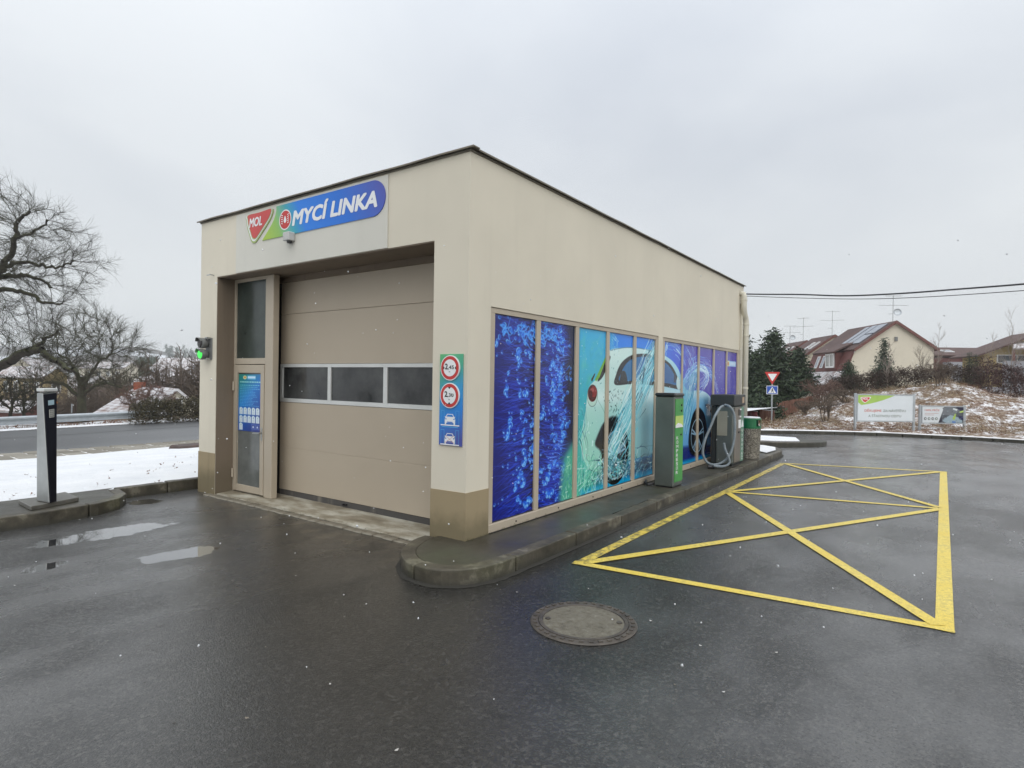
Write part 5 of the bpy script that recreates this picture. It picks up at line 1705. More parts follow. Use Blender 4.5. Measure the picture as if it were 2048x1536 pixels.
MB().tube([np.array((a_[0], a_[1], 0.152)), np.array((b_[0], b_[1], 0.155))], [0.03, 0.034], 10).build('nozzle', M['black'], vc)

# litter bin
bn = thing('litter_bin', (0.43, 8.20, 0.122), 'round exposed aggregate concrete litter bin with green slotted lid', 'litter bin')
c0 = (0.43, 8.20, 0.122)
MB().lathe([(0.178, 0.0), (0.185, 0.012), (0.205, 0.60), (0.20, 0.612), (0.17, 0.612), (0.165, 0.5)], c0, 32).build('body', M['aggregate'], bn)
MB().lathe([(0.0, 0.5), (0.166, 0.5)], c0, 24).build('liner', M['gap'], bn)
ld = MB().lathe([(0.196, 0.600), (0.207, 0.602), (0.209, 0.645), (0.19, 0.645), (0.188, 0.602)], c0, 32).build('lid', M['green_bin'], bn)
MB().lathe([(0.0, 0.77), (0.20, 0.77), (0.209, 0.775), (0.207, 0.795), (0.19, 0.806), (0.0, 0.812)], c0, 32).build('lid_top', M['green_bin'], ld)
MB().lathe([(0.195, 0.803), (0.18, 0.822), (0.0, 0.834)], c0, 28).build('snow_cap', M['snow'], bn, smooth=True)
for a0, a1 in ((-1.95, -0.72), (0.05, 0.35), (0.95, 2.1), (3.0, 3.4)):
    mb = MB()
    V = []
    n = 8
    for k in range(n + 1):
        a = a0 + (a1 - a0) * k / n
        for r__, z in ((0.205, 0.64), (0.205, 0.778), (0.196, 0.778), (0.196, 0.64)):
            V.append((c0[0] + r__ * math.cos(a), c0[1] + r__ * math.sin(a), c0[2] + z))
    Fs = [(4 * k + j, 4 * k + (j + 1) % 4, 4 * k + 4 + (j + 1) % 4, 4 * k + 4 + j) for k in range(n) for j in range(4)] + [(3, 2, 1, 0), (4 * n, 4 * n + 1, 4 * n + 2, 4 * n + 3)]
    mb.add(V, Fs)
    mb.build('lid_post', M['green_bin'], ld)

# ------------------------------------------------------------------ far side on the right: island, kerb, bank
V3 = lambda P: np.array(P, float)
tip = [gs(1500, 892), gs(1560, 894.5), gs(1610, 894.5), gs(1640, 893.5), gs(1653, 891), gs(1648, 889), gs(1620, 887.5), gs(1560, 884), gs(1500, 880)]
ip = [(p[0], p[1]) for p in tip]
back = [(p[0] + (q_[0] - p[0]) * 2.6, p[1] + (q_[1] - p[1]) * 2.6) for p, q_ in ((ip[1], ip[0]), (ip[-2], ip[-1]))]
loop = [back[0]] + [tuple(p) for p in spline(ip, 4)] + [back[1]]
zi = fz(15) 
isl2 = MB().prism([(p[0], p[1], fz(p[1]) - 0.02) for p in loop], (0, 0, 0.15)).build('traffic_island', M['kerb'], kind='structure', bevel=0.02)
ins = offset_path(loop, 0.16)
snow_in = [p for p in ins if proj_px((p[0], p[1], 0))[0] < 1602]
MB().prism([(p[0], p[1], fz(p[1]) + 0.128) for p in snow_in], (0, 0, 0.05)).build('snow_patch', M['snow'], kind='structure', bevel=0.02)

kpx = [(1530, 867.5), (1600, 868), (1700, 870), (1780, 872.5), (1850, 876), (1950, 881), (2048, 887)]
kp = [tuple(gs(*p)[:2]) for p in kpx]
kd = np.array(kp[0]) - np.array(kp[1])
kd /= np.linalg.norm(kd)
far_kerb = [tuple(np.array(kp[0]) + kd * 14), tuple(np.array(kp[0]) + kd * 6)] + kp + [(kp[-1][0] + 4, kp[-1][1] - 0.6), (kp[-1][0] + 12, kp[-1][1] - 3), (kp[-1][0] + 40, kp[-1][1] - 12)]
far_kerb = [tuple(p) for p in spline(far_kerb, 10)]
nk = len(far_kerb)
Pk = np.array(far_kerb)
Tn = np.gradient(Pk, axis=0)
Tn /= np.linalg.norm(Tn, axis=1, keepdims=True)
Nk = np.stack((-Tn[:, 1], Tn[:, 0]), 1)                      # outward, away from the forecourt
for _ in range(12):                                          # smooth normals so that the fan does not fold
    Nk[1:-1] = (Nk[:-2] + Nk[1:-1] * 2 + Nk[2:]) / 4
Nk = Nk * 0.55 + np.array((-0.05, 1.0)) * 0.45
Nk /= np.linalg.norm(Nk, axis=1, keepdims=True)

PXA = [(1300, -0.9), (1500, -0.9), (1560, -0.75), (1600, -0.25), (1640, 0.35), (1700, 0.95), (1760, 1.2), (1840, 1.5), (1885, 1.85), (1930, 1.7), (1990, 1.15), (2050, 0.95), (2200, 0.9), (2600, 0.9)]


def bank_z(x, y, t):
    zk = fz(y) + 0.13
    px, zf = proj_px((x, y, 0))
    A_ = np.interp(px, [p[0] for p in PXA], [p[1] for p in PXA])
    zk0 = -0.42
    k = smooth(t, 4.2, 13)
    z = (zk if t < 1.0 else zk0 + (zk - zk0) * max(0, 1 - (t - 1) / 3)) * (1 - k) + A_ * k
    if t > 16: z += (1.0 - A_) * smooth(t, 16, 26)
    b = smooth(t, 0.9, 2.5)
    z += b * (0.16 * noise.noise((x * 0.9, y * 0.9, 2)) + 0.09 * noise.noise((x * 2.6, y * 2.6, 7)))
    return z


ts = np.concatenate([[0.14, 0.5, 0.9], np.linspace(1.2, 16, 52), np.linspace(17, 40, 12), np.geomspace(44, 500, 12)])
V, tvals = [], []
for t in ts:
    for i in range(nk):
        x, y = Pk[i] + Nk[i] * t
        V.append((x, y, bank_z(x, y, t)))
        tvals.append(t)
nt_ = len(ts)
Fq = [(j * nk + i, j * nk + i + 1, (j + 1) * nk + i + 1, (j + 1) * nk + i) for j in range(nt_ - 1) for i in range(nk - 1)]
q = NT('winter_bank')
at_ = q.n('ShaderNodeAttribute', attribute_name='from_kerb')
tv = at_.outputs['Fac']
n1 = q.noise(1.1, 8, 0.7, q.mapping((1, 1, 2.2)))
n2 = q.noise(0.35, 4, 0.6)
n3 = q.noise(5, 6, 0.7)
grass = q.ramp(n3, [(0.28, (0.07, 0.042, 0.028)), (0.5, (0.185, 0.125, 0.078)), (0.72, (0.33, 0.26, 0.165))])
grass = q.mix(q.math('MULTIPLY', q.step(n2, 0.5, 0.65), 0.5), grass, (0.16, 0.085, 0.065))
sm = q.step(q.math('ADD', q.math('MULTIPLY', n1, 0.55), q.math('MULTIPLY', n3, 0.45)), 0.475, 0.60)
px_ = q.xyz()
edge = q.math('ADD', tv, q.math('MULTIPLY', n1, -1.6))
full = q.math('SUBTRACT', 1.0, q.step(edge, 0.0, 0.5))
col = q.mix(sm, grass, (0.74, 0.745, 0.76))
col = q.mix(full, col, (0.88, 0.885, 0.89))
M['bank'] = q.out(col, 0.9, q.bump(n3, 0.6, 0.08))
bank = mesh_np('bank', V, Fq, M['bank'], kind='structure', smooth=True)
att = bank.data.attributes.new('from_kerb', 'FLOAT', 'POINT')
att.data.foreach_set('value', np.array(tvals, np.float32))


def bank_at(px, depth):
    """ground point of the bank below a viewing direction at a forward distance"""
    P = at(px, 768, depth)
    d = np.hypot(Pk[:, 0] - P[0], Pk[:, 1] - P[1])
    i = int(np.argmin(d))
    return np.array((P[0], P[1], bank_z(P[0], P[1], max(0.2, float(d[i])))))


# kerb stones of the far pavement edge
fkp = MB().add([(p[0], p[1], fz(p[1]) + 0.10) for p in far_kerb] + [(p[0] + n_[0] * 0.2, p[1] + n_[1] * 0.2, fz(p[1]) + 0.10) for p, n_ in zip(far_kerb, Nk)],
               [(i, i + 1, nk + i + 1, nk + i) for i in range(nk - 1)]).build('far_kerb', M['kerb'], kind='structure')
vis_k = [p for p in far_kerb if 1300 < proj_px((p[0], p[1], 0))[0] < 2500]
L = [0]
for a, b in zip(vis_k, vis_k[1:]): L.append(L[-1] + math.dist(a, b))
n = int(L[-1] / 1.0)
for k in range(n):
    s0, s1 = L[-1] * k / n + 0.01, L[-1] * (k + 1) / n - 0.01
    def pt(s):
        i = min(len(vis_k) - 2, max(0, int(np.searchsorted(L, s)) - 1))
        t = (s - L[i]) / (L[i + 1] - L[i])
        return np.array(vis_k[i]) + (np.array(vis_k[i + 1]) - np.array(vis_k[i])) * t
    a, b = pt(s0), pt(s1)
    t = (b - a) / np.linalg.norm(b - a)
    nn = np.array((-t[1], t[0])) * 0.14
    za_, zb_ = fz(a[1]), fz(b[1])
    MB().hexa([(a[0], a[1], za_ - 0.02), (b[0], b[1], zb_ - 0.02), (b[0] + nn[0], b[1] + nn[1], zb_ - 0.02), (a[0] + nn[0], a[1] + nn[1], za_ - 0.02)],
              [(a[0], a[1], za_ + 0.12), (b[0], b[1], zb_ + 0.12), (b[0] + nn[0], b[1] + nn[1], zb_ + 0.12), (a[0] + nn[0], a[1] + nn[1], za_ + 0.12)]).build('kerb_stone', M['kerb'], fkp, bevel=0.015)


# ------------------------------------------------------------------ plants: growth helpers
def colonize(base, trunk, attr, step, infl, kill, iters=120, jitter=0.25, droop=0.0, seed=1, mom=0.75):
    """space colonisation: returns node positions and parents"""
    g = np.random.default_rng(seed)
    nodes = [np.array(p, float) for p in trunk]
    par = [-1] + list(range(len(nodes) - 1))
    A = np.array(attr, float)
    nd = np.full(len(A), 1e9)
    ni = np.zeros(len(A), int)
    new0 = 0
    for it in range(iters):
        P = np.array(nodes[new0:])
        if len(P) == 0 or len(A) == 0: break
        d = np.linalg.norm(A[:, None, :] - P[None], axis=2)
        j = d.argmin(1)
        dm = d[np.arange(len(A)), j]
        better = dm < nd
        nd[better] = dm[better]
        ni[better] = j[better] + new0
        keep = nd > kill
        A, nd, ni = A[keep], nd[keep], ni[keep]
        act = nd < infl
        new0 = len(nodes)
        if not act.any():
            if it > 3: break
            act = nd < 1e8
        ids = np.unique(ni[act])
        for i in ids:
            v = A[act & (ni == i)] - nodes[i]
            v /= np.linalg.norm(v, axis=1, keepdims=True) + 1e-9
            s = v.sum(0)
            s /= np.linalg.norm(s) + 1e-9
            if par[i] >= 0:
                pd = nodes[i] - nodes[par[i]]
                s = s + pd * (mom / (np.linalg.norm(pd) + 1e-9))
            s += g.normal(0, jitter, 3) + np.array((0, 0, -droop))
            s /= np.linalg.norm(s) + 1e-9
            nodes.append(nodes[i] + s * step)
            par.append(i)
    return np.array(nodes), np.array(par)


def ell_points(g, c, r, n, shell=0.5):
    """points in an ellipsoid whose axes follow the view (right, forward, up)"""
    v = g.normal(0, 1, (n, 3))
    v /= np.linalg.norm(v, axis=1, keepdims=True)
    rad = g.random(n) ** (1 / 3 * shell)
    v = v * rad[:, None]
    R_ = np.array((rt[0], rt[1], 0)) / np.hypot(rt[0], rt[1])
    F_ = np.array((fw[0], fw[1], 0)) / np.hypot(fw[0], fw[1])
    return np.array(c)[None] + v[:, :1] * r[0] * R_ + v[:, 1:2] * r[1] * F_ + v[:, 2:] * r[2] * np.array((0, 0, 1.0))


def tree_from(root, nodes, par, tip_r, mat, power=2.3, twigs=3, twig_len=0.5, twig_r=0.007, trunk_r=None, min_trunk=0.11, seed=1, rmax=None, rmin=None):
    """trunk (thick limbs) and crown (thin branches and twigs) as two parts"""
    g = np.random.default_rng(seed)
    n = len(nodes)
    acc = np.zeros(n)
    leafc = np.bincount(par[par >= 0], minlength=n)
    for i in range(n - 1, -1, -1):
        if leafc[i] == 0: acc[i] = tip_r ** power
        if par[i] >= 0: acc[par[i]] += acc[i]
    rad = acc ** (1 / power)
    if rmax: rad = np.minimum(rad, rmax)
    if rmin is not None: rad[:len(rmin)] = np.maximum(rad[:len(rmin)] * 0.8, rmin * 0.8)
    if trunk_r: rad = rad * 1.0; rad[0] = max(rad[0], trunk_r)
    idx = np.arange(1, n)
    idx = idx[par[idx] >= 0]
    P0, P1 = nodes[par[idx]], nodes[idx]
    r1 = rad[idx]
    r0 = np.minimum(rad[par[idx]], r1 * 1.35)
    big = r1 > min_trunk
    V, Fq = segs_mesh(P0[big], P1[big] + (P1[big] - P0[big]) * 0.12, r0[big], r1[big], 8)
    tr = mesh_np('trunk', V, Fq, mat, root, smooth=True)
    V1, F1 = segs_mesh(P0[~big], P1[~big] + (P1[~big] - P0[~big]) * 0.06, r0[~big], r1[~big], 5)
    # fine twigs
    cand = idx[r1 < tip_r * 3.2]
    T0, T1, R0, R1 = [], [], [], []
    for i in cand:
        d = nodes[i] - nodes[par[i]]
        d /= np.linalg.norm(d) + 1e-9
        for k in range(twigs):
            v = d + g.normal(0, 0.38, 3) + np.array((0, 0, 0.08))
            v /= np.linalg.norm(v)
            a = nodes[par[i]] + (nodes[i] - nodes[par[i]]) * g.random()
            l = twig_len * g.uniform(0.4, 1.1)
            b = a + v * l * 0.5
            v2 = v + g.normal(0, 0.35, 3)
            v2 /= np.linalg.norm(v2)
            c = b + v2 * l * 0.5
            T0 += [a, b]
            T1 += [b, c]
            R0 += [twig_r, twig_r * 0.75]
            R1 += [twig_r * 0.75, twig_r * 0.35]
            v3 = v - g.normal(0, 0.5, 3)
            v3 /= np.linalg.norm(v3)
            T0.append(b)
            T1.append(b + v3 * l * 0.4)
            R0.append(twig_r * 0.65)
            R1.append(twig_r * 0.3)
    if T0:
        V2, F2 = segs_mesh(T0, T1, np.array(R0), np.array(R1), 3)
        F2 = np.concatenate([F2])
        V_ = np.concatenate([V1, V2])
        F_ = np.concatenate([F1, F2 + len(V1)])
    else:
        V_, F_ = V1, F1
    mesh_np('crown', V_, F_, mat, root)
    return tr


def bark(name, a, b, moss=0.0):
    q = NT(name)
    nz = q.noise(3, 6, 0.65)
    col = q.ramp(nz, [(0.3, a), (0.7, b)])
    if moss:
        nrm = q.n('ShaderNodeNewGeometry')
        up_ = q.xyz(nrm.outputs['Normal'])[2]
        col = q.mix(q.math('MULTIPLY', q.step(q.math('ADD', up_, q.math('MULTIPLY', nz, 0.8)), 0.2, 0.9), moss), col, (0.085, 0.105, 0.035))
    return q.out(col, 0.9)


M['oak'] = bark('oak_bark', (0.017, 0.013, 0.010), (0.046, 0.037, 0.028), 0.35)
M['oak2'] = bark('grey_oak_bark', (0.032, 0.026, 0.020), (0.075, 0.062, 0.047), 0.45)
M['twig'] = bark('brown_twigs', (0.075, 0.055, 0.042), (0.15, 0.115, 0.085))
M['redtwig'] = bark('reddish_twigs', (0.10, 0.058, 0.045), (0.19, 0.12, 0.095))
M['birch'] = bark('pale_twigs', (0.20, 0.165, 0.14), (0.34, 0.29, 0.25))


def bare_tree(base, height, width, label, cat='tree', group=None, n_attr=420, mat=None, seed=1, crown_from=0.3, tip=0.008, twigs=2, twig_len=0.35, name='bare_tree', lean=(0, 0), stems=1, twig_r=0.006, mt=0.05, step=None):
    g = np.random.default_rng(seed)
    root = thing(name, tuple(base), label, cat, group)
    base = np.array(base, float)
    c = base + np.array((lean[0], lean[1], height * (crown_from + 1) / 2))
    A = ell_points(g, c, (width / 2, width / 2, height * (1 - crown_from) / 2), n_attr, 0.8)
    st = step or height / 26
    if stems == 1:
        nt_k = max(3, int(height * crown_from / st))
        trunk = [base + np.array((lean[0], lean[1], 0)) * (k / nt_k) * 0.5 + np.array((0, 0, -0.3 + st * k)) + np.append(g.normal(0, st * 0.12, 2), 0) for k in range(nt_k + 1)]
        nodes, par = colonize(base, trunk, A, st, height * 0.5, st * 1.6, 70, 0.14, 0, seed, 0.25)
    else:
        NN, PP = [], []
        for s in range(stems):
            a = g.uniform(0, 6.28)
            r = width * 0.08 * g.random()
            b0 = base + np.array((r * math.cos(a), r * math.sin(a), -0.2))
            dirv = np.array((math.cos(a) * g.uniform(0.1, 0.45) * width / height, math.sin(a) * g.uniform(0.1, 0.45) * width / height, 1))
            nt_k = max(3, int(height * crown_from / st))
            trunk = [b0 + dirv * st * k for k in range(nt_k + 1)]
            sub = A[g.random(len(A)) < 1.6 / stems]
            nodes, par = colonize(b0, trunk, sub, st, height * 0.5, st * 1.5, 60, 0.12, 0, seed + s, 0.3)
            PP.append(np.where(par >= 0, par + sum(len(q_) for q_ in NN), -1))
            NN.append(nodes)
        nodes, par = np.concatenate(NN), np.concatenate(PP)
    tree_from(root, nodes, par, tip, mat or M['twig'], 2.2, twigs, twig_len, twig_r, min_trunk=mt, seed=seed)
    return root


def sapling(base, height, width, label, group=None, mat=None, seed=1, r0=0.035, dens=1.0):
    """young birch or willow: a straight stem with rising whip-like branches"""
    g = np.random.default_rng(seed)
    root = thing('bare_sapling', tuple(base), label, 'tree', group)
    b = np.array(base, float)
    stem = [b + np.array((g.normal(0, 0.02) * k, g.normal(0, 0.02) * k, -0.2 + (height + 0.2) * k / 9)) for k in range(10)]
    MB().tube(stem, [r0 * (1 - 0.9 * k / 9) + 0.004 for k in range(10)], 6).build('trunk', mat, root)
    P0, P1, R0, R1 = [], [], [], []

    def whip(p, d, l, r, lev):
        n = 4
        for k in range(n):
            d = d + np.array((0, 0, 0.12)) + g.normal(0, 0.09, 3)
            d = d / np.linalg.norm(d)
            e = p + d * l / n
            P0.append(p); P1.append(e); R0.append(r * (1 - k / n * 0.7)); R1.append(r * (1 - (k + 1) / n * 0.7))
            if lev < 2:
                for _ in range(2 if lev == 0 else 1):
                    v = d + g.normal(0, 0.42, 3)
                    whip(e, v / np.linalg.norm(v), l * g.uniform(0.25, 0.5), r * 0.6, lev + 1)
            p = e
    for k in range(int(22 * dens)):
        s = g.uniform(0.18, 0.97)
        i = min(8, int(s * 9))
        p = stem[i] + (stem[i + 1] - stem[i]) * (s * 9 - i)
        a = g.uniform(0, 6.28)
        d = np.array((math.cos(a) * 0.62, math.sin(a) * 0.62, 0.8))
        whip(p, d, (width * 0.62) * (1.15 - s) + 0.25, r0 * 0.38 * (1.1 - s) + 0.005, 0)
    V, F_ = segs_mesh(P0, P1, np.array(R0), np.array(R1), 3)
    mesh_np('crown', V, F_, mat, root)
    return root


def tuft_faces(g, C_, size, n_each, up=0.0, flat_=1.0, elong=1.0):
    """little leaf or needle triangles scattered round each centre"""
    m_ = len(C_)
    c = np.repeat(C_, n_each, axis=0)
    N_ = len(c)
    d = g.normal(0, 1, (N_, 3))
    d[:, 2] = d[:, 2] * flat_ + up
    d /= np.linalg.norm(d, axis=1, keepdims=True) + 1e-9
    s = g.normal(0, 1, (N_, 3))
    s = np.cross(d, s)
    s /= np.linalg.norm(s, axis=1, keepdims=True) + 1e-9
    L_ = size * g.uniform(0.5, 1.3, (N_, 1))
    a = c + g.normal(0, size * 0.6, (N_, 3))
    V = np.stack((a - s * L_ * 0.28 / elong, a + s * L_ * 0.28 / elong, a + d * L_), 1).reshape(-1, 3)
    F_ = np.arange(N_ * 3).reshape(-1, 3)
    return V, F_


def leafmat(name, lo, hi, mid_=None):
    q = NT(name)
    gm = q.n('ShaderNodeNewGeometry')
    nz = q.noise(0.9, 4, 0.6)
    f = q.math('ADD', q.math('MULTIPLY', gm.outputs['Random Per Island'], 0.65), q.math('MULTIPLY', nz, 0.35))
    return q.out(q.ramp(f, [(0.15, lo), (0.85, hi)]), 0.75)


M['needle'] = leafmat('spruce_needles', (0.012, 0.022, 0.012), (0.055, 0.085, 0.038))
M['needle2'] = leafmat('young_spruce_needles', (0.02, 0.035, 0.02), (0.07, 0.10, 0.06))
M['hedge_dark'] = leafmat('dark_hedge_leaves', (0.025, 0.02, 0.012), (0.085, 0.075, 0.035))
M['hedge_brown'] = leafmat('brown_hedge_leaves', (0.018, 0.011, 0.008), (0.075, 0.045, 0.03))
M['hedge_red'] = leafmat('reddish_hedge_twigs', (0.025, 0.012, 0.011), (0.10, 0.048, 0.04))
M['straw'] = leafmat('dry_straw_grass', (0.13, 0.095, 0.055), (0.38, 0.30, 0.185))
M['rust'] = leafmat('rusty_dead_leaves', (0.08, 0.035, 0.02), (0.22, 0.11, 0.06))


def spruce(base, height, radius, label, cat='tree', group=None, seed=1, mat=None, whorls=30, dens=1.0, taper=0.85, low=0.03):
    g = np.random.default_rng(seed)
    root = thing('spruce_tree', tuple(base), label, cat, group)
    b = np.array(base, float)
    MB().tube([b + np.array((0, 0, -0.3)), b + np.array((0, 0, height * 0.5)), b + np.array((0, 0, height))], [radius * 0.06 + 0.03, radius * 0.04 + 0.015, 0.008], 7).build('trunk', M['oak2'], root)
    C_ = []
    for w in range(whorls):
        f = low + (1 - low) * (w / whorls) ** 0.95
        r = radius * (1 - f) ** taper * g.uniform(0.75, 1.12) + 0.03
        z = height * f
        nb = max(4, int(9 * (1 - f) + 4))
        a0 = g.uniform(0, 6.28)
        for k in range(nb):
            a = a0 + 6.283 * k / nb + g.normal(0, 0.15)
            rb = r * g.uniform(0.7, 1.15)
            m_ = max(3, int(rb / radius * 16 * dens))
            s = np.linspace(0.12, 1, m_)
            x = s * rb
            zz = z - 0.26 * x + 0.16 * x * s + g.normal(0, 0.02, m_)
            side = g.normal(0, 0.22, m_) * x * 0.55
            C_.append(np.stack((b[0] + x * math.cos(a) - side * math.sin(a), b[1] + x * math.sin(a) + side * math.cos(a), b[2] + zz), 1))
    C_ = np.concatenate(C_)
    V, F_ = tuft_faces(g, C_, radius * 0.16, 6, -0.12, 0.6, 1.5)
    mesh_np('crown', V, F_, mat or M['needle'], root)
    return root


def hedge(path, height, width, label, name='hedge', cat='hedge', mat=None, seed=1, dens=130, leaf=0.10, zf=None, group=None):
    g = np.random.default_rng(seed)
    P = np.array([p for p in path], float)
    root = thing(name, tuple(P[len(P) // 2]), label, cat, group)
    C_ = []
    for a, b in zip(P, P[1:]):
        l = np.linalg.norm(b[:2] - a[:2])
        n = int(l * dens * width * height)
        t = g.random(n)
        c = a[None] + (b - a)[None] * t[:, None]
        nn = np.array((-(b - a)[1], (b - a)[0], 0)) / l
        h = height * (0.88 + 0.22 * np.array([noise.noise((float(p[0]) * 0.9, float(p[1]) * 0.9, seed)) for p in c]))
        u = g.uniform(-1, 1, n)
        v = g.random(n) ** 0.75
        keep = (np.abs(u) > 0.5) | (v > 0.6) | (g.random(n) < 0.3)
        c = c + nn * (u * width / 2 * (1 - 0.35 * v ** 3))[:, None] + g.normal(0, 0.05, c.shape)
        c[:, 2] += v * h * (1 - 0.22 * u * u) + np.where(v > 0.85, np.abs(g.normal(0, 0.09, n)), 0) * height * 0.6
        C_.append(c[keep])
    C_ = np.concatenate(C_)
    V, F_ = tuft_faces(g, C_, leaf, 5, 0.15, 1, 1.2)
    mesh_np('foliage', V, F_, mat or M['hedge_dark'], root, kind='stuff')
    # twiggy stems through it
    n = max(20, len(C_) // 25)
    ii = g.integers(0, len(C_), n)
    P1 = C_[ii] + g.normal(0, 0.05, (n, 3))
    P0 = P1 - np.stack((g.normal(0, 0.12, n), g.normal(0, 0.12, n), np.full(n, 0.35 * height)), 1)
    P1[:, 2] += 0.12
    V, F_ = segs_mesh(P0, P1, np.full(n, leaf * 0.09), np.full(n, leaf * 0.04), 3)
    mesh_np('stems', V, F_, M['twig'], root, kind='stuff')
    return root

# ------------------------------------------------------------------ road sign and billboards on the far bank
sp = gs(1543, 850)
sd_ = np.linalg.norm((sp - CAM)[:2])
dS = dep(sp)
face = -(sp - CAM)
face[2] = 0
face /= np.linalg.norm(face)
sr = np.array((-face[1], face[0], 0))          # to the right as seen from the forecourt
k = dS / F_PX
spz = bank_at(1543, dS)[2]
sg = thing('give_way_sign', (sp[0], sp[1], spz), 'red and white give way triangle above blue crossing sign on thin pole', 'road sign')
ztri = at(1544, 744, dS)[2]
MB().tube([(sp[0], sp[1], spz - 0.3), (sp[0], sp[1], ztri + 0.02)], 0.04, 10).build('pole', M['zinc'], sg)
c = np.array((sp[0], sp[1], 0)) + face * 0.05
W_ = 14.2 * k
hgt = 25.5 * k
def tri(sc, dx=0):
    cz = ztri - hgt * 0.36
    P = []
    for (x, z) in ((-W_, 0.36 * hgt), (W_, 0.36 * hgt), (0, -0.64 * hgt)):
        v = np.array((x, z)) * sc
        P.append(v)
    out = []
    for i in range(3):            # rounded corners
        a, b, d = P[i - 1], P[i], P[(i + 1) % 3]
        for t in (0.0, 0.5, 1.0):
            p = b + ((a - b) / np.linalg.norm(a - b) * (1 - t) + (d - b) / np.linalg.norm(d - b) * t) * 0.045 * (1.0 if t != 0.5 else 0.55)
            out.append((p[0], p[1] + cz))
    return out
flat('triangle_plate', tri(1.0), c, sr, ZU, 0.02, M['red_paint'], sg, thick=0.02)
flat('triangle_centre', tri(0.60), c, sr, ZU, 0.023, M['white_paint'], sg)
z1, z0 = at(1544, 771.5, dS)[2], at(1544, 788.5, dS)[2]
hw = 10.4 * k
flat('crossing_plate', [(-hw, z0), (hw, z0), (hw, z1), (-hw, z1)], c, sr, ZU, 0.02, M['white_paint'], sg, thick=0.02)
e = 0.025
flat('crossing_face', [(-hw + e, z0 + e), (hw - e, z0 + e), (hw - e, z1 - e), (-hw + e, z1 - e)], c, sr, ZU, 0.022, M['blue_paint'], sg)
flat('crossing_triangle', [(-hw * 0.74, z0 + 0.07), (hw * 0.74, z0 + 0.07), (0, z1 - 0.06)], c, sr, ZU, 0.024, M['white_paint'], sg)
hz_ = z1 - z0
mb = MB()
base_c = c + face * 0.026
for pts in ([(-0.02, 0.50), (0.035, 0.52), (0.045, 0.36), (-0.015, 0.36)], [(-0.015, 0.37), (0.015, 0.37), (-0.045, 0.18), (-0.075, 0.2)], [(0.01, 0.37), (0.045, 0.37), (0.085, 0.18), (0.055, 0.17)], [(-0.02, 0.5), (-0.01, 0.46), (-0.07, 0.38), (-0.08, 0.41)], [(0.03, 0.5), (0.04, 0.46), (0.10, 0.40), (0.10, 0.43)]):
    mb.poly([base_c + sr * x + np.array((0, 0, z0 + hz_ * z * 1.12)) for x, z in pts])
mb.poly([base_c + sr * x + np.array((0, 0, z0 + hz_ * z)) for x, z in circ(0.012, 0.645, 0.028, 12, 0.06)])
mb.build('walker_symbol', M['black_print'], sg)


def billboard(name, label, Lpx, Rpx, yTop, yTopR, yBot, yFootL, yFootR, grp=None, dist=None):
    PL, PR = gs(Lpx, yFootL), gs(Rpx, yFootR)
    dl, dr = dep(PL), dep(PR)
    dm = dist or (dl + dr) / 2 + 0.2
    dl, dr = dm - (dr - dl) * 0.1, dm + (dr - dl) * 0.1
    TL, TR = at(Lpx, yTop, dl), at(Rpx, yTopR, dr)
    BLz = at(Lpx, yBot, dl)[2]
    root = thing(name, (TL[0], TL[1], bank_at(Lpx, dl)[2]), label, 'billboard', grp)
    u = TR - TL
    Wd = np.linalg.norm(u[:2])
    u = np.array((u[0], u[1], 0)) / Wd
    v = np.array((0, 0, 1.0))
    n = np.cross(u, v)
    zt = (TL[2] + TR[2]) / 2
    Hh = zt - BLz
    O = np.array((TL[0], TL[1], BLz))
    for s in (0.0, 1.0):
        p = O + u * Wd * s
        zb = bank_at(Lpx if s == 0 else Rpx, dl if s == 0 else dr)[2] - 0.25
        MB().box(-0.045, 0.045, -0.045, 0.045, 0, 1)
        mb = MB().obox(p + np.array((0, 0, (zt + 0.03 + zb) / 2 - BLz)), u, n, v, 0.045, 0.045, (zt + 0.03 - zb) / 2)
        mb.build('post', M['zinc'], root, bevel=0.008)
    MB().obox(O + u * Wd / 2 + v * Hh / 2 + n * 0.03, u, n, v, Wd / 2 - 0.05, 0.02, Hh / 2).build('panel', M['white_paint'], root)
    fr = MB()
    for a, b, c_, d_ in ((0.045, Wd - 0.045, Hh - 0.05, Hh + 0.0), (0.045, Wd - 0.045, 0.0, 0.05), (0.045, 0.09, 0.05, Hh - 0.05), (Wd - 0.09, Wd - 0.045, 0.05, Hh - 0.05)):
        fr.obox(O + u * (a + b) / 2 + v * (c_ + d_) / 2 + n * 0.05, u, n, v, (b - a) / 2, 0.012, (d_ - c_) / 2)
    fr.build('frame', M['zinc'], root)
    return root, O + n * 0.051, u, v, Wd, Hh


b1, O, u, v, Wd, Hh = billboard('billboard', 'larger white billboard with green curved corner and red and grey lettering on bank', 1711, 1828, 788, 789, 843, 866, 867.5, 'billboards on the far bank', 27.2)
M['soft_white'] = plain('billboard_white', (0.62, 0.66, 0.68), 0.35, 0.05, 1)
M['leaf_green'] = plain('billboard_green', (0.33, 0.50, 0.10), 0.35, 0.06)
M['grey_text'] = plain('grey_lettering', (0.20, 0.23, 0.20), 0.5)
M['red_text'] = plain('red_lettering', (0.55, 0.17, 0.13), 0.5)
flat('face', [(0.09, 0.05), (Wd - 0.09, 0.05), (Wd - 0.09, Hh - 0.05), (0.09, Hh - 0.05)], O, u, v, 0.001, M['soft_white'], b1)
gcur = [(0.09, Hh - 0.05), (0.09, Hh * 0.66)] + [tuple(p) for p in spline([(Wd * 0.09, Hh * 0.60), (Wd * 0.25, Hh * 0.66), (Wd * 0.45, Hh * 0.78), (Wd * 0.66, Hh - 0.05)], 8)]
gcur[1] = (0.09, Hh * 0.70)
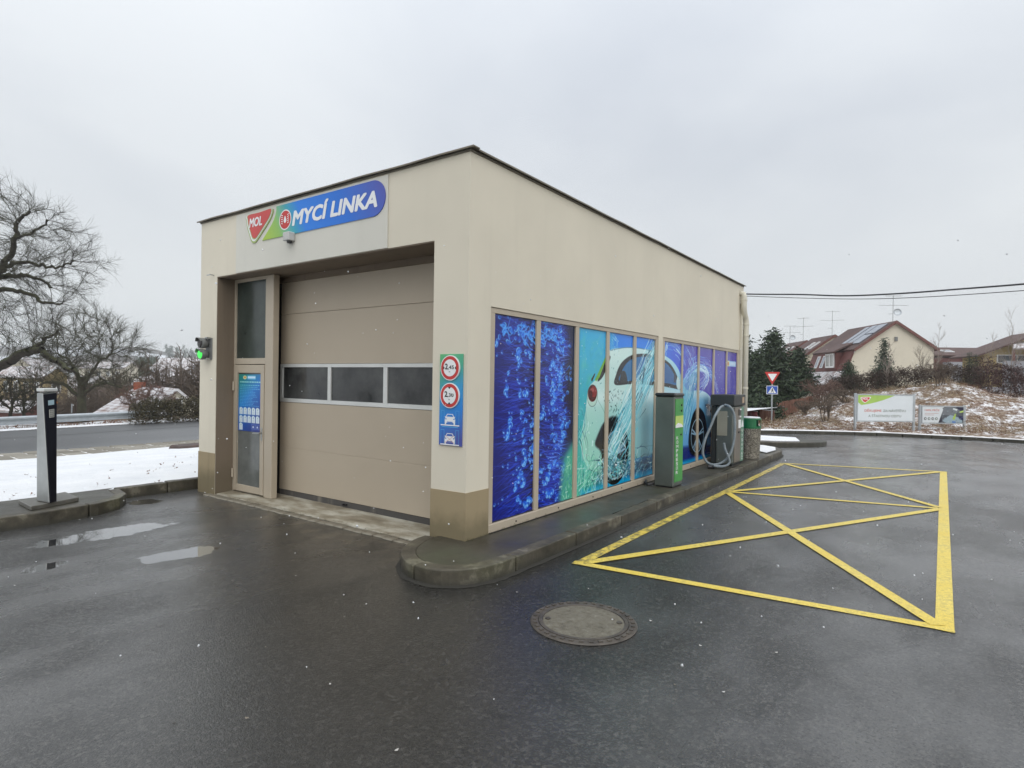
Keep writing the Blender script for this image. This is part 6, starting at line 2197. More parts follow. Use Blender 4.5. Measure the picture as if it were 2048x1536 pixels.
flat('green_corner', gcur, O, u, v, 0.003, M['leaf_green'], b1)
def bshield(k, cx, cy):
    return spline([(cx + a * k, cy + b * k) for a, b in ((-1, 0.42), (0, 0.5), (1, 0.5), (0.9, 0.15), (0.2, -0.45), (-0.15, -0.62), (-0.6, -0.4), (-1, 0.1))], 4, True)
flat('shield_edge', bshield(Wd * 0.082, Wd * 0.16, Hh * 0.80), O, u, v, 0.005, M['white_paint'], b1)
flat('shield_face', bshield(Wd * 0.068, Wd * 0.16, Hh * 0.80), O, u, v, 0.007, M['logo_red'], b1)
text_mesh('logo_letters', 'MOL', O + u * Wd * 0.105 + v * Hh * 0.79, u, v, Hh * 0.075, M['white_paint'], b1, width=Wd * 0.095, bold=0.03, off=0.009)
text_mesh('lettering', 'DĚKUJEME', O + u * Wd * 0.145 + v * Hh * 0.36, u, v, Hh * 0.085, M['red_text'], b1, width=Wd * 0.285, bold=0.025, off=0.004)
text_mesh('lettering', 'ZA NÁVŠTĚVU', O + u * Wd * 0.46 + v * Hh * 0.36, u, v, Hh * 0.085, M['grey_text'], b1, width=Wd * 0.385, bold=0.02, off=0.004)
text_mesh('lettering', 'A ŠŤASTNOU CESTU', O + u * Wd * 0.21 + v * Hh * 0.17, u, v, Hh * 0.085, M['grey_text'], b1, width=Wd * 0.56, bold=0.02, off=0.004)
b2, O, u, v, Wd, Hh = billboard('billboard', 'smaller white billboard with workshop photo on its right half on bank', 1840, 1929, 811, 812, 847, 865.5, 868, 'billboards on the far bank', 27.9)
flat('face', [(0.09, 0.05), (Wd - 0.09, 0.05), (Wd - 0.09, Hh - 0.05), (0.09, Hh - 0.05)], O, u, v, 0.001, M['soft_white'], b2)
pm_ = [(Wd * 0.40, 0.05), (Wd - 0.09, 0.05), (Wd - 0.09, Hh - 0.05), (Wd * 0.47, Hh - 0.05), (Wd * 0.50, Hh * 0.78)]
ph = flat('photo', pm_, O, u, v, 0.003, M['bb_photo'], b2)
uvl = ph.data.uv_layers.new(name='UVMap')
for lp in ph.data.loops:
    p = pm_[lp.vertex_index]
    uvl.data[lp.index].uv = ((p[0] / Wd - 0.38) / 0.6, p[1] / Hh)
text_mesh('lettering', '100% PÉČE', O + u * Wd * 0.09 + v * Hh * 0.70, u, v, Hh * 0.10, M['red_text'], b2, width=Wd * 0.33, bold=0.02, off=0.004)
for k_, (a, b) in enumerate(((0.09, 0.40), (0.09, 0.30))):
    flat('small_print', [(Wd * a, Hh * (0.56 - 0.09 * k_)), (Wd * b, Hh * (0.56 - 0.09 * k_)), (Wd * b, Hh * (0.59 - 0.09 * k_)), (Wd * a, Hh * (0.59 - 0.09 * k_))], O, u, v, 0.003, plain('pale_red_print', (0.5, 0.36, 0.34), 0.5) if k_ == 0 else bpy.data.materials['pale_red_print'], b2)
for k_ in range(4):
    cx = Wd * (0.105 + 0.083 * k_)
    flat('badge', circ(cx, Hh * 0.28, Wd * 0.032, 16), O, u, v, 0.003, M['grey_text'] if k_ % 2 else M['grey_plastic'], b2)
    flat('badge_mark', circ(cx + Wd * 0.004, Hh * 0.28, Wd * 0.014, 6), O, u, v, 0.005, M['soft_white'], b2)

# ------------------------------------------------------------------ houses
q = NT('roof_tiles_brown')
tl_ = q.n('ShaderNodeTexWave', wave_type='BANDS', bands_direction='Z')
tl_.inputs['Scale'].default_value = 2.2
tl_.inputs['Distortion'].default_value = 0.6
q.l(q.co(), tl_.inputs['Vector'])
col = q.ramp(q.noise(0.8, 5), [(0.3, (0.066, 0.034, 0.028)), (0.7, (0.12, 0.064, 0.052))])
col = q.mix(q.math('MULTIPLY', tl_.outputs['Fac'], 0.35), col, (0.05, 0.028, 0.024))
M['roof_brown'] = q.out(col, 0.7, q.bump(tl_.outputs['Fac'], 0.5, 0.05))
q = NT('roof_tiles_red')
tl_ = q.n('ShaderNodeTexWave', wave_type='BANDS', bands_direction='Z')
tl_.inputs['Scale'].default_value = 2.6
q.l(q.co(), tl_.inputs['Vector'])
col = q.ramp(q.noise(1.1, 5), [(0.3, (0.11, 0.034, 0.028)), (0.7, (0.17, 0.06, 0.05))])
M['roof_red'] = q.out(q.mix(q.math('MULTIPLY', tl_.outputs['Fac'], 0.3), col, (0.05, 0.02, 0.018)), 0.7, q.bump(tl_.outputs['Fac'], 0.5, 0.05))
q = NT('snow_dusted_roof')
nz = q.noise(1.2, 7, 0.7)
tl_ = q.n('ShaderNodeTexWave', wave_type='BANDS', bands_direction='Z')
tl_.inputs['Scale'].default_value = 2.0
q.l(q.co(), tl_.inputs['Vector'])
f = q.step(q.math('ADD', q.math('MULTIPLY', nz, 0.92), q.math('MULTIPLY', tl_.outputs['Fac'], 0.08)), 0.30, 0.66)
M['roof_snow'] = q.out(q.mix(f, (0.22, 0.15, 0.13), (0.66, 0.67, 0.69)), 0.85)
M['gable_cream'] = dirt_wall('house_cream_render', (0.64, 0.595, 0.485), (0.4, 0.36, 0.28), 0.15, 60, 0.05)
M['yellow_wall'] = dirt_wall('house_yellow_render', (0.50, 0.40, 0.19), (0.3, 0.25, 0.15), 0.2, 60, 0.05)
M['dull_yellow'] = dirt_wall('dull_yellow_render', (0.40, 0.31, 0.16), (0.2, 0.17, 0.1), 0.3, 60, 0.05)
M['grey_wall'] = dirt_wall('grey_render', (0.30, 0.31, 0.34), (0.2, 0.2, 0.2), 0.2, 60, 0.05)
M['wood_red'] = plain('dark_red_boards', (0.13, 0.045, 0.035), 0.6, 0.25, 6)
M['pane'] = plain('house_window_glass', (0.06, 0.07, 0.08), 0.08, 0.3, 0.5)
M['winwhite'] = plain('white_window_frame', (0.72, 0.73, 0.72), 0.4)
M['solar'] = plain('solar_panel_glass', (0.30, 0.33, 0.38), 0.08, 0.1, 2, metal=0.5)
M['antenna'] = plain('antenna_aluminium', (0.22, 0.22, 0.22), 0.4, metal=0.5)


def unit(v):
    v = np.array(v, float)
    return v / np.linalg.norm(v)


def window(parent, c, u, v, w, h, n, frame=None, pane=None, bars=1):
    """framed window lying on a surface: n points outward"""
    u, v, n, c = unit(u), unit(v), unit(n), np.array(c, float)
    f = MB()
    t = min(w, h) * 0.11
    for (a, b, su, sv) in ((0, h / 2 - t / 2, w / 2, t / 2), (0, -h / 2 + t / 2, w / 2, t / 2), (-w / 2 + t / 2, 0, t / 2, h / 2 - t), (w / 2 - t / 2, 0, t / 2, h / 2 - t)):
        f.obox(c + u * a + v * b + n * 0.03, u, v, n, su, sv, 0.05)
    for i in range(bars):
        f.obox(c + u * (-w / 2 + w * (i + 1) / (bars + 1)) + n * 0.03, u, v, n, t / 2, h / 2 - t, 0.045)
    o = f.build('window', frame or M['winwhite'], parent)
    MB().obox(c + n * 0.015, u, v, n, w / 2 - t, h / 2 - t, 0.03).build('pane', pane or M['pane'], o)
    return o


def slab(name, pts, th, mat, parent, n=None):
    a, b, c = (np.array(p, float) for p in pts[:3])
    nn = np.cross(b - a, c - a)
    nn /= np.linalg.norm(nn)
    if nn[2] < 0: nn = -nn
    return MB().prism(pts, nn * th).build(name, mat, parent)


def antenna(parent, p, h, u, k=1.0, dish=False):
    k *= 0.62
    p = np.array(p, float)
    mb = MB()
    mb.tube([p - np.array((0, 0, 0.4)), p + np.array((0, 0, h))], 0.028 * k, 6)
    u = unit(u)
    for zf_, l in ((0.62, 1.3), (0.97, 0.75)):
        c = p + np.array((0, 0, h * zf_))
        mb.tube([c - u * l, c + u * l], 0.018 * k, 5)
        w = np.array((-u[1], u[0], 0))
        for i in range(7):
            e = c + u * (-l + 2 * l * i / 6)
            mb.tube([e - w * 0.35 * k, e + w * 0.35 * k], 0.011 * k, 4)
    mb.tube([p + np.array((0, 0, h * 0.3)) - u * 0.45, p + np.array((0, 0, h * 0.3))], 0.02 * k, 5)
    o = mb.build('antenna', M['antenna'], parent)
    if dish: MB().lathe([(0.0, 0.0), (0.25, 0.04), (0.36, 0.12), (0.35, 0.13), (0.24, 0.06), (0, 0.02)], p + np.array((0.35, -0.1, h * 0.34)), 16, (0.4, -1, 0.3)).build('dish', M['zinc'], o)


def gable_house(name, label, O, u, hw, L, z0, ze, zr, wall, roof, roof2=None, over=0.35, wins=(), group=None, side_wins=(), chimney=None, cat='house'):
    """O = plan point under the ridge at the near gable, u across the gable, ridge running along w (left of u)"""
    u = unit((u[0], u[1], 0))
    w = np.array((-u[1], u[0], 0))
    O = np.array((O[0], O[1], 0.0))
    P = lambda a, b, z: O + u * a + w * b + np.array((0, 0, z))
    root = thing(name, tuple(P(0, L / 2, z0)), label, cat, group)
    t = 0.2
    MB().prism([P(-hw, 0, z0), P(hw, 0, z0), P(hw, 0, ze), P(0, 0, zr), P(-hw, 0, ze)], w * t).build('gable_wall', wall, root)
    MB().prism([P(-hw, L - t, z0), P(hw, L - t, z0), P(hw, L - t, ze), P(0, L - t, zr), P(-hw, L - t, ze)], w * t).build('gable_wall', wall, root)
    MB().prism([P(-hw, t, z0), P(-hw, L - t, z0), P(-hw, L - t, ze), P(-hw, t, ze)], u * t).build('side_wall', wall, root)
    MB().prism([P(hw - t, t, z0), P(hw - t, L - t, z0), P(hw - t, L - t, ze), P(hw - t, t, ze)], u * t).build('side_wall', wall, root)
    s = (zr - ze) / hw
    rl = slab('roof', [P(-hw - over, -over, ze - s * over), P(-hw - over, L + over, ze - s * over), P(0, L + over, zr), P(0, -over, zr)], 0.16, roof, root)
    rr_ = slab('roof', [P(hw + over, -over, ze - s * over), P(hw + over, L + over, ze - s * over), P(0, L + over, zr), P(0, -over, zr)], 0.16, roof2 or roof, root)
    for (a, z, w_, h_) in wins:
        window(root, P(a, -0.02, z), u, ZU, w_, h_, -w)
    for (b, z, w_, h_, sd__) in side_wins:
        window(root, P(sd__ * (hw + 0.02), b, z), w, ZU, w_, h_, u * sd__)
    if chimney:
        b, a, ch, cm = chimney
        zc_ = zr - abs(a) * s
        MB().obox(P(a, b, zc_ + ch / 2 - 0.3), u, w, ZU, 0.32, 0.32, ch / 2 + 0.3).build('chimney', cm, rl)
    return root, P, u, w


# house A: mansard end house with cream gable
DA = 58.0
kA = DA / F_PX
apx = at(1790, 645, DA)
uA = unit((0.86, 0.51, 0))
wA = np.array((-uA[1], uA[0], 0))


def mansard_house(label, apex, s=1.0, group='row houses above the bank', full=True, hw=3.6, L=6.2):
    P = lambda a, b, z: np.array((apex[0], apex[1], 0)) + uA * a * s + wA * b * s + np.array((0, 0, apex[2] + z * s))
    root = thing('row_house', tuple(P(0, 3, -6.0)), label, 'house', group)
    prof = [(0, 0), (hw, -2.45), (hw, -6.2), (-hw - 0.95, -6.2), (-hw - 0.75, -4.75), (-hw, -2.6)]
    MB().prism([P(a, 0, z) for a, z in prof], wA * 0.25 * s).build('gable_wall', M['gable_cream'], root)
    MB().prism([P(a, L - 0.2, z) for a, z in prof], wA * 0.2 * s).build('gable_wall', M['gable_cream'], root)
    MB().prism([P(hw - 0.2, 0.25, -6.2), P(hw - 0.2, L - 0.2, -6.2), P(hw - 0.2, L - 0.2, -2.45), P(hw - 0.2, 0.25, -2.45)], uA * 0.2 * s).build('side_wall', M['gable_cream'], root)
    k = 2.45 / hw
    slab('roof', [P(hw + 0.35, -0.3, -2.45 - k * 0.35), P(hw + 0.35, L, -2.45 - k * 0.35), P(0, L, 0), P(0, -0.3, 0)], 0.17 * s, M['roof_brown'], root)
    up_ = slab('roof', [P(-hw - 0.25, -0.3, -2.6 - 0.18), P(-hw - 0.25, L, -2.6 - 0.18), P(0, L, 0), P(0, -0.3, 0)], 0.17 * s, M['roof_brown'], root)
    # steep tiled lower part
    mn = slab('mansard_roof', [P(-hw - 0.80, -0.12, -4.75), P(-hw - 0.80, L, -4.75), P(-hw - 0.05, L, -2.62), P(-hw - 0.05, -0.12, -2.62)], 0.12 * s, M['roof_red'], root)
    # verge boards
    vb = MB()
    for (a0, z0_, a1, z1_) in ((0, 0.02, hw + 0.35, -2.45 - k * 0.35 + 0.02), (0, 0.02, -hw - 0.25, -2.76)):
        p0, p1 = P(a0, -0.32, z0_ - 0.13), P(a1, -0.32, z1_ - 0.13)
        vb.prism([p0, p1, p1 + np.array((0, 0, 0.3 * s)), p0 + np.array((0, 0, 0.3 * s))], wA * 0.05)
    vb.build('verge_board', M['wood_red'], root)
    # lower lean-to roof with snow
    lt = slab('lean_to_roof', [P(-hw - 2.1, -0.2, -6.15), P(-hw - 2.1, L, -6.15), P(-hw - 0.80, L, -4.85), P(-hw - 0.80, -0.2, -4.85)], 0.15 * s, M['roof_snow'] if full else M['roof_red'], root)
    MB().prism([P(-hw - 1.9, 0, -8.6), P(-hw - 1.9, L, -8.6), P(-hw - 1.9, L, -6.1), P(-hw - 1.9, 0, -6.1)], uA * 0.2).build('lower_wall', M['wood_red'], root)
    nS = unit(np.cross(P(0, 1, 0) - P(0, 0, 0), P(-hw, 0, -2.6) - P(0, 0, 0)))
    if nS[2] < 0: nS = -nS
    dS_ = unit(P(-hw, 0, -2.6) - P(0, 0, 0))
    on_roof = lambda t, b: P(0, b, 0) + (P(-hw, 0, -2.6) - P(0, 0, 0)) * t + nS * 0.17 * s
    nM = unit(np.cross(wA, P(-hw - 0.75, 0, -4.75) - P(-hw, 0, -2.6)))
    if nM @ (-uA) < 0: nM = -nM
    dM = unit(P(-hw, 0, -2.6) - P(-hw - 0.75, 0, -4.75))
    on_m = lambda t, b: P(-hw - 0.8, b, -4.75) + (P(-hw - 0.05, b, -2.62) - P(-hw - 0.8, b, -4.75)) * t + nM * 0.12 * s
    if full:
        for (b0, b1, t0, t1) in ((0.3, 1.9, 0.10, 0.46), (0.3, 1.9, 0.50, 0.84), (2.1, 3.2, 0.10, 0.84), (3.5, 4.4, 0.12, 0.80)):
            c = (on_roof(t0, b0) + on_roof(t1, b1)) / 2
            MB().obox(c + nS * 0.06, wA, dS_, nS, (b1 - b0) / 2 * s, np.linalg.norm(on_roof(t1, b0) - on_roof(t0, b0)) / 2, 0.04).build('solar_panel', M['solar'], up_)
        # dormer
        dz0, dz1 = -4.55, -2.85
        b0, b1 = 2.0, 4.6
        xo = -hw - 0.95
        dm = MB().hexa([P(xo, b0, dz0), P(xo + 1.5, b0, dz0), P(xo + 1.5, b1, dz0), P(xo, b1, dz0)], [P(xo, b0, dz1), P(xo + 1.5, b0, dz1), P(xo + 1.5, b1, dz1), P(xo, b1, dz1)]).build('dormer', M['roof_red'], root)
        slab('dormer_roof', [P(xo - 0.35, b0 - 0.3, dz1 - 0.05), P(xo - 0.35, b1 + 0.3, dz1 - 0.05), P(-hw + 1.4, b1 + 0.3, -1.6), P(-hw + 1.4, b0 - 0.3, -1.6)], 0.14, M['roof_brown'], dm)
        window(root, P(xo - 0.02, (b0 + b1) / 2, (dz0 + dz1) / 2 + 0.05), wA, ZU, 2.0 * s, 1.45 * s, -uA, bars=1, pane=plain('curtained_pane', (0.34, 0.34, 0.32), 0.25))
        for b in (5.9, 7.3): window(mn, on_m(0.47, b), wA, dM, 0.7 * s, 1.35 * s, nM, bars=0, pane=M['solar'])
        MB().obox(P(0.1, -0.06, -1.6), uA, wA, ZU, 0.12, 0.08, 0.2).build('wall_lamp', M['grey_plastic'], root)
    else:
        for b in (1.0, 2.4): window(root, on_roof(0.48, b), wA, dS_, 0.6 * s, 1.5 * s, nS, bars=0, pane=M['solar'])
    return root, P


hA, PA = mansard_house('end row house with big cream gable, solar panels and snowy lean-to roof', apx, L=9.4)
antenna(hA, PA(0, 0.4, 0.1), 2.6, uA, 1.3, True)
apB = at(1668, 672, DA + 13)
hB, PB = mansard_house('brown roofed row house standing just left of the solar panel house', apB, full=False)
apx2 = at(1768, 652, DA + 6)
antenna(hB, PB(0.2, 1.0, 0.1), 3.0, unit((1, 0.3, 0)), 1.3)
apC = at(1612, 683, DA + 22)
hC, PC = mansard_house('farthest brown roofed row house behind the dark spruces', apC, full=False)
antenna(hC, PC(0, 1, 0.1), 3.2, unit((1, -0.2, 0)), 1.5)
antenna(hC, PC(-1, 3, -0.2), 2.6, unit((1, 0.2, 0)), 1.5, True)

# long low brown roofed house between, and the yellow house at the right edge
DD = 82
a_, b_ = at(1862, 700, DD), at(2010, 703, DD)
ud = unit((b_ - a_)[:2].tolist() + [0])
wd = np.array((-ud[1], ud[0], 0))
hD = thing('terrace_house', tuple((a_ + b_) / 2 + wd * 3 - np.array((0, 0, 6))), 'long low brown roofed terrace with grey walls between the cream gable and yellow house', 'house')
Lx = np.linalg.norm((b_ - a_)[:2])
zt, zm, zb = at(1900, 694, DD)[2], at(1900, 713, DD)[2], at(1900, 716, DD)[2]
A0 = np.array((a_[0], a_[1], 0))
Q = lambda a, b, z: A0 + ud * a + wd * b + np.array((0, 0, z))
rD = slab('roof', [Q(-1, -0.4, zm), Q(Lx, -0.4, zm), Q(Lx, 4, zt), Q(-1, 4, zt)], 0.2, M['roof_brown'], hD)
slab('roof', [Q(-1, 8.4, zm), Q(Lx, 8.4, zm), Q(Lx, 4, zt), Q(-1, 4, zt)], 0.2, M['roof_brown'], hD)
MB().prism([Q(-0.6, 0, zb - 7), Q(Lx - 0.5, 0, zb - 7), Q(Lx - 0.5, 0, zb), Q(-0.6, 0, zb)], wd * 8).build('wall', M['roof_red'], hD)
MB().prism([Q(1.5, -1.8, zb - 6), Q(Lx - 1, -1.8, zb - 6), Q(Lx - 1, -1.8, zb - 0.6), Q(1.5, -1.8, zb - 0.6)], wd * 1.6).build('lower_wall', M['grey_wall'], hD)
nD = unit((0, 0, 1) - wd * ((zt - zm) / 4.4) * 1.0)
window(rD, Q(3.3, 1.6, zm + (zt - zm) * 2.0 / 4.4 + 0.22), ud, unit(wd * 4.4 + np.array((0, 0, zt - zm))), 1.5, 1.1, nD, bars=0, pane=M['solar'])

DC = 62
apY = at(2004, 666, DC)
uY = unit((0.93, 0.36, 0))
gh, PY, uy, wy = gable_house('yellow_house', 'yellow walled house with wide brown roof at the right edge of the photo', at(2084, 700, DC), uY, 5.2, 4.6, at(2050, 775, DC)[2], at(1990, 706, DC)[2], at(2050, 664, DC)[2], M['yellow_wall'], M['roof_brown'], over=0.9, wins=((-2.2, at(2000, 717, DC)[2], 3.6, 0.9),))
slab('porch_roof', [PY(-3.6, -2.2, at(2000, 700, DC)[2]), PY(4.0, -2.2, at(2040, 699, DC)[2]), PY(4.0, 0.2, at(2040, 682, DC)[2]), PY(-2.4, 0.2, at(2010, 684, DC)[2])], 0.16, M['roof_snow'], gh)
MB().prism([PY(-4.2, -1.9, at(2000, 790, DC)[2]), PY(4, -1.9, at(2000, 790, DC)[2]), PY(4, -1.9, at(2000, 722, DC)[2]), PY(-4.2, -1.9, at(2000, 722, DC)[2])], wy * 0.3).build('porch_wall', M['grey_wall'], gh)
for a in (-3.4, -0.6, 2.2):
    MB().prism([PY(a - 0.12, -2.0, at(2000, 722, DC)[2]), PY(a + 0.12, -2.0, at(2000, 722, DC)[2]), PY(a + 0.12, -2.0, at(2000, 701, DC)[2]), PY(a - 0.12, -2.0, at(2000, 701, DC)[2])], wy * 0.2).build('porch_post', M['wood_red'], gh)

# reed fence and low board fence by the sign
def board_fence(name, label, p0, p1, zt0, zt1, zb, mat, n, th=0.03, gap=0.01, snow=False):
    p0, p1 = np.array(p0, float), np.array(p1, float)
    root = thing(name, tuple((p0 + p1) / 2 * np.array((1, 1, 0)) + np.array((0, 0, zb))), label, 'fence')
    d = (p1 - p0) * np.array((1, 1, 0))
    l = np.linalg.norm(d)
    d /= l
    w = np.array((-d[1], d[0], 0))
    for k in range(n):
        a = p0 + d * l * (k + 0.5) / n
        t = (k + 0.5) / n
        zt = zt0 + (zt1 - zt0) * t + rng.normal(0, 0.02)
        MB().obox((a[0], a[1], (zt + zb) / 2), d, w, ZU, l / n / 2 - gap, th * rng.uniform(0.7, 1.2), (zt - zb) / 2).build('slat', mat, root)
    for z in (0.25, 0.75):
        MB().prism([(p0 * np.array((1, 1, 0))) + w * 0.05 + np.array((0, 0, zb + (zt0 - zb) * z)), (p1 * np.array((1, 1, 0))) + w * 0.05 + np.array((0, 0, zb + (zt1 - zb) * z)), (p1 * np.array((1, 1, 0))) + w * 0.05 + np.array((0, 0, zb + (zt1 - zb) * z + 0.08)), (p0 * np.array((1, 1, 0))) + w * 0.05 + np.array((0, 0, zb + (zt0 - zb) * z + 0.08))], w * 0.04).build('rail', mat, root)
    if snow:
        MB().prism([(p0[0], p0[1], zt0 + 0.02), (p1[0], p1[1], zt1 + 0.02), (p1[0], p1[1], zt1 + 0.035), (p0[0], p0[1], zt0 + 0.035)], w * 0.04).build('snow_cap', M['snow'], root)
    return root


pf0, pf1 = at(1550, 805, 40), at(1640, 780, 43)
board_fence('reed_fence', 'rusty reddish brown reed fence on the bank right of the give way sign', pf0, pf1, at(1550, 806, 40)[2], at(1640, 790, 43)[2], min(bank_at(1550, 40)[2], bank_at(1640, 43)[2]) - 0.4, plain('rusty_reed', (0.16, 0.075, 0.05), 0.8, 0.35, 5), 36, 0.035, 0.006)
pf0, pf1 = at(1488, 820, 35), at(1515, 824, 34.5)
board_fence('board_fence', 'short dark red board fence with snow on top left of the give way sign', pf0, pf1, at(1488, 820, 35)[2], at(1515, 824, 34.5)[2], bank_at(1500, 35)[2] - 0.3, plain('dark_red_wood', (0.15, 0.035, 0.04), 0.6, 0.2), 10, snow=True)
pf0, pf1 = at(1519, 819, 35.5), at(1549, 823, 34.8)
board_fence('board_fence', 'short brown board fence with snow on top directly behind the sign pole', pf0, pf1, at(1519, 819, 35.5)[2], at(1549, 823, 34.8)[2], bank_at(1530, 35)[2] - 0.3, plain('brown_wood', (0.13, 0.06, 0.04), 0.6, 0.2), 10, snow=True)

# spruces left of the houses
for (px, dpt, ytop, rad, lab, sd2) in ((1484, 43, 668, 2.0, 'tall dark spruce partly hidden behind the hall corner', 3), (1545, 46, 664, 2.7, 'tallest dark spruce behind the give way sign', 4), (1596, 48, 700, 2.3, 'broad dark spruce against the row houses behind the rusty fence', 5), (1512, 40, 706, 1.9, 'lower dark spruce in front of the two tall spruces', 6)):
    b = at(px, 768, dpt)
    b = np.array((b[0], b[1], -0.9))
    spruce(b, at(px, ytop, dpt)[2] - b[2], rad, lab, group='dark spruces beside the row houses', seed=sd2, whorls=34, dens=1.25)
b = bank_at(1767, 46)
spruce(b, at(1767, 676, 46)[2] - b[2], 1.15, 'young slender spruce standing in front of the big cream gable', seed=9, mat=M['needle2'], whorls=20, dens=0.8, low=0.1)
b = bank_at(1698, 46)
spruce(b, at(1698, 722, 46)[2] - b[2], 1.1, 'small round dark green conifer at the foot of the cream gable', seed=10, whorls=14, dens=0.9, taper=0.5)
for k, (px, yt) in enumerate(((1938, 702), (1951, 706))):
    b = bank_at(px, 58)
    spruce(b, at(px, yt, 58)[2] - b[2], 0.75, ('left' if k == 0 else 'right') + ' one of two narrow dark conifers by the grey terrace wall', seed=20 + k, whorls=14, dens=0.8, taper=0.45)

# hedges along the top of the bank
hp = [bank_at(px, d) for px, d in ((1655, 42), (1700, 41), (1760, 40.5), (1830, 40), (1900, 39), (1975, 37.5))]
hedge(hp, 1.5, 1.8, 'long dark brown clipped hedge along the top of the bank', mat=M['hedge_brown'], seed=3, dens=230, leaf=0.10)
hp = [bank_at(px, d) for px, d in ((1965, 37), (2020, 35.5), (2100, 34.5))]
hedge(hp, 1.95, 2.2, 'tall reddish brown twiggy hedge at the right edge of the bank', mat=M['hedge_red'], seed=4, dens=150, leaf=0.11)
hp = [bank_at(px, d) for px, d in ((1618, 38), (1650, 38), (1690, 38.5))]
hedge(hp, 1.0, 1.3, 'loose brown shrub thicket between rusty fence and hedge', name='shrub_thicket', cat='shrub', mat=M['hedge_brown'], seed=5, dens=60, leaf=0.09)

# bare shrubs and saplings on the bank
for (px, d, yt, wpx, lab, sd2, mt, st) in ((1652, 31.5, 785, 62, 'bare many stemmed shrub on the bank left of the larger billboard', 31, 'twig', 6), (1880, 34, 722, 60, 'bare brown shrub on the mound behind the smaller billboard', 32, 'twig', 5),
                                      (1640, 37, 752, 90, 'bare shrub in front of the snowy lean-to roof', 33, 'redtwig', 6), (1690, 35, 775, 60, 'bare shrub above the left post of the larger billboard', 34, 'twig', 5), (1608, 34, 800, 50, 'low bare shrub in front of the rusty reed fence', 35, 'twig', 5), (1745, 37, 770, 60, 'bare shrub above the middle of the larger billboard', 36, 'redtwig', 5)):
    b = bank_at(px, d)
    h_ = at(px, yt, d)[2] - b[2]
    bare_tree(b, h_, wpx * d / F_PX, lab, 'shrub', n_attr=150, mat=M[mt], seed=sd2, crown_from=0.3, tip=0.007, twigs=2, twig_len=h_ * 0.13, name='bare_shrub', stems=st, twig_r=0.0045, mt=0.03, step=h_ / 15)
for (px, d, yt, wpx, lab, sd2, mt) in ((1776, 40, 690, 30, 'thin bare sapling in front of the young spruce', 41, 'birch'), (1874, 44, 652, 44, 'tall thin bare sapling right of the cream gable', 42, 'birch'), (1842, 41, 700, 40, 'leaning bare sapling against the cream gable', 43, 'twig'),
                                      (2022, 56, 622, 70, 'tall pale bare birch above the yellow house', 44, 'birch'), (1984, 60, 668, 40, 'small pale bare birch left of the yellow house ridge', 45, 'birch')):
    b = bank_at(px, d)
    h_ = at(px, yt, d)[2] - b[2]
    sapling(b, h_, wpx * d / F_PX, lab, mat=M[mt], seed=sd2, r0=0.045 if d > 50 else 0.032, dens=1.0)

# dry grass on the bank
g = np.random.default_rng(77)
C1, C2 = [], []
for _ in range(5200):
    px = g.uniform(1500, 2120)
    d = g.uniform(25.5, 42)
    p = bank_at(px, d)
    dk = np.hypot(Pk[:, 0] - p[0], Pk[:, 1] - p[1]).min()
    if dk < 1.3: continue
    m_ = noise.noise((p[0] * 0.28, p[1] * 0.28, 4.0))
    r_ = g.random()
    if (m_ > 0.22 and r_ < 0.5) or (1700 < px < 1910 and d > 32 and r_ < 0.75) or (px < 1700 and r_ < 0.30): C1.append(p)
    elif r_ > 0.55: C2.append(p)
V, F_ = tuft_faces(g, np.array(C1), 0.20, 9, 0.55, 1.0, 5.0)
mesh_np('dry_grass', V, F_, M['straw'], kind='stuff')
V, F_ = tuft_faces(g, np.array(C2), 0.13, 8, 0.25, 0.7, 2.5)
mesh_np('dead_undergrowth', V, F_, M['rust'], kind='stuff')

# overhead cables from a pole standing behind the hall
pp = at(1330, 600, 42)
pl = thing('utility_pole', (pp[0], pp[1], -1.5), 'wooden utility pole carrying two cables behind the wash hall', 'utility pole')
MB().tube([(pp[0], pp[1], -1.8), (pp[0], pp[1], at(1330, 583, 42)[2] + 0.1)], [0.14, 0.10], 10).build('pole', M['twig'], pl)
MB().obox((pp[0], pp[1], at(1330, 583, 42)[2] - 0.05), (rt[0], rt[1], 0), (fw[0], fw[1], 0), ZU, 0.5, 0.05, 0.05).build('crossarm', M['twig'], pl)
for (ys_, r, lab) in (([(1330, 583, 42), (1490, 588, 41), (1600, 589, 39), (1690, 591.5, 37), (1800, 587, 34.5), (1920, 578, 32), (2048, 568, 29), (2300, 545, 24)], 0.045, 'thicker upper overhead cable crossing the sky right of the hall'),
                      ([(1330, 586, 42), (1490, 592, 41), (1600, 596, 39), (1720, 598, 36.5), (1850, 594, 33.5), (2048, 581, 29), (2300, 560, 24)], 0.02, 'thinner lower overhead cable crossing the sky right of the hall')):
    o = MB().tube(spline([at(*p) for p in ys_], 8), r, 6).build('overhead_cable', M['black'])
    tag(o, lab, 'cable', 'overhead cables')

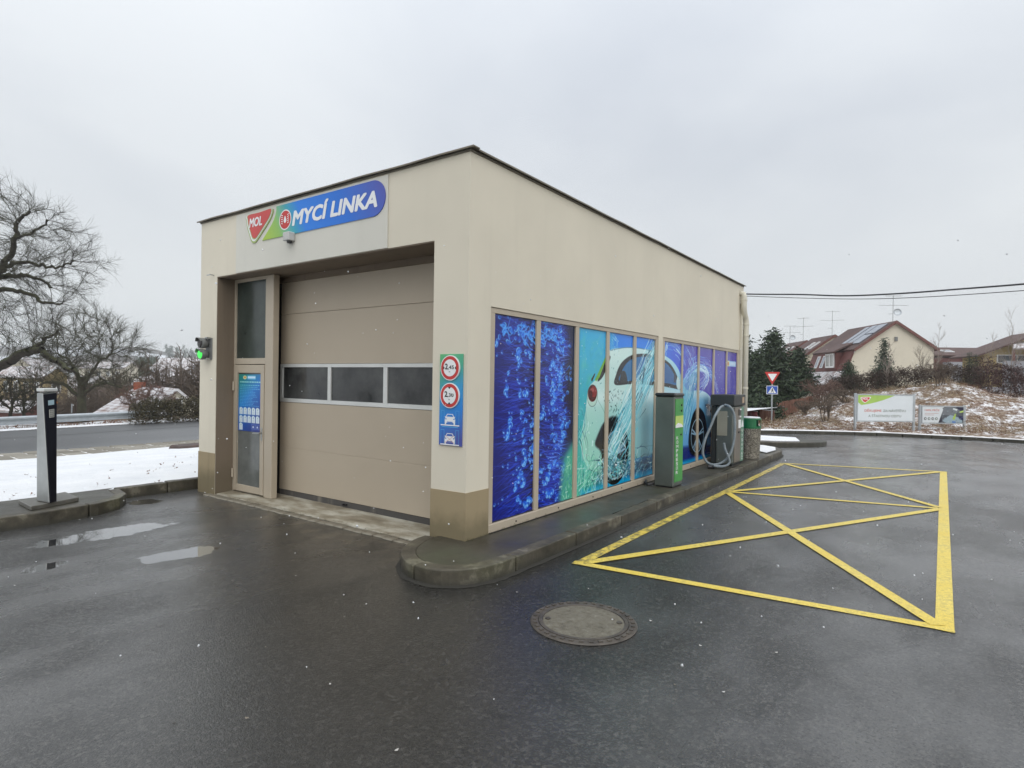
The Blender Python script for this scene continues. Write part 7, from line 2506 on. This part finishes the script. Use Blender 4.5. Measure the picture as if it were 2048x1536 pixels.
# ------------------------------------------------------------------ left: guard rail, hedge, trees, town
gr = thing('guard_rail', (-24.6, 5, -0.7), 'galvanised steel guard rail along the far side of the road', 'guard rail')
ry = lambda y: 0.016 * (y - 2.5)
prof = [(0.0, 0.155), (0.03, 0.13), (0.075, 0.10), (0.075, 0.05), (0.02, 0.015), (0.02, -0.015), (0.075, -0.05), (0.075, -0.10), (0.03, -0.13), (0.0, -0.155)]
V = []
ysr = [-30, -14, -4, 4, 8.2]
for y in ysr:
    for (dx, dz) in prof: V.append((-24.62 + dx, y, -0.215 + ry(y) + dz))
n = len(prof)
MB().add(V, [(i * n + k, i * n + k + 1, (i + 1) * n + k + 1, (i + 1) * n + k) for i in range(len(ysr) - 1) for k in range(n - 1)]).build('rail', M['zinc'], gr)
p0 = None
for k in range(12):
    y = -14 + k * 2.0
    if p0 is None:
        p0 = MB().box(-0.05, 0.05, -0.03, 0.03, -0.55, 0.13).build('post', M['zinc'])
        s = put(p0, gr)
    else:
        s = p0.copy()
        link(s)
        s.parent = gr
    s.location = (-24.70, y, -0.215 + ry(y))
# dark clipped hedge beyond the road
hb = [(-23.75, 6.9, 0), (-23.7, 9.0, 0), (-23.6, 12, 0), (-23.6, 17, 0)]
hp = [(x, y, -0.62 + 0.016 * (y - 2)) for x, y, _ in hb]
hedge(hp, 1.08, 1.2, 'dark olive clipped hedge across the road beside the wash hall wall', mat=M['hedge_dark'], seed=8, dens=620, leaf=0.09)


def vz(px, d):
    p = at(px, 768, d)
    return np.array((p[0], p[1], valley_z(p[0], p[1])))


# great oak reaching in from the left edge
def oak(name_label, base, trunk, lobes, step, infl, kill, tip, mat, seed, twigs, tl, group=None, min_trunk=0.09, twr=0.007, limbs=(), jit=0.24, tr_r=0.5):
    g = np.random.default_rng(seed)
    root = thing('oak_tree', tuple(base), name_label, 'tree', group)
    A = np.concatenate([ell_points(g, c, r, n, sh) for (c, r, n, sh) in lobes])
    nodes0 = [np.array(p, float) for p in trunk]
    par0 = [-1] + list(range(len(nodes0) - 1))
    rmin = list(np.linspace(tr_r, tr_r * 0.75, len(nodes0)))
    for (pts, ra, rb) in limbs:
        P = spline(pts, 7)
        k0 = int(np.argmin([np.linalg.norm(q_ - P[0]) for q_ in nodes0]))
        prev = k0
        for i, p in enumerate(P):
            nodes0.append(np.array(p) + g.normal(0, 0.035, 3))
            par0.append(prev)
            prev = len(nodes0) - 1
            rmin.append(ra + (rb - ra) * (i / len(P)) ** 0.8)
    nodes, par = colonize(base, nodes0, A, step, infl, kill, 110, jit, 0.0, seed)
    par = np.concatenate([np.array(par0), par[len(par0):]])
    tree_from(root, nodes, par, tip, mat, 2.5, twigs, tl, twr, min_trunk=min_trunk, seed=seed, rmin=np.array(rmin))
    return root


d1 = 27.0
k1 = d1 / F_PX
base = vz(-150, d1)
top = at(-135, 600, d1)
trunk = [base + (top - base) * t + np.array((0.12 * math.sin(t * 7), 0.1 * math.cos(t * 5), -0.3 * (1 - t))) for t in np.linspace(0, 1, 18)]
limbs1 = [([at(-140, 790, d1), at(-70, 755, d1 - .4), at(-10, 738, d1 - .8), at(45, 708, d1 - 1.2), at(80, 700, d1 - 1.4), at(112, 722, d1 - 1.6), at(150, 742, d1 - 1.8)], 0.40, 0.09),
          ([at(45, 708, d1 - 1.2), at(78, 690, d1 - 1.2), at(92, 676, d1 - 1.3), at(118, 664, d1 - 1.3)], 0.14, 0.05),
          ([at(-138, 700, d1), at(-60, 590, d1), at(0, 538, d1), at(28, 487, d1 - .3), at(34, 445, d1 - .4), at(60, 425, d1 - .5)], 0.27, 0.06),
          ([at(28, 478, d1 - .3), at(68, 462, d1 - .5), at(98, 440, d1 - .6)], 0.09, 0.04),
          ([at(-120, 640, d1), at(-50, 565, d1), at(0, 556, d1 + .3), at(36, 550, d1 + .4), at(70, 555, d1 + .5), at(105, 575, d1 + .5)], 0.22, 0.06),
          ([at(-130, 660, d1), at(-40, 578, d1), at(0, 578, d1), at(56, 588, d1 - .2), at(92, 605, d1 - .4), at(125, 607, d1 - .6)], 0.20, 0.05),
          ([at(0, 545, d1), at(30, 525, d1), at(80, 530, d1), at(115, 535, d1 + .2), at(150, 522, d1 + .2)], 0.13, 0.04)]
oak('huge bare oak with mossy limbs reaching in from the left edge of the photo', base, trunk,
    [(at(-60, 520, d1), (250 * k1, 3.4, 165 * k1), 2300, 0.75), (at(-20, 430, d1), (140 * k1, 2.4, 66 * k1), 900, 0.8), (at(90, 525, d1), (112 * k1, 2.2, 78 * k1), 1300, 0.8), (at(70, 450, d1), (85 * k1, 1.8, 55 * k1), 600, 0.8),
     (at(20, 640, d1), (85 * k1, 1.8, 48 * k1), 420, 0.8), (at(90, 690, d1 - 1.4), (100 * k1, 1.4, 34 * k1), 380, 0.8), (at(-330, 560, d1), (200 * k1, 3.5, 160 * k1), 300, 0.8)],
    0.27, 4.2, 0.60, 0.0075, M['oak'], 5, 5, 0.95, 'oaks beyond the road', limbs=limbs1, twr=0.0052, min_trunk=0.07)
d2 = 36.0
k2 = d2 / F_PX
base = vz(163, d2)
top = at(165, 755, d2)
trunk = [base + (top - base) * t + np.array((0.08 * math.sin(t * 6), 0.0, -0.3 * (1 - t))) for t in np.linspace(0, 1, 14)]
oak('broad bare oak with a straight trunk in the middle distance beyond the guard rail', base, trunk,
    [(at(168, 690, d2), (88 * k2, 2.6, 82 * k2), 1900, 0.75), (at(235, 705, d2), (58 * k2, 2.2, 62 * k2), 600, 0.8), (at(105, 720, d2), (52 * k2, 2.2, 48 * k2), 420, 0.8), (at(215, 768, d2), (70 * k2, 2.0, 14 * k2), 110, 0.8), (at(120, 765, d2), (60 * k2, 2.0, 16 * k2), 110, 0.8)],
    0.27, 4.0, 0.56, 0.0085, M['oak2'], 6, 6, 0.95, 'oaks beyond the road', twr=0.0075, tr_r=0.34, limbs=[([at(164, 800, d2), at(130, 770, d2), at(95, 765, d2), at(70, 775, d2)], 0.16, 0.05), ([at(165, 790, d2), at(200, 768, d2), at(235, 772, d2), at(268, 790, d2)], 0.14, 0.04), ([at(165, 775, d2), at(190, 735, d2), at(225, 705, d2)], 0.15, 0.05), ([at(165, 770, d2), at(140, 725, d2), at(110, 705, d2)], 0.15, 0.05)])
# smaller trees and shrubs by the rail and in the valley
small = [(22, 29, 745, 100, 'dark bare tree standing low behind the guard rail at the left edge', 51, 'oak'), (-35, 29.5, 725, 110, 'dark bare tree partly outside the left edge of the photo', 52, 'oak'),
         (48, 31, 768, 60, 'thin dark bare tree right behind the guard rail beside the left edge tree', 53, 'oak'),
         (345, 64, 704, 70, 'pale bare tree in front of the snowy fields left of the hall', 54, 'twig'), (378, 60, 712, 60, 'pale bare tree nearest the hall wall in the valley', 55, 'twig'), (318, 75, 715, 50, 'slim bare tree above the small yellow gabled house', 56, 'twig'),
         (238, 60, 745, 70, 'brown bare tree behind the snowy roof ridge', 57, 'twig'), (285, 56, 762, 60, 'brown bare tree beside the red chimney roof', 58, 'twig'), (392, 52, 752, 40, 'bare tree cut by the wash hall corner', 59, 'oak2'),
         (105, 52, 765, 80, 'brown bare tree in front of the long yellow house', 60, 'twig'), (205, 50, 775, 60, 'low brown bare tree right of the straight oak trunk', 61, 'twig')]
for (px, d, yt, wpx, lab, sd2, mt) in small:
    b = vz(px, d)
    h_ = at(px, yt, d)[2] - b[2]
    bare_tree(b, h_, wpx * d / F_PX, lab, 'tree', n_attr=330, mat=M[mt], seed=sd2, crown_from=0.28, tip=0.010 * max(1, d / 36), twigs=3, twig_len=h_ * 0.09, twig_r=0.008 * max(1, d / 40), mt=0.06, group='bare trees in the valley')
for (px, d, yt, wpx, lab, sd2) in ((268, 30.5, 768, 70, 'reddish bare shrub in front of the snowy roof', 71), (300, 30, 758, 50, 'thin reddish bare shrub by the dark hedge', 72), (340, 30.5, 785, 44, 'small reddish shrub behind the dark hedge', 73)):
    b = vz(px, d)
    h_ = at(px, yt, d)[2] - b[2]
    bare_tree(b, h_, wpx * d / F_PX, lab, 'shrub', n_attr=60, mat=M['redtwig'], seed=sd2, crown_from=0.3, tip=0.006, twigs=3, twig_len=h_ * 0.12, name='bare_shrub', stems=5, twig_r=0.006, mt=0.04)

# houses in the valley
def vhouse(label, px, d, yridge, yeave, hwpx, L, ang, wall, roof, roof2=None, wins=(), side_wins=(), chimney=None, over=0.4, name='valley_house'):
    P = at(px, 768, d)
    zr, ze = at(px, yridge, d)[2], at(px, yeave, d)[2]
    u = unit((rt[0] * math.cos(ang) + fw[0] * math.sin(ang), rt[1] * math.cos(ang) + fw[1] * math.sin(ang), 0))
    z0 = valley_z(P[0], P[1]) - 1.2
    W_ = [(a, ze + dz, w, h) for (a, dz, w, h) in wins]
    S_ = [(b, ze + dz, w, h, s) for (b, dz, w, h, s) in side_wins]
    return gable_house(name, label, P, u, hwpx * d / F_PX, L, z0, ze, zr, wall, roof, roof2, over, W_, 'houses in the valley', S_, chimney)


M['brick_red'] = plain('red_brick', (0.30, 0.085, 0.045), 0.8, 0.2, 8)
vhouse('near house with wide snow dusted roof and red chimney below the road', 352, 40, 781, 812, 34, 9, R(38), M['gable_cream'], M['roof_snow'], chimney=(6.4, -0.4, 0.5, M['brick_red']), wins=((0, 0.1, 0.8, 0.9),))
# broad front slope of that roof, running down to the left
P0, P1 = at(275, 776, 46), at(338, 779, 42)
E0, E1 = at(180, 834, 41), at(345, 832, 38)
M['dull_wall'] = dirt_wall('dull_brown_render', (0.22, 0.18, 0.13), (0.1, 0.08, 0.06), 0.3, 60, 0.05)
ft = thing('snowy_roof_house', tuple((E0 + E1) / 2 - np.array((0, 0, 3))), 'broad low house with hipped snow dusted roof just behind the guard rail', 'house', 'houses in the valley')
slab('roof', [E0, E1, P1, P0], 0.15, M['roof_snow'], ft)
B0 = at(215, 826, 52)
slab('roof', [E0, P0, B0], 0.12, M['roof_snow'], ft)
MB().prism([E0 - np.array((0, 0, 3.4)), E1 - np.array((0, 0, 3.4)), E1 - np.array((0, 0, 0.1)), E0 - np.array((0, 0, 0.1))], np.array((fw[0], fw[1], 0)) * 2.5).build('wall', M['dull_wall'], ft)
cpos = at(279, 776, 45.0)
MB().obox(cpos + np.array((0, 0, -0.1)), unit((rt[0], rt[1], 0)), unit((fw[0], fw[1], 0)), ZU, 0.28, 0.28, 0.55).build('chimney', M['brick_red'], ft)

vhouse('small yellow gabled house with brown window openings beyond the snowy roof', 318, 85, 741, 754, 17, 9, R(-25), M['yellow_wall'], M['roof_snow'], wins=((-1, -1.4, 0.8, 1.2), (1, -1.4, 0.8, 1.2), (0, 0.3, 0.7, 0.9), (-1, -3.4, 0.8, 1.2), (1, -3.4, 0.8, 1.2)), side_wins=((2.5, -1.4, 0.9, 1.2, 1), (5.5, -1.4, 0.9, 1.2, 1)))
vhouse('long yellow house seen through the oak branches on the left', 112, 66, 735, 752, 20, 13, R(62), M['dull_yellow'], M['roof_snow'], side_wins=tuple((1.5 + 2.3 * k, -1.3, 1.0, 1.3, -1) for k in range(5)), wins=((0, -1.3, 0.9, 1.2),))
vhouse('house with reddish snow dusted roof at the far left behind the big limb', 40, 92, 716, 744, 34, 10, R(20), M['gable_cream'], M['roof_snow'], wins=((-1.2, -1.2, 0.9, 1.2), (1.2, -1.2, 0.9, 1.2)))
vhouse('grey snowy roofed house right of the straight oak trunk', 198, 78, 754, 772, 22, 11, R(70), M['gable_cream'], M['roof_snow'], side_wins=((2, -1.2, 1, 1.2, -1), (5, -1.2, 1, 1.2, -1), (8, -1.2, 1, 1.2, -1)))
vhouse('distant long house with bright snowy roof below the hill', 262, 150, 725, 736, 16, 16, R(74), M['gable_cream'], M['roof_snow'], side_wins=tuple((2 + 3 * k, -1.6, 1.2, 1.4, -1) for k in range(4)))
vhouse('snowy roofed house beside the wash hall corner in the valley', 404, 80, 757, 773, 26, 12, R(66), M['dull_yellow'], M['roof_snow'], side_wins=((2, -1.2, 1, 1.2, -1), (5, -1.2, 1, 1.2, -1)))
vhouse('distant hall with large white snowy roof next to the wash hall corner', 402, 190, 716, 738, 22, 22, R(60), M['grey_wall'], M['roof_snow'])
vhouse('low snowy shed between the dark trunks at the left edge', 70, 40, 806, 818, 20, 8, R(72), M['wood_red'], M['roof_snow'])
vhouse('brown house low in the valley behind the near snowy roof', 235, 70, 772, 786, 18, 9, R(55), M['dull_yellow'], M['roof_brown'], side_wins=((2, -1.2, 1, 1.1, -1), (5, -1.2, 1, 1.1, -1)))

# far off woods: one mass of bare trunks and twigs, plus a dark conifer stand
g = np.random.default_rng(91)
P0_, P1_, R0_, R1_ = [], [], [], []
for _ in range(1700):
    px = g.uniform(-120, 520)
    d = g.choice([g.uniform(46, 75), g.uniform(75, 140), g.uniform(140, 420)], p=[0.40, 0.36, 0.24])
    b = vz(px, d)
    if d > 120 and noise.noise((b[0] * 0.02, b[1] * 0.02, 1)) < -0.05: continue
    h_ = g.uniform(4, 8.5) * (0.8 if d < 80 else 1.0)
    t = 0.035 * max(1, d / 32)
    c0_, c1_ = b, b + np.array((g.normal(0, 0.3), g.normal(0, 0.3), h_))
    P0_.append(c0_); P1_.append(c1_); R0_.append(0.12); R1_.append(0.02)
    for k in range(26):
        s = g.uniform(0.25, 0.95)
        a = c0_ + (c1_ - c0_) * s
        v = np.array((g.normal(), g.normal(), g.uniform(0.2, 1.6)))
        v /= np.linalg.norm(v)
        l = h_ * 0.33 * (1.15 - s) * g.uniform(0.6, 1.3) + 0.4
        e = a + v * l
        P0_.append(a); P1_.append(e); R0_.append(t * 0.7); R1_.append(t * 0.25)
        for q_ in range(2):
            v2 = v + g.normal(0, 0.5, 3)
            v2 /= np.linalg.norm(v2)
            m_ = a + v * l * g.uniform(0.3, 0.9)
            P0_.append(m_); P1_.append(m_ + v2 * l * 0.55); R0_.append(t * 0.45); R1_.append(t * 0.2)
V, F_ = segs_mesh(P0_, P1_, np.array(R0_), np.array(R1_), 3)
mesh_np('bare_woods', V, F_, M['twig'], kind='stuff')
C_ = []
for _ in range(150):
    px, d = (g.uniform(278, 325), g.uniform(230, 300)) if g.random() < 0.6 else (g.uniform(330, 520), g.uniform(420, 560))
    b = vz(px, d)
    h_ = g.uniform(9, 14)
    for k in range(60):
        s = g.random() ** 0.8
        a = g.uniform(0, 6.28)
        r = (1 - s) * 2.2 * g.uniform(0.5, 1)
        C_.append(b + np.array((r * math.cos(a), r * math.sin(a), s * h_)))
V, F_ = tuft_faces(g, np.array(C_), 1.1, 3, -0.2, 0.7, 1.0)
mesh_np('conifer_woods', V, F_, M['needle2'], kind='stuff')
# undergrowth and grass along the far verge
C_ = []
for _ in range(1500):
    x, y = -24.9 - abs(g.normal(0, 1.6)), g.uniform(-8, 12)
    if noise.noise((x * 0.5, y * 0.5, 9)) > 0.05: C_.append((x, y, valley_z(x, y) + 0.02))
V, F_ = tuft_faces(g, np.array(C_), 0.20, 7, 0.8, 1.0, 3.0)
mesh_np('dead_undergrowth', V, F_, M['rust'], kind='stuff')

# ------------------------------------------------------------------ small details: litter on the ground, snowflakes in the air
g = np.random.default_rng(5)
C_ = []
for _ in range(260):
    x, y = g.uniform(-4.5, 6), g.uniform(-3.5, 9)
    if -5 < x < 0.7 and y > -0.1: continue
    C_.append((x, y, 0.006))
C_ = np.array(C_)
n = len(C_)
s = g.uniform(0.004, 0.014, n)
a = g.uniform(0, 6.28, n)
V = np.zeros((n, 4, 3))
for j in range(4):
    an = a + j * math.pi / 2
    V[:, j] = C_ + np.stack((np.cos(an) * s * (1 if j % 2 else 0.6), np.sin(an) * s * (1 if j % 2 else 0.6), np.full(n, 0.003 * (j % 2))), 1)
q = NT('pale_grit')
gm = q.n('ShaderNodeNewGeometry')
M['grit'] = q.out(q.ramp(gm.outputs['Random Per Island'], [(0.3, (0.03, 0.025, 0.02)), (0.5, (0.25, 0.22, 0.17)), (0.9, (0.6, 0.6, 0.58))]), 0.7)
mesh_np('ground_litter', V.reshape(-1, 3), np.arange(n * 4).reshape(-1, 4), M['grit'], kind='stuff')
# fallen leaves and tufts poking out of the snow
C_ = np.array([(x, y, lawn_z(x, y) + 0.008) for x, y in zip(g.uniform(-10, -5.2, 70), g.uniform(-3, 4, 70))])
V, F_ = tuft_faces(g, C_, 0.035, 3, 0.3, 0.6, 1.0)
mesh_np('fallen_leaves', V, F_, M['rust'], kind='stuff')
# moss and weeds in the joints along the wall foot and kerb
C_ = [(0.02 + abs(g.normal(0, 0.015)), g.uniform(0.0, 8.9), 0.128) for _ in range(220)] + [(g.uniform(-4.3, -0.5), g.normal(0.0, 0.02), 0.012) for _ in range(80)] + [(g.normal(-4.97, 0.03), g.uniform(-0.9, 0.2), 0.01) for _ in range(60)]
V, F_ = tuft_faces(g, np.array(C_), 0.016, 5, 0.5, 0.6, 2.0)
mesh_np('moss', V, F_, leafmat('wall_moss', (0.03, 0.03, 0.012), (0.11, 0.10, 0.04)), kind='stuff')

# snowflakes: little lumpy flakes hanging in the air in front of the hall
ico = bmesh.new()
bmesh.ops.create_icosphere(ico, subdivisions=1, radius=1.0)
iv = np.array([v.co for v in ico.verts])
ifc = np.array([[v.index for v in f.verts] for f in ico.faces])
ico.free()
V, F_ = [], []
cnt = 0
for k in range(900):
    d = 2.6 + 11 * g.random() ** 0.9
    p = at(g.uniform(-50, 2100), g.uniform(470, 1560), d)
    if p[2] < 0.05 or (p[0] < 0.15 and p[1] > -0.15 and p[0] > -4.9): continue
    r = g.uniform(0.0022, 0.0052)
    lump = iv * (1 + g.normal(0, 0.25, (len(iv), 1))) * g.uniform(0.7, 1.4, 3) * r
    V.append(lump + p)
    F_.append(ifc + cnt * len(iv))
    cnt += 1
fl = mesh_np('snowflakes', np.concatenate(V), np.concatenate(F_), M['snow'], kind='stuff')

# ------------------------------------------------------------------ air: falling snow pales the far distance
hz_m = bpy.data.materials.new('haze_air')
hz_m.use_nodes = True
hz_m.node_tree.nodes.clear()
hv = hz_m.node_tree.nodes.new('ShaderNodeVolumePrincipled')
hv.inputs['Color'].default_value = (0.92, 0.94, 0.96, 1)
hv.inputs['Density'].default_value = 0.0007
hv.inputs['Anisotropy'].default_value = 0.75
ho = hz_m.node_tree.nodes.new('ShaderNodeOutputMaterial')
hz_m.node_tree.links.new(hv.outputs[0], ho.inputs['Volume'])
hzo = MB().box(-900, 760, -760, 1000, -16, 50).build('haze', hz_m, kind='stuff')
